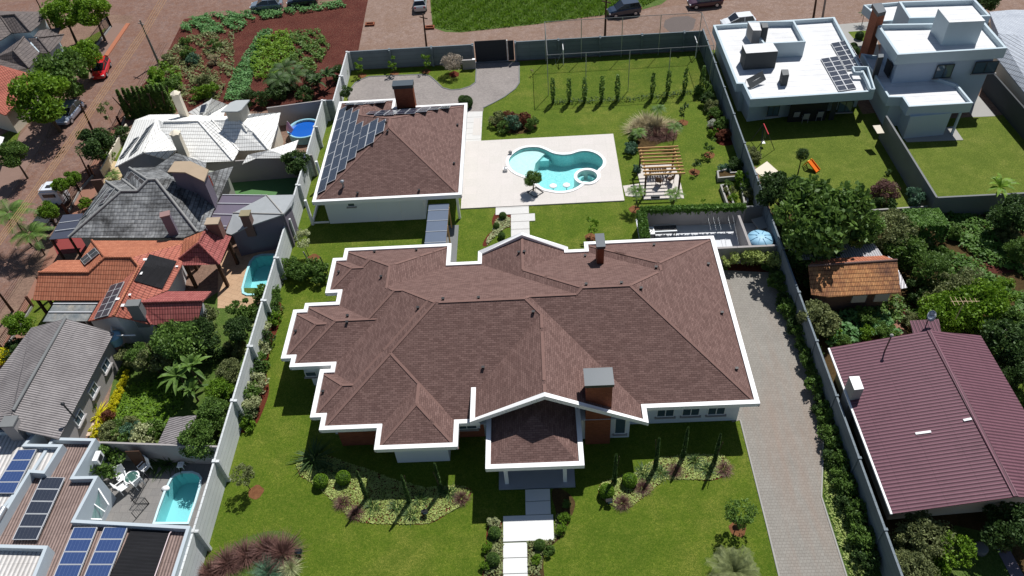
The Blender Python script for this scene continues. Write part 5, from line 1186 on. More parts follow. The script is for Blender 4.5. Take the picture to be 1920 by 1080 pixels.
b = MB(); b.box(P(1553,226).x, P(1563,226).x, wy1-.04, wy1, 0, 2.4); b.build('door', metald, H1)
for u, v, lab in ((1490, 205, 'left of three white lounge chairs on the shaded veranda'), (1508, 208, 'middle one of three white lounge chairs on the shaded veranda'), (1534, 204, 'right of three white lounge chairs on the shaded veranda')):
    p_ = P(u, v+18, .3); chair(lab, u, v+16, math.pi, conc, 'lounge chairs on the shaded veranda', 1.1)
    bpy.data.objects
H2 = thing('white_two_storey_house', 'white two-storey modern house with a tall brick chimney at the top right', 'house')
ub, r2 = para(H2, [(1644,45),(1847,42),(1889,90),(1683,102.5)], 6.6, 5.5, .5, bw, whiteroof, .25, 'upper_parapet')
lo = [tuple(P(u, v, 5.5)[:2]) for u, v in ((1655,62),(1850,58),(1868,108),(1681,121))]
lo = lo if area(lo) > 0 else lo[::-1]; lo = [tuple(p) for p in offset(lo, -.15)]
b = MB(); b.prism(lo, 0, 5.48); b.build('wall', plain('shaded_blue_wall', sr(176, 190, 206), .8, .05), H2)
para(H2, [(1685,2.5),(1828,-2),(1858,30),(1705,34)], 6.6, 3, .5, bw, whiteroof, .25, 'rear_parapet')
para(H2, [(1619,9),(1688,3),(1712,35),(1655,40)], 4.2, 3.2, .35, bw, whiteroof, .2, 'porch_parapet')
block(H2, [(1759,16),(1823,11),(1847.5,39),(1780,42)], 6.0, 8.6, bw, whiteroof, 'tank_room')
_o, r3 = para(H2, [(1615,100),(1666,182),(1692,182),(1704,200),(1825,193),(1795,157),(1680,120),(1650,105)], 3.6, 2.55, .35, bw, whiteroof, .2, 'wing_parapet')
lo = [tuple(P(u, v, 2.5)[:2]) for u, v in ((1628,110),(1672,195),(1695,196),(1704,212),(1722,228),(1768,224),(1780,190),(1700,140))]
pxwall(H2, bw, [(1620,113,2.5),(1668,198,2.5),(1695,197,2.5),(1706,221,2.5),(1712,221,2.5),(1785,214,2.5),(1790,185,2.5),(1690,150,2.5)], inset=.05, name='wing_wall', ztop=2.6)
fy_ = P(1730, 249, 0).y; x0_, x1_ = P(1697, 250, 0).x, P(1768, 247, 0).x
for k in range(4): window(H2, (x0_+(x1_-x0_)*(k+.5)/4, fy_-.0, .1), (1, 0, 0), (x1_-x0_)/4-.02, 2.3, (0, -1, 0), 1, metald, sill=False)
b = MB(); b.box(x0_-.3, x1_+.1, fy_+.05, fy_+.3, 0, 2.5); b.build('glazed_wall', bw, H2)
p_ = P(1785, 253, 0); b = MB(); b.box(p_.x-.1, p_.x+.1, p_.y, p_.y+.2, .05, 2.6); b.build('column', bw, H2)
sheet('terrace', [tuple(p[:2]) for p in PX([(1690,255),(1788,237),(1806,263),(1700,267)])], .05, conc, skirt=.05)
for u, v, zz_, w2, h2_ in ((1772, 140, 3.6, 1.7, 1.5), (1842, 128, 3.9, 2.3, 1.3)):
    yy = min(p[1] for p in lo); ww = P(1681, 121, 5.5).y+.15; window(H2, (P(u, v, 4.2).x, ww, zz_), (1, 0, 0), w2, h2_, (0, -1, 0), 2, metald)
b = MB(); x_ = P(1681, 121, 5.5).x+.12; b.box(x_-.05, x_, ww+.8, ww+2.2, 3.4, 4.9); b.build('side_window', blackp, H2)
p1 = P(1623, 98, 3.0); block(H2, [(1635,7),(1653,5),(1662,21),(1647,25)], 7.9, 8.3, metald, slate, 'chimney_cap')
block(H2, [(1637,11),(1654,9),(1661,24),(1647,28)], 0, 7.88, bricko, bricko, 'chimney')
block(H2, [(1647,101),(1657,101),(1657,107),(1647,108)], 2.8, 5.6, metald, slate, 'flue')
wall_run('tall light grey wall between the two modern white houses and their lawns', P(1662, 217, 2.6)[:2], P(1757, 370, 2.6)[:2], 2.6, [], -1, MATS['weathered_concrete'], conc, 'dividing_wall', .18)
wall_run('grey wall along the near end of the far right lawn', P(1757, 370, 2.2)[:2], P(1990, 358, 2.2)[:2], 2.2, [], 1, MATS['weathered_concrete'], conc, 'dividing_wall', .18)
wall_run('dark wall on the right of the far lawn below the pale tiled roof', P(1857, 130, 2.4)[:2], P(1990, 280, 2.4)[:2], 2.4, [], -1, darkr, conc, 'dividing_wall', .18)
wall_run('low pale wall at the near end of the swing-set lawn', P(1600, 396, 1.2)[:2], P(1740, 386, 1.2)[:2], 1.2, [], 1, conc, conc, 'low_wall', .15)
H3 = thing('pale_grey_tiled_house', 'house with a pale bluish grey tiled roof at the top right edge', 'house')
V = dict(a=(1855,22,3.0),b=(1866,105,3.0),c=(1990,260,3.0),d=(1990,64,4.6),e=(1908,66,4.6),f=(1872,62,4.2),g=(1900,18,3.4),h=(1990,20,3.2))
pxroof(H3, tiles('pale_blue_grey_tiles', sr(200, 206, 214), sr(188, 194, 204), sr(150, 158, 170), .36, .26, .025, (.5, .9), .6), V, [('a','f','e','d','h','g'), ('a','b','f'), ('b','c','d','e','f')])
pxwall(H3, creamw, [V[k] for k in ('a','b','c','h')], inset=.4)
# ---- maroon-roofed house and tile shed
PH = thing('maroon_roofed_house', 'house with a large ribbed maroon corrugated gable roof at the lower right', 'house')
EBv = P(1839, 629, 3.2); RBv = P(1742, 620, 4.5); RFv = P(1905, 931, 4.5); LB = P(1556, 652, 3.1); LF = P(1674, 963, 3.1); EF = RFv+(EBv-RBv)
b = MB(); b.poly([LF, RFv, RBv, LB]); b.poly([RFv, EF, EBv, RBv]); pr = b.build('roof', maroon, PH); md = pr.modifiers.new('t', 'SOLIDIFY'); md.thickness = .06; md.offset = -1
b = MB(); b.bar(RFv+Vector((0, 0, .03)), RBv+Vector((0, 0, .03)), .3, .05); b.build('ridge_cap', maroon, PH)
b = MB(); loop = [(LF.x+.9, LF.y+1.2), (EF.x-.6, EF.y+1.2), (EBv.x-.6, EBv.y-.5), (LB.x+.9, LB.y-.5)]; b.prism(loop, 0, 2.95); b.poly([(LF.x+.9, LF.y+1.2, 2.95), (RFv.x, RFv.y+1.2, 4.4), (EF.x-.6, EF.y+1.2, 3.1)]); b.build('wall', creamw, PH)
b = MB(); b.bar(LF+Vector((-.06, 0, -.08)), LB+Vector((-.06, 0, -.08)), .14, .12); b.build('gutter', white, PH)
pxroof(PH, maroon, {}, [((1706,601,3.4),(1760,598,3.4),(1765,622,3.2),(1712,626,3.2))], 'rear_lean_to', .05)
block(PH, [(1592,706),(1611,705),(1620,729),(1602,731)], 0, 4.3, conc, white, 'chimney')
q = [(1806,787,4.2),(1820,785,4.2)]; 
for (u0, v0), (u1, v1), lab in (((1806,789),(1821,786),'x'), ((1716,814),(1745,810),'y')):
    a_, _n = hit(pr, u0, v0); c_, _n = hit(pr, u1, v1); b = MB(); b.bar(a_+Vector((0, 0, .06)), c_+Vector((0, 0, .06)), .16, .04); b.build('roof_light', white, PH)
a_, _n = hit(pr, 1658, 660); t = thing('vent_mast', 'rusty pipe mast on the maroon corrugated roof', 'mast', a_); b = MB(); b.tube([(0, 0, -.1), (.15, .2, 1.5)], .05); b.build('pipe', MATS['brown_plaster'], t); b = MB(); b.lathe([(.12, 0), (.12, .1), (0, .16)], (.15, .2, 1.5), 10); b.build('pipe_cap', conc, t)
sd = P(1745, 590, 4.2); t = thing('satellite_dish', 'pale round satellite dish above the maroon roof', 'satellite dish', (sd.x, sd.y, 3.4))
b = MB(); b.lathe([(0, 0), (.2, .03), (.4, .13), (.42, .14), (.2, .05), (0, .02)], n=24); d_ = b.build('dish', plain('dish_grey', sr(200, 205, 215), .5, .05), t); d_.rotation_euler = (.9, .5, 0); d_.location = (0, 0, .7)
b = MB(); b.tube([(0, 0, -.2), (0, 0, .7)], .04); b.build('mast', metald, t)
b = MB(); b.bar((0, 0, .75), (.1, -.3, 1.0), .03); b.build('receiver_arm', metald, t)
an = P(1795, 592, 3.4); t = thing('tv_antenna', 'thin yellowish television aerial above the maroon roof', 'antenna', (an.x, an.y, 3.0))
b = MB(); b.tube([(0, 0, 0), (0, 0, 2.0)], .03); b.build('mast', yellowp, t); b = MB(); b.bar((-1.0, 0, 2.0), (1.0, -.1, 2.0), .03)
for k in range(6): b.bar((-.9+.33*k, -.45+.05*k, 2.02), (-.9+.33*k, .45-.05*k, 2.02), .025)
b.build('aerial', yellowp, t)
TS = thing('ochre_tiled_shed', 'old shed with a weathered ochre clay tiled gable roof among the trees', 'shed')
V = dict(a=(1516,499,3.6),b=(1682,488,3.6),c=(1689,548,2.6),d=(1552,557,2.6),d0=(1521,552,2.6),e=(1524,487,3.1),f=(1656,479,3.1))
pxroof(TS, ochre, V, [('a','b','c','d','d0')]); pxroof(TS, orange, V, [('a','b','f','e')], 'rear_slope'); caps(TS, MATS['brown_plaster'], V, [('a','b')], .1)
pxwall(TS, MATS['brown_plaster'], [(1524,540,2.5),(1556,548,2.5),(1676,540,2.5),(1672,490,2.5),(1525,498,2.5)], inset=.3)
yy = P(1600, 575, 0).y; xx0, xx1 = P(1597, 560, 2.0).x, P(1680, 560, 2.0).x
for k in range(2): b = MB(); x_ = xx0+(xx1-xx0)*.52*k; gy2 = P(1600, 548, 2.5).y+.22; b.box(x_, x_+1.1, gy2-.5, gy2-.4, 1.6, 2.45); b.build('white_board', conc, TS)
b = MB(); b.poly([P(1622,446,2.4), P(1634,450,2.4), P(1655,480,2.6), P(1500,488,2.6), P(1480,462,2.4)]); o = tag(b.build('metal_lean_to', corrug('shiny_zinc_sheet', sr(205, 202, 205), sr(170, 165, 165), .2, .05, .4, .3)), 'ribbed zinc lean-to roof behind the ochre tiled shed, half under the big tree', 'lean-to'); o.modifiers.new('s', 'SOLIDIFY').thickness = .04
b = MB(); b.poly([P(1664,480,2.5), P(1674,486,2.5), P(1701,540,2.2), P(1689,542,2.2)]); o = tag(b.build('metal_lean_to', MATS['shiny_zinc_sheet']), 'narrow ribbed zinc strip roof at the right end of the ochre tiled shed', 'lean-to'); o.modifiers.new('s', 'SOLIDIFY').thickness = .04
b = MB(); b.poly([P(1410,330,2.0), P(1437,300,2.2), P(1466,325,2.0), P(1430,335,1.9)]) if False else b.poly([P(1413,320,2.2), P(1438,303,2.2), P(1465,327,2.2), P(1434,335,2.2)]); o = tag(b.build('shade_sail', creamw), 'cream canvas canopy beyond the right boundary wall', 'canopy'); o.modifiers.new('s', 'SOLIDIFY').thickness = .04
for i, q in enumerate(((1416,320),(1438,306),(1462,327),(1434,333))): p_ = P(*q, 2.15); b = MB(); b.box(p_.x-.05, p_.x+.05, p_.y-.05, p_.y+.05, 0, 2.15); b.build('post', woodd, o)
p_ = P(1640, 243, 1.6); b = MB(); b.poly([P(1636,236,2.0), P(1650,235,2.0), P(1658,250,1.8), P(1645,251,1.8)]); o = tag(b.build('small_awning', creamw), 'small pale slatted awning against the wall between the modern houses', 'awning'); o.modifiers.new('s', 'SOLIDIFY').thickness = .05
# brick path strip and junk by the maroon house
sheet('brick_path', [tuple(p[:2]) for p in PX([(1665,592),(1676,590),(1702,628),(1688,628)])], .04, MATS['red_clay_sidewalk'], skirt=.04)
sheet('brick_path', [tuple(p[:2]) for p in PX([(1868,1030),(1890,1026),(1925,1090),(1902,1095)])], .04, MATS['mauve_render'], skirt=.04)
# ---- far left houses
H4 = thing('dark_tiled_villa', 'villa with dark grey hipped tile roofs in the top left corner', 'house')
V = dict(a=(0,30,5.4),b=(28,27.5,5.4),c=(88,22,4.2),d=(74,46,3.9),e=(57,60,3.9),f=(22,62,3.9),g=(-30,95,3.9),h=(-40,50,5.2),i=(-60,20,4.2))
r4 = pxroof(H4, darktile, V, [('a','b','e','f','g','h'), ('b','c','d','e'), ('i','a','b','c')]); caps(H4, darktile, V, [('b','e'),('a','b'),('a','f')], .12)
pxwall(H4, bw, [V[k] for k in ('i','c','d','e','f','g')], inset=.5)
V = dict(p=(45,69,4.6),q=(74,99,3.3),r=(55,128,3.0),s=(25,95,4.4),t=(0,117,3.0),u=(-30,140,3.0),v=(-10,108,3.6),l1=(52,72,4.3),l2=(71,71,4.4),l3=(93,98.5,3.1),l4=(77,100,3.2),m1=(120,65,3.1),m2=(114,77,3.0),k1=(63,69,3.8),k2=(73,57,3.8),k3=(115,51,3.0),k4=(108,65,3.0))
pxroof(H4, darktile, V, [('p','q','r','s'), ('s','r','u','v'), ('p','s','v'), ('l1','l2','l3','l4'), ('l2','m1','m2','l3'), ('k1','k2','k3','k4')], 'lower_roof'); caps(H4, darktile, V, [('s','r'),('p','s'),('l2','l3'),('l2','m1')], .11, 'lower_ridge_caps')
pxwall(H4, bw, [(52,122,2.9),(76,98,2.9),(95,96,2.9),(112,76,2.9),(108,62,2.9),(60,62,2.9),(0,100,2.9),(-20,135,2.9)], inset=.2, name='lower_wall')
H5 = thing('red_tiled_house', 'house with a plain red tiled roof at the left edge under big street trees', 'house')
V = dict(a=(0,122,4.4),b=(50,136,3.2),c=(68,155,3.0),d=(10,216,2.9),e=(-60,190,3.4),f=(-60,110,4.4))
pxroof(H5, tiles('red_house_tiles', sr(182, 110, 92), sr(168, 96, 80), sr(140, 80, 68), .4, .24, .03), V, [('a','b','c','d','e','f')]); pxwall(H5, creamw, [V[k] for k in ('b','c','d','e','f')], inset=.5)
b = MB(); b.poly(PX([(-5,255),(8,258),(-2,285),(-20,285)], 2.4)); tag(b.build('white_canopy', white), 'corner of a white canopy at the left edge', 'canopy').modifiers.new('s', 'SOLIDIFY').thickness = .06
# ---------------------------------------------------------------- vegetation
RG_ = np.random.default_rng(11)
def quads(cen, nrm_bias, size, asp, rng, up=None, flat=False):
    """leaf quads at cen (n,3): random orientation, returns verts"""
    n = len(cen)
    a = rng.normal(size=(n, 3)); a /= np.linalg.norm(a, axis=1)[:, None]
    if flat: a[:, 2] *= .35; a /= np.linalg.norm(a, axis=1)[:, None]
    b = rng.normal(size=(n, 3))*(np.array([.35, .35, 1.]) if flat else 1.); c = np.cross(a, b); c /= np.linalg.norm(c, axis=1)[:, None]+1e-9
    s = size*(.65+.7*rng.random(n))[:, None]
    l = a*s; w = c*s*asp
    return np.stack([cen-l, cen+w*1.0, cen+l, cen-w*1.0], 1).reshape(-1, 3)
def leafmesh(name, verts, mats, extra=None):
    n = len(verts)//4; me = bpy.data.meshes.new(name)
    nv = n*4
    me.vertices.add(nv); me.vertices.foreach_set('co', verts.astype(np.float32).ravel())
    me.loops.add(nv); me.loops.foreach_set('vertex_index', np.arange(nv, dtype=np.int32))
    me.polygons.add(n); me.polygons.foreach_set('loop_start', np.arange(0, nv, 4, dtype=np.int32)); me.polygons.foreach_set('loop_total', np.full(n, 4, np.int32))
    me.materials.append(mats); me.update(calc_edges=True); me.validate()
    return me
def sph(n, rng, r0=0., r1=1.):
    d = rng.normal(size=(n, 3)); d /= np.linalg.norm(d, axis=1)[:, None]
    return d*(r0+(r1-r0)*rng.random(n)**.4)[:, None]
def crown_v(seed, n, leaf, ncl=22, rc=.36, sq=.8, flat=False):
    rng = np.random.default_rng(seed); cc = sph(ncl, rng, .45, .72); cc[:, 2] *= sq; cc[:, 2] += .05
    rr = rc*(.5+.95*rng.random(ncl)); idx = rng.integers(0, ncl, n)
    off = sph(n, rng, .35, 1.); off[:, 2] *= .8
    p = cc[idx]+off*rr[idx][:, None]
    return quads(p, np.array([0, 0, 0]), leaf, .55, rng)
LM = {}
def LV(key, fn, matn):
    k = (key, matn)
    if k not in LM: LM[k] = leafmesh(key, fn(), GREEN[matn])
    return LM[k]
GREEN = dict(dark=leafm('dark_leaves', sr(45, 67, 33), sr(83, 110, 56)), mid=leafm('mid_green_leaves', sr(63, 92, 38), sr(110, 140, 63)), bright=leafm('bright_leaves', sr(74, 110, 27), sr(126, 160, 45)),
 olive=leafm('olive_leaves', sr(85, 97, 58), sr(142, 149, 97)), yellow=leafm('yellow_leaves', sr(169, 169, 22), sr(231, 221, 45)), purple=leafm('purple_grass', sr(79, 51, 49), sr(137, 103, 94)),
 pale=leafm('variegated_leaves', sr(133, 144, 94), sr(201, 205, 158)), tan=leafm('tan_grass', sr(144, 133, 99), sr(198, 185, 149)), blue=leafm('bluish_leaves', sr(58, 94, 72), sr(108, 142, 112)),
 lime=leafm('lime_ground_cover', sr(124, 144, 60), sr(188, 200, 122)), ivy=leafm('ivy_leaves', sr(58, 94, 31), sr(108, 144, 63)), crop=leafm('crop_leaves', sr(70, 117, 63), sr(117, 160, 94)), twigs=leafm('bare_twigs', sr(146, 133, 117), sr(189, 176, 160)), red=leafm('reddish_leaves', sr(98, 60, 46), sr(142, 88, 66)), grey=leafm('silvery_foliage', sr(158, 164, 149), sr(221, 223, 207)))
def blades(seed, n, h, spread, wd, droop=.5):
    rng = np.random.default_rng(seed); out = []
    th = rng.random(n)*6.283; tilt = rng.random(n)**.7*spread; L = h*(.6+.4*rng.random(n)); r0 = rng.random(n)*.18
    dx, dy = np.cos(th), np.sin(th); px_, py_ = -dy*wd, dx*wd
    def at(t): 
        hor = r0+np.sin(tilt)*L*t+droop*L*t*t*np.sin(tilt); ver = np.cos(tilt)*L*t-droop*.5*L*t*t*np.sin(tilt)
        return np.stack([dx*hor, dy*hor, np.maximum(ver, .01)], 1)
    a, b, c = at(0.), at(.55), at(1.); w = np.stack([px_, py_, np.zeros(n)], 1)
    q1 = np.stack([a-w*.6, a+w*.6, b+w, b-w], 1); q2 = np.stack([b-w, b+w, c+w*.15, c-w*.15], 1)
    return np.concatenate([q1, q2]).reshape(-1, 3)
def fronds(seed, nf, L, nleaf, lw, ll, droop=.55, lift=.9):
    rng = np.random.default_rng(seed); out = []
    for i in range(nf):
        th = i*2.399+rng.random()*.3; el = lift*(1-.75*i/nf)+.1; Lf = L*(.85+.3*rng.random()); dx, dy = math.cos(th), math.sin(th)
        pt = lambda t: np.array([dx*Lf*t*math.cos(el*(1-t*.3)), dy*Lf*t*math.cos(el*(1-t*.3)), Lf*(t*math.sin(el)-droop*t*t)])
        for j in range(nleaf):
            t = .15+.85*(j+.5)/nleaf; p = pt(t); tg = pt(min(1, t+.03))-pt(t-.03); tg /= np.linalg.norm(tg)
            for s_ in (-1, 1):
                sd = np.array([-dy, dx, 0])*s_*.9+tg*.55+np.array([0, 0, -.25]); sd /= np.linalg.norm(sd); l_ = ll*(1-.55*abs(t-.45)); w_ = tg*lw
                out.append([p-w_, p+w_, p+sd*l_+w_*.3, p+sd*l_-w_*.3])
        for t0, t1 in ((0, .35), (.35, .7), (.7, 1.)):
            a, b = pt(t0), pt(t1); s2 = np.array([-dy, dx, 0])*.03*L/2; out.append([a-s2, a+s2, b+s2, b-s2])
    return np.array(out).reshape(-1, 3)
def bigleaves(seed, n, L, wd):
    rng = np.random.default_rng(seed); out = []
    for i in range(n):
        th = i*2.399+rng.random()*.5; el = .5+.8*rng.random(); dx, dy = math.cos(th), math.sin(th); Lf = L*(.7+.4*rng.random())
        pt = lambda t: np.array([dx*Lf*t*math.cos(el), dy*Lf*t*math.cos(el), Lf*(t*math.sin(el)-.55*t*t)]); sd = np.array([-dy, dx, .0])
        ts = [0, .2, .45, .7, 1.]; ws = [.15, .8, 1., .8, .05]
        for k in range(4):
            for s_ in (-1, 1):
                a, b = pt(ts[k]), pt(ts[k+1]); u_ = np.array([0, 0, .12*wd])
                out.append([a, b, b+s_*sd*wd*ws[k+1]+u_, a+s_*sd*wd*ws[k]+u_])
    return np.array(out).reshape(-1, 3)
def cone_v(seed, n, leaf, prof, H):
    rng = np.random.default_rng(seed); z = rng.random(n); r = np.array([prof(t) for t in z])*(.55+.45*rng.random(n)); th = rng.random(n)*6.283
    p = np.stack([r*np.cos(th), r*np.sin(th), z*H], 1); return quads(p, np.array([0, 0, 0]), leaf, .5, rng)
_tr = {}
def trunk_mesh(key, H, r0, r1, branches=4, seed=1):
    if key in _tr: return _tr[key]
    rng = random.Random(seed); b = MB(); lean = (rng.uniform(-.1, .1)*H, rng.uniform(-.1, .1)*H)
    b.tube([(0, 0, -.05), (lean[0]*.4, lean[1]*.4, H*.5), (lean[0], lean[1], H)], [r0, (r0+r1)/2, r1], 8)
    for k in range(branches):
        a_ = k*6.283/max(1, branches)+rng.random(); s_ = Vector((lean[0]*.7, lean[1]*.7, H*(.55+.1*k/max(1, branches))))
        b.tube([s_, s_+Vector((math.cos(a_)*H*.22, math.sin(a_)*H*.22, H*.28)), s_+Vector((math.cos(a_)*H*.42, math.sin(a_)*H*.42, H*.5))], [r1*.8, r1*.5, r1*.2], 6)
    o = b.build('trunk', bark, uv=False); _tr[key] = o.data; bpy.data.objects.remove(o); return _tr[key]
def shape(kind, k):
    f = {'broad': lambda: crown_v(100+k, 7000, .058, 26, .34, .8), 'fine': lambda: crown_v(140+k, 6500, .045, 34, .26, .85), 'bush': lambda: crown_v(200+k, 1700, .085, 17, .31, .75), 'small': lambda: crown_v(300+k, 420, .15, 8, .42, .9),
         'thin': lambda: crown_v(160+k, 1500, .07, 16, .3, .8), 'twig': lambda: crown_v(350+k, 2600, .05, 40, .28, .8), 'sap': lambda: crown_v(320+k, 170, .17, 6, .4, 1.3),
         'ball': lambda: quads(sph(2600, np.random.default_rng(k), .9, 1.), np.array([0, 0, 0]), .075, .6, np.random.default_rng(k+1)),
         'cyp': lambda: cone_v(k, 1500, .06, lambda t: .17*(1-t)**.55+.015, 1.0*3.6), 'col': lambda: cone_v(k+9, 330, .11, lambda t: .20*(.35+math.sin(min(1, t*1.1)*2.6)), 2.7),
         'fount': lambda: blades(k, 420, 1.0, 1.25, .012), 'tuft': lambda: blades(k+5, 70, .8, 1.2, .03, .8), 'palm': lambda: fronds(k, 15, 1.0, 26, .013, .28), 'fan': lambda: fronds(k+3, 34, 1.0, 30, .010, .26, .45, 1.3),
         'banana': lambda: bigleaves(k, 17, 1.05, .085)}[kind]
    return f
def plant(kind, u, v, R, label, mat='mid', zc=None, H=None, cat=None, group=None, name=None, sq=1.0, k=None, rz=None, trunk=None):
    """zc: crown centre height (then u,v is the crown centre); otherwise u,v is the foot"""
    kk = (int(u*7+v*3) % 3) if k is None else k
    p_ = P(u, v, zc or 0.0); rz = (u*1.7+v) % 6.28 if rz is None else rz
    nm = name or {'broad': 'tree', 'fine': 'tree', 'thin': 'tree', 'bush': 'shrub', 'small': 'shrub', 'sap': 'sapling', 'ball': 'topiary_ball', 'cyp': 'cypress', 'col': 'young_tree', 'fount': 'fountain_grass', 'tuft': 'strap_leaf_plant', 'palm': 'palm', 'fan': 'palm', 'banana': 'banana_plant'}[kind]
    ct = cat or {'broad': 'tree', 'fine': 'tree', 'thin': 'tree', 'bush': 'shrub', 'small': 'shrub', 'sap': 'sapling', 'ball': 'topiary', 'cyp': 'cypress', 'col': 'tree', 'fount': 'grass clump', 'tuft': 'plant', 'palm': 'palm', 'fan': 'palm', 'banana': 'banana plant'}[kind]
    me = LV('%s%d' % (kind, kk), shape(kind, kk), mat)
    t = thing(nm, label, ct, (p_.x, p_.y, 0), rz, group)
    cz = {'broad': zc, 'fine': zc, 'twig': zc, 'thin': zc, 'bush': R*.62, 'small': R*.8, 'sap': (H or 1.4), 'ball': R*.85}.get(kind, 0.0)
    if zc and kind in ('bush', 'small', 'ball', 'sap', 'palm', 'fan', 'banana'): cz = zc
    if H and kind in ('palm', 'fan', 'banana'): cz = H
    if kind in ('bush', 'small') and not zc: nmc = 'foliage'
    inst('crown' if kind in ('broad', 'fine', 'thin', 'twig', 'sap', 'palm', 'fan', 'col', 'cyp', 'banana') else 'foliage', me, t, (0, 0, cz), 0, (R, R, R*sq))
    if kind == 'ball':
        if 'core' not in _tr:
            b = MB(); b.lathe([(.0, -.9), (.5, -.75), (.82, -.36), (.9, 0), (.82, .36), (.5, .75), (0, .9)], n=16); o = b.build('core', GREEN['dark'], uv=False); _tr['core'] = o.data; bpy.data.objects.remove(o)
        inst('core', _tr['core'], t, (0, 0, cz), 0, (R, R, R))
    if cz > .9 or kind in ('broad', 'fine', 'thin', 'sap', 'cyp', 'col') or trunk:
        th = {'cyp': 3.0, 'col': 2.4}.get(kind, max(.3, cz-(.15*R if kind in ('broad', 'fine') else 0))); tr0 = {'broad': .16, 'fine': .14, 'thin': .07, 'sap': .025, 'cyp': .05, 'col': .03, 'palm': .09, 'fan': .2, 'banana': .12}.get(kind, .05)*(1 if kind in ('sap', 'cyp', 'col') else max(.5, min(1.4, R/2.2)))
        sc_ = R if kind in ('cyp', 'col') else 1
        m_ = trunk_mesh((kind, round(th, 1), round(tr0, 2)), th*sc_, tr0, tr0*.45, 4 if kind in ('broad', 'fine') else 0, int(u))
        inst('trunk', m_, t)
    return t
def cover(name, label, px, n, leaf, h, mat, cat='ground cover', z=.02, asp=.5, kind='leaf', clump=0.0, seed=3):
    pts = [tuple(p[:2]) for p in PX(px)]; xs = [p[0] for p in pts]; ys = [p[1] for p in pts]; rng = np.random.default_rng(seed)
    out = []
    A_ = abs(area(pts)); tot = int(n*A_); P_ = []
    while len(P_) < tot:
        q = rng.random((max(64, tot*2), 2))*np.array([max(xs)-min(xs), max(ys)-min(ys)])+np.array([min(xs), min(ys)])
        ins = np.zeros(len(q), bool)
        for i in range(len(pts)):
            (x1, y1), (x2, y2) = pts[i], pts[i-1]
            c_ = ((y1 > q[:, 1]) != (y2 > q[:, 1])) & (q[:, 0] < (x2-x1)*(q[:, 1]-y1)/(y2-y1+1e-12)+x1); ins ^= c_
        if clump:
            f = np.sin(q[:, 0]*clump*2.1+1.3)*np.sin(q[:, 1]*clump*1.7)+.6*np.sin(q[:, 0]*clump*5.3+q[:, 1]*clump*4.1); ins &= f+rng.random(len(q))*.9 > .15
        P_ += list(q[ins])
    P_ = np.array(P_[:tot]); hh = h*(.35+.65*(.5+.5*np.sin(P_[:, 0]*2.3+P_[:, 1]*1.1)*np.sin(P_[:, 1]*2.9)))
    p3 = np.column_stack([P_, z+hh*rng.random(tot)**.6])
    if kind == 'blade':
        th = rng.random(tot)*6.283; w_ = np.stack([-np.sin(th), np.cos(th), np.zeros(tot)], 1)*leaf*asp*.3; ln_ = np.stack([np.cos(th)*.45*h, np.sin(th)*.45*h, hh*1.0], 1)*(.5+.7*rng.random(tot))[:, None]; b0 = np.column_stack([P_, np.full(tot, z)])
        vv = np.stack([b0-w_, b0+w_, b0+ln_+w_*.2, b0+ln_-w_*.2], 1).reshape(-1, 3)
    else: vv = quads(p3, 0, leaf, asp, rng, flat=True)
    o = bpy.data.objects.new(name, leafmesh(name, vv, GREEN[mat])); C.objects.link(o); tag(o, label, cat, None, 'stuff'); return o
# ---- beds of the front lawn
cover('ground_cover', 'lime green creeping ground cover filling the front left flower bed', BEDL, 330, .075, .12, 'lime', seed=1)
cover('ground_cover', 'lime green creeping ground cover filling the front right flower bed', BEDR, 330, .075, .12, 'lime', seed=2)
cover('ground_cover', 'pale variegated ground cover beside the stepping slab walk', [(930,412),(945,405),(957,410),(957,424),(945,430),(925,448),(914,460),(912,452),(922,436)], 240, .1, .15, 'pale', seed=4)
cover('ground_cover', 'grey-green mixed ground cover left of the front path', [(918,990),(938,980),(943,1000),(943,1080),(908,1080),(912,1030)], 190, .11, .25, 'olive', seed=5)
cover('ground_cover', 'silvery mixed ground cover right of the front path', [(990,1016),(1040,1013),(1042,962),(1062,975),(1050,1005),(1020,1035),(1012,1080),(991,1080)], 170, .1, .22, 'olive', seed=6)
for u, v, l in ((688,935,'leaning in the front left bed, the leftmost'), (768,943,'in the middle of the front left bed'), (827,921,'at the right end of the front left bed'), (1152,905,'at the left end of the front right bed'), (1229,876,'beside a purple grass in the front right bed'), (1281,856,'in the back of the front right bed in shade'), (1339,868,'at the right end of the front right bed')):
    plant('cyp', u, v, 1.0, 'slender dark pencil cypress '+l, 'dark', group='pencil cypresses in the front beds')
for u, v, l in ((604,908,'left of two in the front left bed'), (646,902,'right of two in the front left bed'), (1180,907,'brighter one in the front right bed'), (1137,927,'half shaded one at the left tip of the right bed')):
    plant('ball', u, v, .52, 'clipped green ball shrub, '+l, 'bright', group='clipped balls in the front beds')
for u, v, l, r in ((928,1004,'nearest the porch, left of the path',.42),(925,1054,'at the bottom left of the path',.45),(1012,1026,'right of the lower path slabs',.38),(943,409,'in red mulch by the deck walk',.36),(931,427,'smaller one below the deck walk mulch',.3),(941,446,'partly hidden by the roof edge',.34)):
    plant('ball', u, v, r, 'small clipped green ball shrub '+l, 'mid', group='small clipped balls by the paths')
for u, v, l in ((643,944,'left one at the front edge of the left bed'),(667,964,'second one at the front edge of the left bed'),(865,936,'at the right end of the left bed'),(1204,916,'in the middle of the right bed'),(1167,944,'at the front tip of the right bed'),(1266,885,'behind the middle of the right bed'),(1357,881,'at the right end of the right bed')):
    plant('fount', u, v, .62, 'purple fountain grass tuft '+l, 'purple', group='purple grass tufts in the front beds')
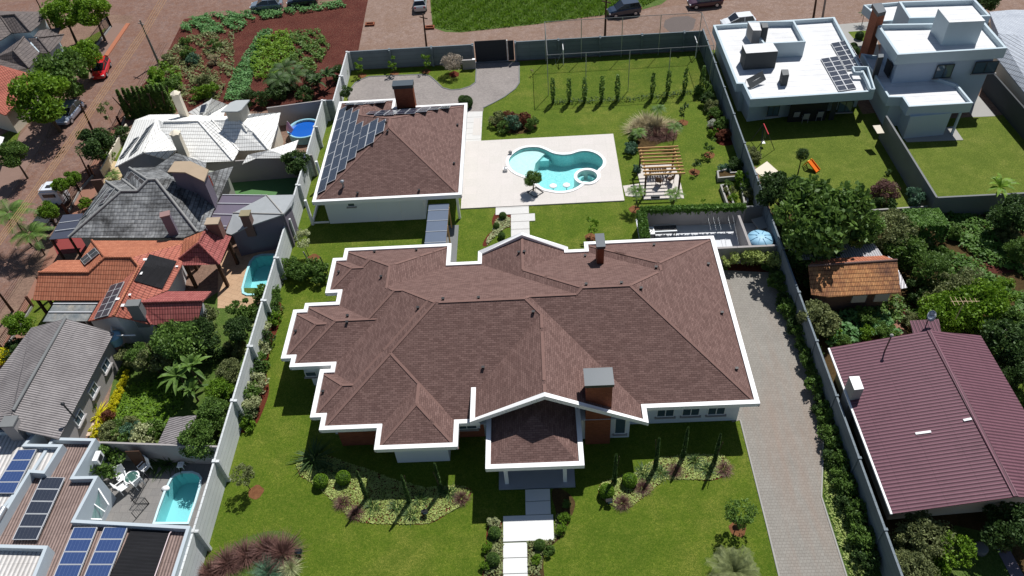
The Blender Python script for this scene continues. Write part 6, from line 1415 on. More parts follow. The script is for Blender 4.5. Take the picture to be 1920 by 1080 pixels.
for u, v in ((699,950),(745,951),(770,966),(787,940),(843,925),(1206,888),(1238,887),(1302,866),(1326,881),(585,872),(612,878),(640,888)):
    plant('tuft', u, v, .8, 'dark strap-leaved tuft, %s from the left among those in the lime ground cover' % ord_([585,612,640,699,745,770,787,843,1206,1238,1302,1326].index(u)), 'dark', group='strap-leaved tufts in the front beds')
plant('tuft', 590, 860, 1.6, 'large dark strap-leaved plant in the house shadow, left end of left bed', 'dark')
for u, v, m, r, l in ((530,1040,'purple',1.35,'big purple fountain grass with drooping plumes at the right of the corner bed'),(498,1032,'purple',1.15,'purple fountain grass second from the right in the corner bed'),(462,1042,'purple',1.1,'purple fountain grass in the middle of the corner bed'),(428,1058,'purple',1.15,'purple fountain grass toward the boundary wall in the corner bed'),(395,1078,'purple',1.1,'purple fountain grass nearest the boundary wall in the corner bed'),(505,1075,'blue',1.1,'green striped grass clump in front of the purple grasses'),(545,1066,'pale',.8,'pale striped grass clump at the front edge of the corner bed')):
    plant('fount', u, v, r, l, m)
plant('fan', 1372, 1088, 1.75, 'silvery green fan palm at the bottom edge of the front lawn', 'olive', H=1.0)
plant('thin', 455, 893, .95, 'small sparse olive-leaved tree in a mulch ring on the left of the front lawn', 'olive', zc=1.8)
plant('thin', 1388, 962, 1.15, 'young green tree in a mulch ring beside the paver driveway', 'mid', zc=2.0)
plant('thin', 568, 448, 1.0, 'small grey-leaved tree with a slanting trunk behind the left boundary wall', 'pale', zc=2.1)
for u, v, r, m, l in ((925,984,.5,'pale','pale one left of the wide path slab'),(914,1030,.45,'bright','bright one left of the lower path, upper'),(912,1064,.45,'bright','bright one left of the lower path, lower'),(1062,948,.4,'mid','at the upper end of the bed right of the path'),(1058,976,.5,'bright','beside the right edge of the wide path slab'),(1052,996,.45,'bright','below the bush at the wide path slab'),(1030,1036,.45,'mid','at the bend of the bed right of the path'),(1006,1052,.4,'bright','close to the lower path slabs on the right')):
    plant('bush', u, v, r, 'small leafy path shrub, '+l, m, group='small shrubs along the front path')
# left border shrubs
for i, (u, v, r, m) in enumerate(((506,567,1.1,'mid'),(518,580,.8,'mid'),(503,598,.9,'dark'),(515,606,.7,'bright'),(494,626,.8,'pale'),(499,648,.8,'dark'),(487,668,.85,'pale'),(492,690,.8,'mid'),(478,706,.9,'dark'),(484,730,.85,'pale'),(470,748,.9,'mid'),(476,770,.8,'pale'),(462,787,.85,'dark'),(468,800,.6,'bright'))):
    plant('bush', u, v, r*1.25, 'shrub %s of the border along the left wall, counted from the back' % ord_(i), m, group='shrubs along the left boundary wall')
for u, v, r, l in ((541,500,1.3,'left'),(560,512,1.2,'middle'),(583,502,1.2,'upper right'),(600,512,1.1,'right')):
    plant('bush', u, v, r, 'dense dark green hedge shrub, the %s one left of the brown house roof' % l, 'mid', group='hedge shrubs beside the house', zc=.9)
for u, v, h_, l in ((578,484,1.6,'pale slanting stake behind the hedge shrubs'),(611,500,2.0,'dark stake right of the hedge shrubs'),(527,520,2.0,'dark stake between the hedge shrubs and the wall')):
    p_ = P(u, v, .8); b = MB(); b.bar((p_.x, p_.y, 0), (p_.x-.25, p_.y, h_), .08); tag(b.build('stake', conc if 'pale' in l else metald), l, 'stake')
plant('bush', 621, 208, .8, 'round shrub in the corner behind the pool house', 'bright')
plant('bush', 648, 172, .9, 'dark climber on the left wall by the back driveway', 'dark', zc=1.4)
# ---- rear garden
for u, v, l in ((679,141,'leftmost of three by the grey rear wall'),(740,138,'middle of three by the grey rear wall'),(800,133,'right of three by the grey rear wall')):
    plant('sap', u, v, .75, 'small leafy sapling, '+l, 'bright', H=1.5, k=1)
bt = plant('twig', 848, 117, 1.45, 'bare rounded twiggy tree in a dark mulch circle near the gate', 'twigs', zc=1.5, name='bare_tree', cat='tree')
plant('sap', 1281, 228, .7, 'dark sapling in a mulch ring behind the fountain grass', 'dark', H=1.3); plant('sap', 1330, 290, .8, 'sapling in a mulch ring right of the pergola, upper one', 'mid', H=1.2)
plant('sap', 1302, 322, .6, 'small dark sapling in a mulch ring beside the pergola', 'dark', H=1.0); plant('sap', 1320, 390, .5, 'tiny sapling in a mulch ring just above the ivy wall', 'bright', H=.6)
plant('sap', 1108, 444, .75, 'leafy sapling in a mulch ring behind the roof chimney', 'bright', H=1.5); plant('sap', 998, 142, .25, 'bare staked sapling left of the ball court', 'tan', H=.6)
for i, (u, v) in enumerate(((1037,193),(1067,193),(1096,192.5),(1128,190.5),(1157,188.5),(1222,185),(1251,180.5),(1282,177),(1314,172))):
    plant('col', u, v, 1.15, 'tall thin young tree in the row before the ball court, %s from the left' % ord_(i), 'mid', group='row of thin young trees')
cover('low_hedge', 'low clipped leafy hedge line under the row of thin young trees', [(1035,189),(1180,184),(1316,168),(1318,176),(1182,192),(1036,197)], 60, .1, .5, 'dark', 'hedge', seed=7)
for u, v, r, m, l in ((934,232,1.1,'olive','left end of the mixed bed above the pool deck'),(955,226,.9,'red','upper reddish one in the mixed bed above the pool deck'),(962,240,1.1,'blue','middle bluish one in the mixed bed above the pool deck'),(982,232,1.0,'red','right reddish one in the mixed bed above the pool deck'),(998,240,.9,'mid','right end of the mixed bed above the pool deck'),(945,246,.9,'mid','lower left of the mixed bed above the pool deck')):
    plant('bush', u, v, r, 'shrub, '+l, m, group='shrubs in the mixed bed above the pool deck')
for u, v, m, r, l in ((1196,244,'tan',1.5,'tan plumed grass at the left of the rear clump'),(1212,236,'tan',1.7,'tan plumed grass second in the rear clump'),(1232,240,'tan',1.6,'tan plumed grass behind the small palm'),(1228,254,'purple',1.2,'dark purple grass in front of the tan plumes'),(1248,254,'purple',1.2,'dark purple grass right part of the rear clump'),(1256,240,'tan',1.1,'tan plumed grass at the right end of the rear clump')):
    plant('fount', u, v, r, l, m)
for u, v, H_, r, l in ((1232,236,2.0,1.0,'bright little palm rising from the tan grass clump'),(1262,270,2.0,.95,'little palm behind the pergola rafters'),(1196,272,1.5,.95,'little palm left of the pergola'),(1192,392,2.0,1.0,'little palm between the pool deck and the pergola'),(1262,388,1.5,1.0,'little palm in front of the pergola patio')):
    plant('palm', u, v, r, l, 'mid', H=H_)
plant('bush', 1182, 286, .9, 'bluish shrub left of the pergola top', 'blue'); plant('bush', 1190, 265, .8, 'dark shrub at the left foot of the grass clump', 'dark'); plant('bush', 1194, 322, .6, 'small shrub at the left pergola post', 'blue')
plant('broad', 999, 336, .95, 'bushy round tree crown leaning over the curvy pool', 'mid', zc=1.5, k=1)
plant('fan', 1000, 341, .6, 'x', 'mid') if False else None
for i, (u, v, r, m) in enumerate(((1318,178,1.1,'mid'),(1325,196,1.0,'dark'),(1333,208,1.0,'olive'),(1340,222,.9,'mid'),(1337,240,.7,'grey'),(1352,244,1.0,'mid'),(1336,254,.6,'bright'),(1350,262,.6,'red'),(1358,258,.7,'red'))):
    plant('bush', u, v, r, 'border shrub along the right wall, %s from the rear' % ord_(i), m, group='shrubs along the right wall behind the pergola')
for u, v, r, m, l in ((1357,322,.7,'blue','bluish cabbage-like plant in the L-shaped planter'),(1377,318,1.0,'dark','dark herb bush at the right of the L-shaped planter'),(1362,352,.6,'mid','upper herb bush in the long narrow planter'),(1366,366,.7,'olive','middle herb bush in the long narrow planter'),(1373,378,.6,'bright','lower herb bush in the long narrow planter'),(1393,345,1.1,'bright','bright leafy bush in the planter by the right wall'),(1398,362,.8,'mid','lower bush in the planter by the right wall')):
    plant('bush', u, v, r, l, m)
cover('ivy', 'dense green ivy hanging along the top of the yard wall', [(1199,392),(1300,386),(1396,384),(1398,392),(1300,396),(1203,401)], 1, .1, .1, 'ivy') if False else None
def ivy(label, a, c, z0, z1, n, dy, seed):
    rng = np.random.default_rng(seed); t = rng.random(n); X = a.x+(c.x-a.x)*t; Y = a.y+(c.y-a.y)*t; drop = .35+.3*np.abs(np.sin(t*37)*np.sin(t*91+1))
    zz = z1-drop*rng.random(n)**1.5*1.2+.12*rng.random(n); off = (rng.random(n)-.5)*dy
    ex_, ey_ = (0, 1) if abs(c.x-a.x) > abs(c.y-a.y) else (1, 0)
    p = np.column_stack([X+off*ex_, Y+off*ey_, zz]); o = bpy.data.objects.new('ivy', leafmesh('ivy', quads(p, np.array([0, 0, 0]), .1, .6, rng), GREEN['ivy'])); C.objects.link(o); tag(o, label, 'ivy', None, 'stuff')
ivy('dense green ivy hanging along the top of the long yard wall', P(1200,394,2.35), P(1398,387,2.35), 0, 2.5, 6500, .55, 1)
ivy('green ivy covering the short yard wall beside the heat pump', P(1202,396,2.35), P(1210,447,2.35), 0, 2.5, 3200, .8, 2)
for i, (u, v) in enumerate(((1368,487),(1384,484),(1400,483),(1415,483),(1432,484),(1448,486),(1460,492))):
    plant('small', u, v, .72, 'yellow-green shrub in front of the grey yard wall, %s from the house' % ord_(i), 'lime', group='yellow-green shrubs behind the driveway', zc=1.1)
# driveway border
i = 0
for (u0, v0), (u1, v1), n_ in (((1466,505),(1500,590),5), ((1500,590),(1545,700),7), ((1545,700),(1570,800),6), ((1570,800),(1605,920),8), ((1605,920),(1650,1070),9)):
    for k_ in range(n_):
        t_ = k_/n_; u, v = u0+(u1-u0)*t_+(k_ % 2)*9-3, v0+(v1-v0)*t_
        plant('bush', u-21, v, .8+.13*((i*7) % 3), 'dark green shrub, %s from the rear in the row along the paver driveway' % ord_(i), ('mid', 'dark', 'mid')[i % 3], group='shrub row along the driveway', k=i % 3); i += 1
cover('weedy_strip', 'weedy grass growing between the paver driveway and the shrub row', [(1546,815),(1565,820),(1585,930),(1640,1080),(1592,1080),(1545,930)], 130, .09, .2, 'lime', 'weeds', seed=9)
# ---- big trees of the street and neighbours on the left
for kind, u, v, r, zc, m, l in (('broad',79,187,3.6,4.2,'bright','large round bright green street tree beside the red tiled roof'),('broad',118,143,3.5,3.6,'mid','wide street tree in front of the dark tiled villa'),('broad',155,103,2.2,3.0,'bright','smaller round street tree touching the red car'),
  ('broad',118,28,2.6,4.0,'bright','tall garden tree left of the villa lawn'),('broad',172,22,2.6,4.0,'bright','tall garden tree at the villa street corner'),('broad',176,270,2.1,3.0,'dark','dark round street tree before the cream-tiled house'),('broad',134,335,.95,2.8,'bright','right crown of the pair of street trees by the white truck'),
  ('broad',113,347,.95,2.8,'bright','left crown of the pair of street trees by the white truck'),('broad',91,397,1.15,2.6,'bright','round street tree hiding the truck bed'),('broad',25,291,1.7,3.0,'mid','street tree on the opposite sidewalk at the left edge'),('broad',34,610,1.3,1.9,'bright','round garden tree at the front corner of the grey corrugated house'),
  ('broad',554,306,1.6,2.6,'dark','dark round tree against the boundary wall by the turf court'),('broad',336,645,2.2,2.4,'mid','large dark tree behind the orange house rear wing'),('broad',284,672,1.6,1.8,'olive','olive-toned tree above the lit patch of long grass'),('broad',375,632,1.6,2.2,'dark','dark tree between the rear wing and the tan terrace'),
  ('broad',448,618,1.3,1.8,'dark','dark tree near the boundary wall below the narrow pool'),('bush',453,582,1.3,1.0,'mid','round bush at the front edge of the tan terrace'),('broad',262,665,1.1,2.2,'mid','tree right of the small blue water tank'),('broad',400,778,1.4,1.8,'mid','bushy tree above the corrugated shed by the wall'),('broad',372,825,1.5,2.0,'mid','bushy tree right of the corrugated shed'),
  ('broad',412,735,1.2,1.6,'bright','bright tree beside the banana plants near the wall'),('broad',432,698,1.1,1.5,'olive','olive tree between the banana plants and the boundary wall'),('bush',385,592,1.2,1.3,'olive','pale leafy shrub at the end of the orange rear wing'),('bush',196,868,1.5,1.3,'mid','round bush beside the parapet house terrace'),
  ('bush',28,655,1.2,.8,'dark','dark shrub left of the grey corrugated roof'),('bush',50,690,1.2,.7,'mid','shrub beside the left slope of the grey corrugated roof'),('bush',8,668,.9,.6,'yellow','yellow shrub at the left edge'),('bush',180,812,.0001,.1,'mid','') if False else ('bush',240,668,1.0,1.2,'olive','small shrub in the shade of the white gable wall')):
    plant(kind, u, v, r, l, m, zc=zc)
plant('palm', 60, 462, 2.3, 'tall feathery palm on the sidewalk beside the carport canopy, taller', 'mid', H=4.0); plant('palm', 84, 478, 2.0, 'lower feathery palm beside the carport canopy', 'mid', H=2.6)
plant('palm', 97, 60, 1.8, 'palm in the middle of the villa lawn', 'mid', H=2.4)
plant('palm', 107, 331+0, .9, 'small fan of palm leaves in the yellow forecourt', 'mid', H=.6) if False else plant('palm', 217, 336, .9, 'small palm in the forecourt above the mossy grey house', 'mid', H=.5)
for u, v, r, H_, l in ((352,735,2.2,2.0,'banana plant with long arching leaves in the back yard, left'),(378,722,2.2,2.2,'banana plant with upright leaves in the back yard, right'),(372,752,1.8,1.4,'lower banana plant in the back yard')):
    plant('banana', u, v, r, l, 'mid', H=H_)
for i, (u, v, r) in enumerate(((239,702,.35),(235,714,.4),(230,726,.42),(226,738,.45),(221,750,.48),(216,762,.5),(211,774,.48),(206,784,.42))):
    plant('bush', u, v, r, 'yellow hedge plant along the beige garden path, %s from the top' % ord_(i), 'yellow', group='yellow hedge by the garden path')
for i, (u, v, m) in enumerate(((208,692,'mid'),(200,704,'red'),(193,716,'mid'),(186,728,'red'),(179,740,'mid'),(174,752,'pale'))): plant('small', u, v, .5, 'small flowering plant at the foot of the corrugated house wall, %s from the rear' % ord_(i), m, group='plants along the corrugated house wall')
plant('tuft', 184, 780, 1.3, 'yellow striped spiky plant on the garden patio', 'yellow'); plant('bush', 170, 775, .8, 'leafy shrub on the garden patio', 'mid'); plant('bush', 206, 785, .6, 'pink flowering shrub at the lower end of the yellow hedge', 'red'); plant('bush', 136, 815, .7, 'yellow shrub left of the terrace wall', 'yellow'); plant('bush', 183, 813, .6, 'yellow shrub by the end of the terrace wall', 'yellow')
for u, v, r, m in ((215,822,1.1,'olive'),(235,828,1.0,'mid'),(255,818,1.0,'blue'),(275,826,1.1,'pale'),(292,815,1.0,'mid'),(225,808,.9,'mid'),(250,800,.8,'olive')): plant('bush', u, v, r, '%s low shrub behind the grey terrace wall, %s from the left' % (m.replace('blue', 'bluish'), ord_([215,225,235,250,255,275,292].index(u))), m, group='shrubs behind the terrace wall')
for u, v, l in ((298,868,'left'),(318,868,'middle'),(335,862,'right')): plant('tuft', u, v, 1.3, 'dark strap-leaved clump by the terrace wall, the %s one' % l, 'dark')
for i, (u, v) in enumerate(((244,222),(254,219),(263,220),(271,216),(280,216),(289,217),(297,214),(305,213),(314,212),(323,211))):
    plant('cyp', u, v, 1.05, 'dark pointed conifer in the hedge behind the cream-tiled house, %s from the street' % ord_(i), 'mid', group='conifer hedge behind the cream-tiled house').scale = (2.3, 2.3, 1.0)
plant('bush', 205, 300, .9, 'shrub in the cream-tiled house front yard, lower', 'bright'); plant('bush', 236, 262, 1.2, 'large-leaved shrub in the cream-tiled house front yard', 'dark'); plant('bush', 163, 388, .8, 'round shrub beside the mossy grey house', 'bright'); plant('sap', 212, 236, 1.0, 'scraggly young street tree at the roadside', 'olive', H=2.0)
for i, (u, v) in enumerate(((425,668),(445,660),(468,600),(395,678),(408,800),(250,668))): plant('bush', u, v, .8+.2*(i % 2), 'overgrown bush in the back yard, %s from the boundary wall' % ord_([468,445,425,408,395,250].index(u)), ('dark', 'olive', 'mid')[i % 3], group='overgrown back yard bushes')
cover('long_grass', 'long bright green grass in the neighbours back yard', [(225,745),(250,720),(340,700),(345,760),(310,800),(250,800),(205,815),(215,780)], 110, .12, .25, 'bright', 'grass', seed=12, kind='leaf')
# ---- field crops
cover('crop_row', 'bluish green leafy crop strip running across the dark red field', [(488,60),(512,58),(480,120),(465,188),(420,190),(440,135)], 90, .16, .5, 'crop', 'crop', seed=20)
cover('crop_row', 'taller yellow-green crop patch beside the leafy strip', [(485,75),(540,60),(555,100),(520,150),(480,150),(470,125)], 80, .16, .8, 'bright', 'crop', seed=21)
cover('crop_row', 'grey-green crop patch at the middle of the field', [(545,62),(600,60),(620,90),(590,140),(560,150),(545,110)], 60, .16, .8, 'mid', 'crop', seed=22, clump=.8)
cover('crop_row', 'tall leafy plants along the rear edge of the field', [(345,40),(400,28),(470,25),(560,16),(640,4),(650,14),(560,26),(470,42),(450,60),(380,66),(340,58)], 60, .17, .7, 'crop', 'crop', seed=23, clump=.6)
cover('crop_row', 'scattered weeds on the left part of the dark red field', [(300,120),(345,70),(440,60),(440,130),(410,190),(330,205),(262,190)], 26, .17, .6, 'olive', 'weeds', seed=24, clump=.45)
cover('crop_row', 'pale green corn-like plants at the street side of the field', [(285,135),(300,120),(340,135),(345,170),(320,190),(270,190)], 60, .18, .9, 'bright', 'crop', seed=25, clump=.7)
cover('vacant_grass', 'tall unmown grass on the vacant lot behind the street', [(808,-10),(812,50),(862,60),(1010,44),(1190,21),(1260,-15),(1000,-40)], 70, .35, .45, 'bright', 'grass', seed=26, kind='blade')
for i, (u, v, r, m) in enumerate(((318,120,1.0,'olive'),(355,108,1.1,'mid'),(365,120,1.0,'blue'),(405,92,1.0,'mid'),(402,120,.9,'tan'),(385,160,1.1,'olive'),(330,165,1.2,'mid'),(298,150,1.2,'bright'),(350,85,.8,'mid'),(310,175,1.1,'mid'),(398,180,1.2,'bright'),(375,185,1.1,'bright'),(545,170,1.4,'dark'),(525,185,1.3,'dark'))):
    plant('bush', u, v, r, 'loose weed bush growing on the dark red field, %s from the street' % ord_([318,298,330,310,355,350,365,385,375,405,402,398,525,545].index(u)), m, group='weed bushes on the field')
for u, v, l in ((540,150,'left'),(530,172,'lower left'),(556,165,'middle'),(600,175,'right'),(618,165,'rightmost')): plant('banana' if u > 590 else 'palm', u, v, 2.0, 'feathery palm-like plant in the field corner behind the neighbours, %s one' % l, 'dark', H=1.5)
for i, (u, v) in enumerate(((470,196),(500,195),(520,165),(575,190),(590,160),(635,150))): plant('bush', u, v, 1.3, 'dark bush in the field corner near the boundary wall, %s from the left' % ord_(i), 'dark', group='dark bushes in the field corner')
# ---- the overgrown gardens on the right
bed('red_soil_patch', [(1845,480),(1880,475),(1905,490),(1900,510),(1860,512),(1842,500)], .03, soilm) ; bed('red_soil_patch', [(1700,560),(1725,565),(1730,590),(1712,600),(1690,585)], .03, soilm)
_seen = {}
def wild_label(u, v, m):
    l = _wild(u, v, m); _seen[l] = _seen.get(l, 0)+1
    return l if _seen[l] == 1 else l+', farther %s' % ('right' if _seen[l] == 2 else 'back')
def _wild(u, v, m):
    lm = [('the ochre tiled shed', 1600, 525), ('the maroon roof ridge top', 1742, 615), ('the vine pergola block', 1735, 412), ('the far lawn wall', 1850, 370), ('the television aerial', 1795, 592), ('the blue-lidded water tank', 1427, 444), ('the brick path strip', 1683, 610), ('the right edge of the garden', 1915, 560), ('the grey stump', 1836, 1032), ('the left corner of the maroon roof', 1556, 652)]
    n_, lu, lv = min(lm, key=lambda q: (q[1]-u)**2+(q[2]-v)**2); d = ('above' if v < lv-12 else 'below' if v > lv+12 else 'beside')+(' and left of ' if u < lu-25 else ' and right of ' if u > lu+25 else ' ')
    return '%s overgrown bush %s%s' % (dict(bright='bright green', mid='medium green', dark='dark green', olive='olive green').get(m, m), d, n_)
for kind, u, v, r, zc, m, l in (('broad',1543,420,4.6,4.2,'mid','very large leafy tree right of the blue-lidded water tank'),('broad',1600,425,2.4,3.2,'mid','lower right lobe tree next to the big leafy tree'),('broad',1466,358,2.3,3.6,'dark','dark rounded tree at the corner of the swing-set lawn'),('fine',1658,362,1.5,1.3,'purple','purplish bare-topped shrub at the near end of the swing-set lawn'),
  ('bush',1660,384,1.2,1.0,'dark','dark shrub below the purplish shrub'),('bush',1717,368,1.1,1.6,'blue','papaya-like bluish shrub at the end of the dividing wall'),('fine',1668,432,2.4,2.0,'olive','olive loose tree between the big tree and the vine block'),('fine',1505,290,.75,2.3,'dark','thin young tree standing on the swing-set lawn'),
  ('broad',1700,470,1.9,1.6,'mid','round shrub tree above the ochre shed right end'),('broad',1535,598,1.7,1.8,'olive','yellowish green tree left of the ochre shed'),('broad',1495,490,1.4,1.6,'mid','shrub between the water tank yard and the ochre shed'),('fine',1795,545,2.3,1.8,'olive','wide olive tree in the middle of the overgrown garden'),
  ('fine',1745,510,2.0,1.6,'mid','leafy tree right of the ochre shed'),('broad',1830,575,2.3,2.0,'bright','bright green tree behind the television aerial'),('broad',1770,590,1.8,1.6,'bright','rounded bright tree left of the television aerial'),('fine',1912,468,1.3,1.4,'mid','leafy tree at the right edge of the overgrown garden'),
  ('thin',1885,545,1.2,1.0,'bright','bright small tree near the right edge'),('broad',1895,640,2.2,2.2,'dark','dark tree right of the maroon roof ridge'),('broad',1890,720,1.5,1.6,'mid','tree beside the lower right slope of the maroon roof') if False else ('broad',1915,700,1.8,1.8,'dark','dark tree at the right edge beside the maroon roof'),
  ('broad',1900,405,2.0,2.2,'dark','dark tree behind the far lawn wall'),('fine',1728,1010,1.9,1.6,'olive','olive vine tree in front of the maroon house'),('thin',1790,1035,1.3,1.8,'bright','sparse bright-leaved vine in front of the maroon house'),('fine',1710,1065,1.5,1.6,'olive','tangled vine by the lower right wall'),('broad',1912,1000,2.0,2.4,'dark','dark tree at the lower right edge')):
    plant(kind, u, v, r, l, m, zc=zc)
plant('banana', 1858, 385, 2.2, 'banana plant with fresh green leaves at the near wall of the far lawn', 'bright', H=2.0); plant('banana', 1575, 470, 1.5, 'banana-like plant', 'mid', H=1.2) if False else None
vp_ = thing('vine_pergola', 'square block of green vine trained over a pergola in the overgrown garden', 'vine pergola')
q = [P(1690,395,2.4), P(1760,395,2.4), P(1782,428,2.4), P(1708,432,2.4)]; rng = np.random.default_rng(5); n_ = 9000; s_, t_ = rng.random(n_), rng.random(n_)
ed = np.maximum(np.abs(s_-.5), np.abs(t_-.5))*2
pts = np.array([(q[0].lerp(q[1], a).lerp(q[3].lerp(q[2], a), c)) for a, c in zip(s_, t_)]); pts[:, 2] = 2.5+.25*rng.random(n_)-np.where(ed > .9, rng.random(n_)*1.9, 0)
inst('foliage', leafmesh('foliage', quads(pts, 0, .13, .6, rng, flat=True), GREEN['ivy']), vp_)
for k in range(4): b = MB(); p_ = q[k].lerp((q[0]+q[2])/2, .1); b.box(p_.x-.06, p_.x+.06, p_.y-.06, p_.y+.06, 0, 2.4); b.build('post', woodd, vp_)
cover('undergrowth', 'tangled green undergrowth covering the overgrown garden', [(1760,400),(1910,405),(1990,520),(1960,640),(1850,600),(1780,520),(1720,470),(1700,440)], 75, .17, .6, 'ivy', 'undergrowth', seed=30, clump=.35)
cover('undergrowth', 'broad-leaved plants filling the plot left of the brick path', [(1535,600),(1600,585),(1665,600),(1690,630),(1620,640),(1550,655)], 80, .18, .9, 'crop', 'undergrowth', seed=31)
cover('undergrowth', 'mixed weeds around the ochre shed and behind the maroon roof', [(1470,470),(1520,540),(1555,560),(1690,560),(1800,600),(1850,640),(1760,610),(1560,600),(1500,540)], 45, .16, .5, 'mid', 'undergrowth', seed=32, clump=.5)
for i, (u, v, r, m) in enumerate(((1560,620,1.1,'bright'),(1580,640,.9,'mid'),(1625,625,.9,'bright'),(1645,610,1.0,'mid'),(1665,625,1.1,'mid'),(1620,590,1.2,'mid'),(1720,545,1.4,'dark'),(1740,565,1.3,'olive'),(1765,480,1.2,'mid'),(1890,440,1.2,'olive'),(1885,425,1.3,'dark'),(1710,600,1.1,'olive'),(1780,432,1.3,'mid'),(1870,560,1.2,'bright'),(1900,600,1.5,'mid'),(1850,620,1.5,'dark'),(1880,680,1.1,'dark'),(1730,450,1.2,'olive'),(1640,470,1.3,'olive'),(1480,440,1.6,'dark'),(1460,410,1.4,'mid'),(1905,750,1.2,'mid'),(1915,650,1.4,'dark'),(1700,640,.6,'olive'),(1690,1040,1.1,'dark'),(1760,1070,1.0,'bright'),(1870,960,1.1,'dark'))):
    plant('bush', u, v, r*.85, wild_label(u, v, m), m, group='wild garden bushes on the right', zc=r*.6)
for u, v, l in ((1406,372,'at the foot of the right boundary wall by the yard'),(1405,290,'beside the swing-set lawn, upper'),(1414,300,'beside the swing-set lawn, lower')): plant('bush', u, v, .8, 'small grey-green shrub '+l, 'olive')
plant('small', 1663, 327, .35, 'tiny dark shrub alone on the swing-set lawn', 'dark'); plant('ball', 1598, 94, .5, 'dark round shrub in the front court, upper', 'dark'); plant('ball', 1600, 104, .6, 'dark round shrub in the front court, lower', 'dark'); plant('ball', 1610, 73, .5, 'dark ball shrub on the tiny court lawn', 'dark')
plant('palm', 1616, 46, .8, 'tiny palm in the paved front court', 'dark', H=1.4); plant('broad', 1853, 0, 1.6, 'dark tree on the street at the top right corner', 'dark', zc=2.5); plant('ball', 875, 201, .75, 'round dark shrub at the corner of the pool house', 'dark'); plant('ball', 868, 193, .5, 'smaller round shrub behind the pool house corner', 'mid')
# ---------------------------------------------------------------- vehicles
tyre = plain('tyre_rubber', (.02, .02, .022), .85, .1, 5); rim_m = plain('alloy_rim', (.55, .56, .58), .3, .05, 3, .6, .6); carglass = N('car_glass'); carglass.col((.012, .014, .018)); carglass.rough(.06); carglass.spec(.8); lampm = plain('headlamp', (.75, .76, .78), .15, .03, 3, .8); redl = plain('tail_lamp', (.35, .02, .02), .3, .05)
def paint(name, c, coat=.8, metal=.0):
    m = N(name); m.col(c); m.rough(.32); m.spec(.5); m.b.inputs['Metallic'].default_value = metal; m.b.inputs['Coat Weight'].default_value = coat; return m.m
def car(name, label, u, v, du, dv, col, L=4.1, W_=1.72, Hh=1.48, suv=False):
    """du,dv: photo direction in which the front points"""
    p_ = P(u, v, .5); q_ = P(u+du, v+dv, .5); a_ = math.atan2(q_.y-p_.y, q_.x-p_.x)
    t = thing(name, label, 'car', (p_.x, p_.y, .03), a_)
    z = lambda k: k*Hh/1.48
    st = [(-L/2, .62, .78, .30), (-L/2+.12, .80, .94, .24), (-L*.3, .84, .98, .22), (0, .86, .96, .22), (L*.22, .86, .93, .22), (L*.4, .80, .80, .22), (L/2-.08, .70, .68, .26), (L/2, .52, .56, .32)]
    b = MB(); rings = []
    for x, w_, zt, zb in st:
        w_ *= W_/1.72; rings.append([(x, -w_*.9, zb), (x, -w_, zb+.18), (x, -w_, z(zt)-.16), (x, -w_*.84, z(zt)), (x, w_*.84, z(zt)), (x, w_, z(zt)-.16), (x, w_, zb+.18), (x, w_*.9, zb)])
    for r0, r1 in zip(rings, rings[1:]):
        for i in range(8): j = (i+1) % 8; b.poly([r0[i], r0[j], r1[j], r1[i]][::-1], 0, True)
    b.poly(rings[0]); b.poly(rings[-1][::-1]); body = b.build('body', col, t)
    xr = -L*.47 if suv else -L*.42; cab = [(xr, z(.95)), (xr+.28, z(1.44)), (L*.06, z(1.46)), (L*.27, z(.93))]; wb, wt = .8*W_/1.72, .62*W_/1.72
    ring2 = lambda s_: [(x, s_*(wb if i in (0, 3) else wt), zz) for i, (x, zz) in enumerate(cab)]
    l_, r_ = ring2(-1), ring2(1); b = MB(); b.poly(l_[::-1]) ; b.poly(r_)
    for i in (0, 2): b.poly([l_[i], l_[i+1], r_[i+1], r_[i]][::-1])
    b.build('windows', carglass.m, t)
    b = MB(); x0, x1 = cab[1][0]-.02, cab[2][0]+.02; zt = z(1.47)
    b.poly([(x0, -wt-.01, zt), (x1, -wt-.01, zt), (x1, wt+.01, zt), (x0, wt+.01, zt)]); b.box(x0, x1, -wt-.012, wt+.012, zt-.05, zt-.002)
    for s_ in (-1, 1):
        for (xa, za), (xb, zb_) in ((cab[0], cab[1]), (cab[2], cab[3])): b.bar((xa, s_*(wb+.005), za), (xb, s_*(wt+.005), zb_), .07, .06)
        b.bar((-L*.12, s_*(wb+.008), z(.96)), (-L*.12, s_*(wt+.008), zt-.03), .08, .05)
    b.build('roof', col, t)
    for sx in (-1, 1):
        for sy_ in (-1, 1):
            b = MB(); cx_, cy_ = sx*L*.305, sy_*(W_/2-.10)
            b.tube([(cx_, cy_-.1, .31), (cx_, cy_+.1, .31)], .31, 18); wh = b.build('wheel', tyre, t)
            b = MB(); b.tube([(cx_, cy_+sy_*.1, .31), (cx_, cy_+sy_*.115, .31)], .2, 14); b.build('rim', rim_m, wh)
        b_ = MB()
    for s_ in (-1, 1):
        b = MB(); b.obox((L/2-.1, s_*.58*W_/1.72, .6), (.07, 0, 0), (0, .16, 0), (0, 0, .07)); b.build('headlight', lampm, t)
        b = MB(); b.obox((-L/2+.04, s_*.6*W_/1.72, .78), (.04, 0, 0), (0, .1, 0), (0, 0, .1)); b.build('taillight', redl, t)
    return t
car('parked_car', 'bright red hatchback parked under the street trees at the left', 190, 130, -10, 26, paint('red_car_paint', sr(205, 16, 28)))
car('parked_car', 'silver hatchback half under the big round street tree', 131, 213, -16, 18, paint('silver_car_paint', sr(170, 180, 195), .6, .4))
car('parked_car', 'silver saloon parked on the rear street at the top, left of the dark car', 500, 10, -30, 2, paint('grey_silver_paint', sr(140, 150, 162), .6, .4), L=4.4)
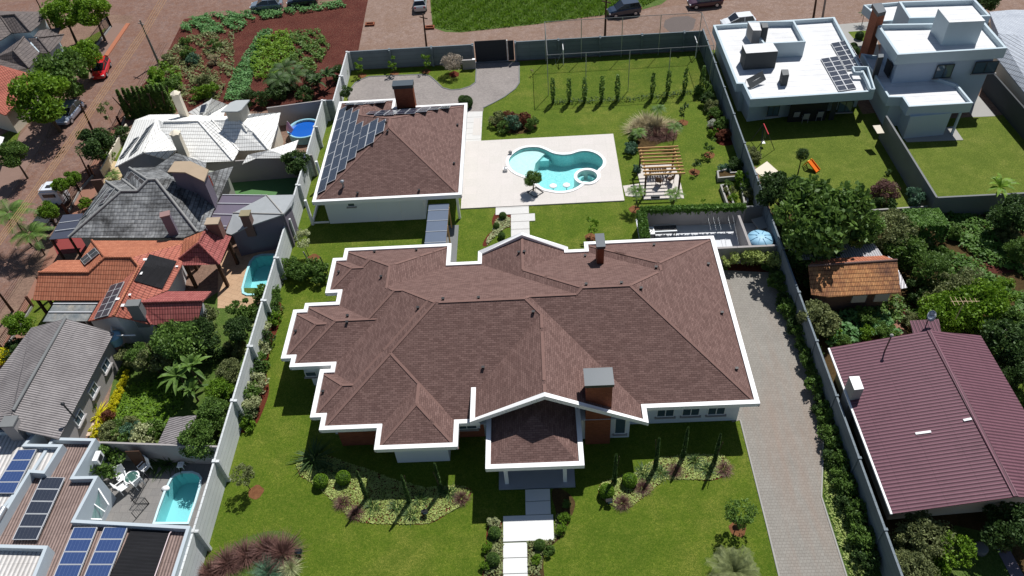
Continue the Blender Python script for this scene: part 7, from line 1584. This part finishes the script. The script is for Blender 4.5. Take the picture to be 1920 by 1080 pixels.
car('parked_car', 'dark blue car cut by the top edge beside the silver saloon', 567, 2, -30, 2, paint('dark_navy_paint', sr(28, 32, 48)), L=4.2)
car('parked_car', 'small grey car parked nose-down at the top edge near the vacant lot', 788, 6, 1, -20, paint('pale_silver_paint', sr(188, 192, 196), .6, .3), L=4.0)
car('parked_car', 'dark blue sport utility car parked across the street behind the ball court', 1170, 20, -28, 4, paint('dark_blue_paint', sr(30, 46, 66)), L=4.25, Hh=1.65, suv=True)
car('parked_car', 'dark maroon car at the top edge right of the blue sport utility car', 1322, 4, -28, 3, paint('maroon_paint', sr(62, 20, 36)), L=4.4)
car('parked_car', 'white car partly hidden behind the white flat-roofed house', 1384, 42, -28, 3, paint('white_car_paint', sr(225, 228, 230)), L=4.2)
# truck
p_ = P(104, 400, .8); q_ = P(112, 372, .8); a_ = math.atan2(q_.y-p_.y, q_.x-p_.x)
p0 = P(107, 362, 1.5); a_ = math.atan2(P(122,392,1).y-P(88,432,1).y, P(122,392,1).x-P(88,432,1).x)
tk = thing('parked_truck', 'white cab truck with an empty black chassis parked between street trees', 'truck', (P(96,394,.6).x, P(96,394,.6).y, .02), math.atan2(P(114,362,1).y-P(77,420,1).y, P(114,362,1).x-P(77,420,1).x), s=.8)
wp_ = paint('truck_white', sr(222, 228, 236))
b = MB(); b.prism([(1.0, -1.2), (3.0, -1.2), (3.25, -1.0), (3.25, 1.0), (3.0, 1.2), (1.0, 1.2)], .7, 2.7); b.box(1.1, 2.3, -1.0, 1.0, 2.7, 3.0); b.build('cab', wp_, tk)
b = MB(); b.box(3.2, 3.3, -1.0, 1.0, 1.8, 2.5); b.box(1.6, 2.6, -1.22, 1.22, 1.8, 2.45); b.box(.97, 1.02, -.8, .8, 1.9, 2.4); b.build('windows', carglass.m, tk)
b = MB(); b.box(1.5, 2.1, -.35, .35, 3.0, 3.03); b.build('roof_hatch', blackp, tk)
b = MB(); b.box(-3.6, 1.2, -.45, -.25, .75, 1.0); b.box(-3.6, 1.2, .25, .45, .75, 1.0)
for k in range(5): b.box(-3.5+k*1.0, -3.4+k*1.0, -.25, .25, .78, .95)
b.box(-3.0, -1.6, -1.0, 1.0, 1.0, 1.15); b.build('chassis', metald, tk)
b = MB(); b.tube([(.2, .75, .9), (.9, .75, .9)], .3, 14); b.build('fuel_tank', metalg, tk)
for x in (2.3, -1.8, -2.9):
    for y in (-1.0, 1.0): b = MB(); b.tube([(x, y-.2, .5), (x, y+.2, .5)], .5, 20); wh = b.build('wheel', tyre, tk); b = MB(); yy = y+(.2 if y > 0 else -.2); b.tube([(x, yy, .5), (x, yy*1.02, .5)], .26, 14); b.build('rim', rim_m, wh)
# ---------------------------------------------------------------- poles, wires, street things
polec = plain('pole_concrete', sr(150, 140, 132), .9, .15, 2)
def pole(label, u, v, ut, vt, h, mat, r=.17, arm=True, lean=True):
    p_ = P(u, v); t = thing('utility_pole', label, 'pole', (p_.x, p_.y, 0))
    top = P(ut, vt, h); dx, dy = (top.x-p_.x, top.y-p_.y) if lean else (0, 0)
    dx, dy = max(-.6, min(.6, dx)), max(-.6, min(.6, dy))
    b = MB(); b.tube([(0, 0, 0), (dx, dy, h)], [r, r*.6], 8); b.build('shaft', mat, t)
    if arm: b = MB(); b.bar((dx-.5, dy+.3, h-.5), (dx+.5, dy-.3, h-.5), .09, .1); b.build('crossarm', mat, t)
    return t
pole('tall pale concrete pole with a long shadow at the edge of the crop field', 298, 119, 262, 37.5, 5.9, polec)
pole('dark wooden pole beside the silver hatchback on the street', 176, 250, 150, 201, 4.2, woodd, .14)
pole('dark thin pole at the roadside before the cream-tiled house wall', 170, 334, 147.5, 297.5, 3.4, woodd, .1, False)
pole('brown pole behind the grey rear wall near the vacant lot', 800, 90, 793, 26, 4.6, woodd, .13)
pole('dark wooden pole behind the netted ball court', 1134, 74, 1137, -4, 5.6, woodd, .15)
pole('dark pole behind the white flat-roofed house', 1525, 34, 1536, -30, 5.6, woodd, .15); pole('grey pole right of the dark pole behind the white flat-roofed house', 1542, 34, 1553, -30, 5.6, polec, .15)
pole('brown post at the left edge by the street fence', 24, 584, 0, 545, 3.2, woodd, .13, False)
pole('thin dark mast among bushes in the top left corner', 104, 70, 62, -12, 6, woodd, .1, False)
pl = thing('power_lines', 'four thin parallel power lines over the left street', 'power line')
for k in range(4):
    o_ = k*4.5; b = MB(); pts = [P(a+o_, c, 5.6) for a, c in ((-60,525),(0,440),(60,358),(115,280),(170,198),(215,130),(262,62),(310,-20))]; b.tube(pts, .022, 5); b.build('wire', plain('wire_tan', sr(178, 140, 95), .7, .05) if 'wire_tan' not in MATS else MATS['wire_tan'], pl)
def fence(label, px, h=1.3, mat=None, rails=3, step=.16, name='railing_fence', base=.25):
    t = thing(name, label, 'fence'); pts = [Vector(P(*q)) for q in px]
    for A_, B2 in zip(pts, pts[1:]):
        L_ = (B2-A_).length; b = MB(); u_ = Vector((0, 0, 1)); b.obox((A_+B2)/2+u_*base/2, (B2-A_)/2, (B2-A_).normalized().cross(u_)*.07, u_*base/2); b.build('base_wall', conc, t)
        b = MB(); b.bar(A_+u_*h, B2+u_*h, .05); b.bar(A_+u_*(base+.1), B2+u_*(base+.1), .04); n_ = int(L_/step)
        for k in range(n_+1): c_ = A_.lerp(B2, k/n_); b.bar(c_+u_*base, c_+u_*h, .022)
        b.build('railing', mat or metald, t)
        for c_ in (A_, B2): b = MB(); b.box(c_.x-.09, c_.x+.09, c_.y-.09, c_.y+.09, 0, h+.1); b.build('post', mat or metald, t)
brownmet = plain('brown_metal', sr(92, 58, 46), .7, .15)
fence('dark railing fence round the villa lawn at the street corner', [(200,34),(209,51),(166,108)], 1.6)
fence('brown railing fence along the sidewalk before the cream-tiled house', [(238,215),(228,238),(196,300)], 1.3, brownmet)
fence('brown railing fence along the sidewalk before the mossy grey house', [(176,330),(150,360),(128,402)], 1.3, brownmet)
fence('brown railing fence at the left edge before the orange house lawn', [(62,575),(44,605),(8,660)], 1.2, brownmet)
wall_run('beige low street wall of the cream-tiled house', P(236, 232, 1)[:2], P(188, 318, 1)[:2], 1.0, [], 1, creamw, creamw, 'low_wall')
wall_run('brown brick gate wall between cream-tiled and mossy grey houses', P(170, 338, 1.8)[:2], P(190, 336, 1.8)[:2], 1.8, [], 1, MATS['brown_plaster'], MATS['brown_plaster'], 'gate_wall')
# swing set and slide
A_, B2 = P(1432, 232, 2.1), P(1441, 252, 2.1); t = thing('swing_set', 'swing frame with a red top bar on the neighbours lawn', 'swing set')
redm = plain('red_metal', sr(200, 60, 70), .5, .05); b = MB(); b.tube([A_, B2], .05, 8); b.build('top_bar', redm, t)
for p_, q in ((A_, (1407,265)), (A_, (1424,297)), (B2, (1452,281)), (B2, (1414,284))): b = MB(); b.tube([p_, P(*q)], .035, 6); b.build('leg', metald, t)
m_ = A_.lerp(B2, .5); b = MB()
for s_ in (-.2, .2): b.bar(m_+Vector((0, s_, 0)), m_+Vector((0, s_, -1.6)), .02)
b.build('ropes', metalg, t); b = MB(); b.obox(m_+Vector((0, 0, -1.6)), (.15, 0, 0), (0, .22, 0), (0, 0, .02)); b.build('swing_seat', white, t)
p_ = P(1520, 309, .4); t = thing('toy_slide', 'small bright orange plastic slide on the swing-set lawn', 'slide', (p_.x, p_.y, .02), -.9)
orp = plain('orange_plastic', sr(245, 120, 20), .4, .04); b = MB(); b.poly([(-.2, -.3, .75), (-.2, .3, .75), (.9, .3, .1), (.9, -.3, .1)][::-1]); b.poly([(-.2, -.3, .7), (-.2, .3, .7), (.9, .3, .05), (.9, -.3, .05)]); b.bar((-.2, -.3, .8), (.9, -.3, .15), .06, .12); b.bar((-.2, .3, .8), (.9, .3, .15), .06, .12); b.build('chute', orp, t)
b = MB()
for s_ in (-.28, .28): b.bar((-.25, s_, .85), (-.65, s_, 0), .07)
for k in range(3): b.bar((-.33-.1*k, -.28, .65-.22*k), (-.33-.1*k, .28, .65-.22*k), .07)
b.build('ladder', plain('yellow_plastic', sr(250, 180, 30), .4, .04), t)
# small garden lamps and odd things
for u, v, l in ((798,966,'at the front edge of the left bed'),(1142,946,'at the front left edge of the right bed'),(563,1040,'at the right edge of the corner bed'),(1383,983,'under the young tree by the driveway')):
    p_ = P(u, v); t = thing('garden_lamp', 'small black garden floodlight '+l, 'lamp', (p_.x, p_.y, .02)); b = MB(); b.lathe([(.05, 0), (.05, .35)], n=8); b.build('stem', blackp, t); b = MB(); b.obox((0, 0, .45), (.2, 0, .05), (0, .12, 0), (-.03, 0, .12)); b.build('head', blackp, t); b = MB(); b.obox((.05, -.125, .46), (.13, 0, .03), (0, .01, 0), (-.02, 0, .08)); b.build('lens', plain('lamp_lens', sr(120, 140, 165), .2, .05) if 'lamp_lens' not in MATS else MATS['lamp_lens'], t)
p_ = P(1836, 1032); b = MB(); b.lathe([(0, 0), (.42, .0), (.42, .35), (.36, .4), (0, .4)], (p_.x, p_.y, .02), 16); tag(b.build('tree_stump', MATS['weathered_concrete']), 'round grey stump on the small lawn in front of the maroon house', 'stump')
p_ = P(1866, 618, .6); b = MB(); b.obox((p_.x, p_.y, .55), (.5, .1, 0), (-.1, .4, 0), (0, 0, .5)); b.obox((p_.x+.2, p_.y-.3, 1.08), (.6, .1, 0), (-.05, .3, .02), (0, 0, .03)); tag(b.build('concrete_debris', conc), 'pile of pale broken concrete behind the maroon roof', 'debris')
p_ = P(1694, 418, .3)
p_ = P(1704, 437, .3); b = MB(); b.bar(P(1691,427,2.0), P(1711,449,1.0), .08); tag(b.build('white_plank', white), 'white plank leaning against the vine pergola', 'plank')
for u, v, l in ((694,47,'near the field edge'),(806,53,'near the vacant lot corner')):
    p_ = P(u, v); b = MB(); ring(b, [(p_.x-.6, p_.y-.35), (p_.x+.6, p_.y-.35), (p_.x+.6, p_.y+.35), (p_.x-.6, p_.y+.35)], [(p_.x-.45, p_.y-.2), (p_.x+.45, p_.y-.2), (p_.x+.45, p_.y+.2), (p_.x-.45, p_.y+.2)], 0, .25); tag(b.build('drain_box', bricko), 'small orange brick drain box '+l, 'drain box')
p_ = P(1900, 18)
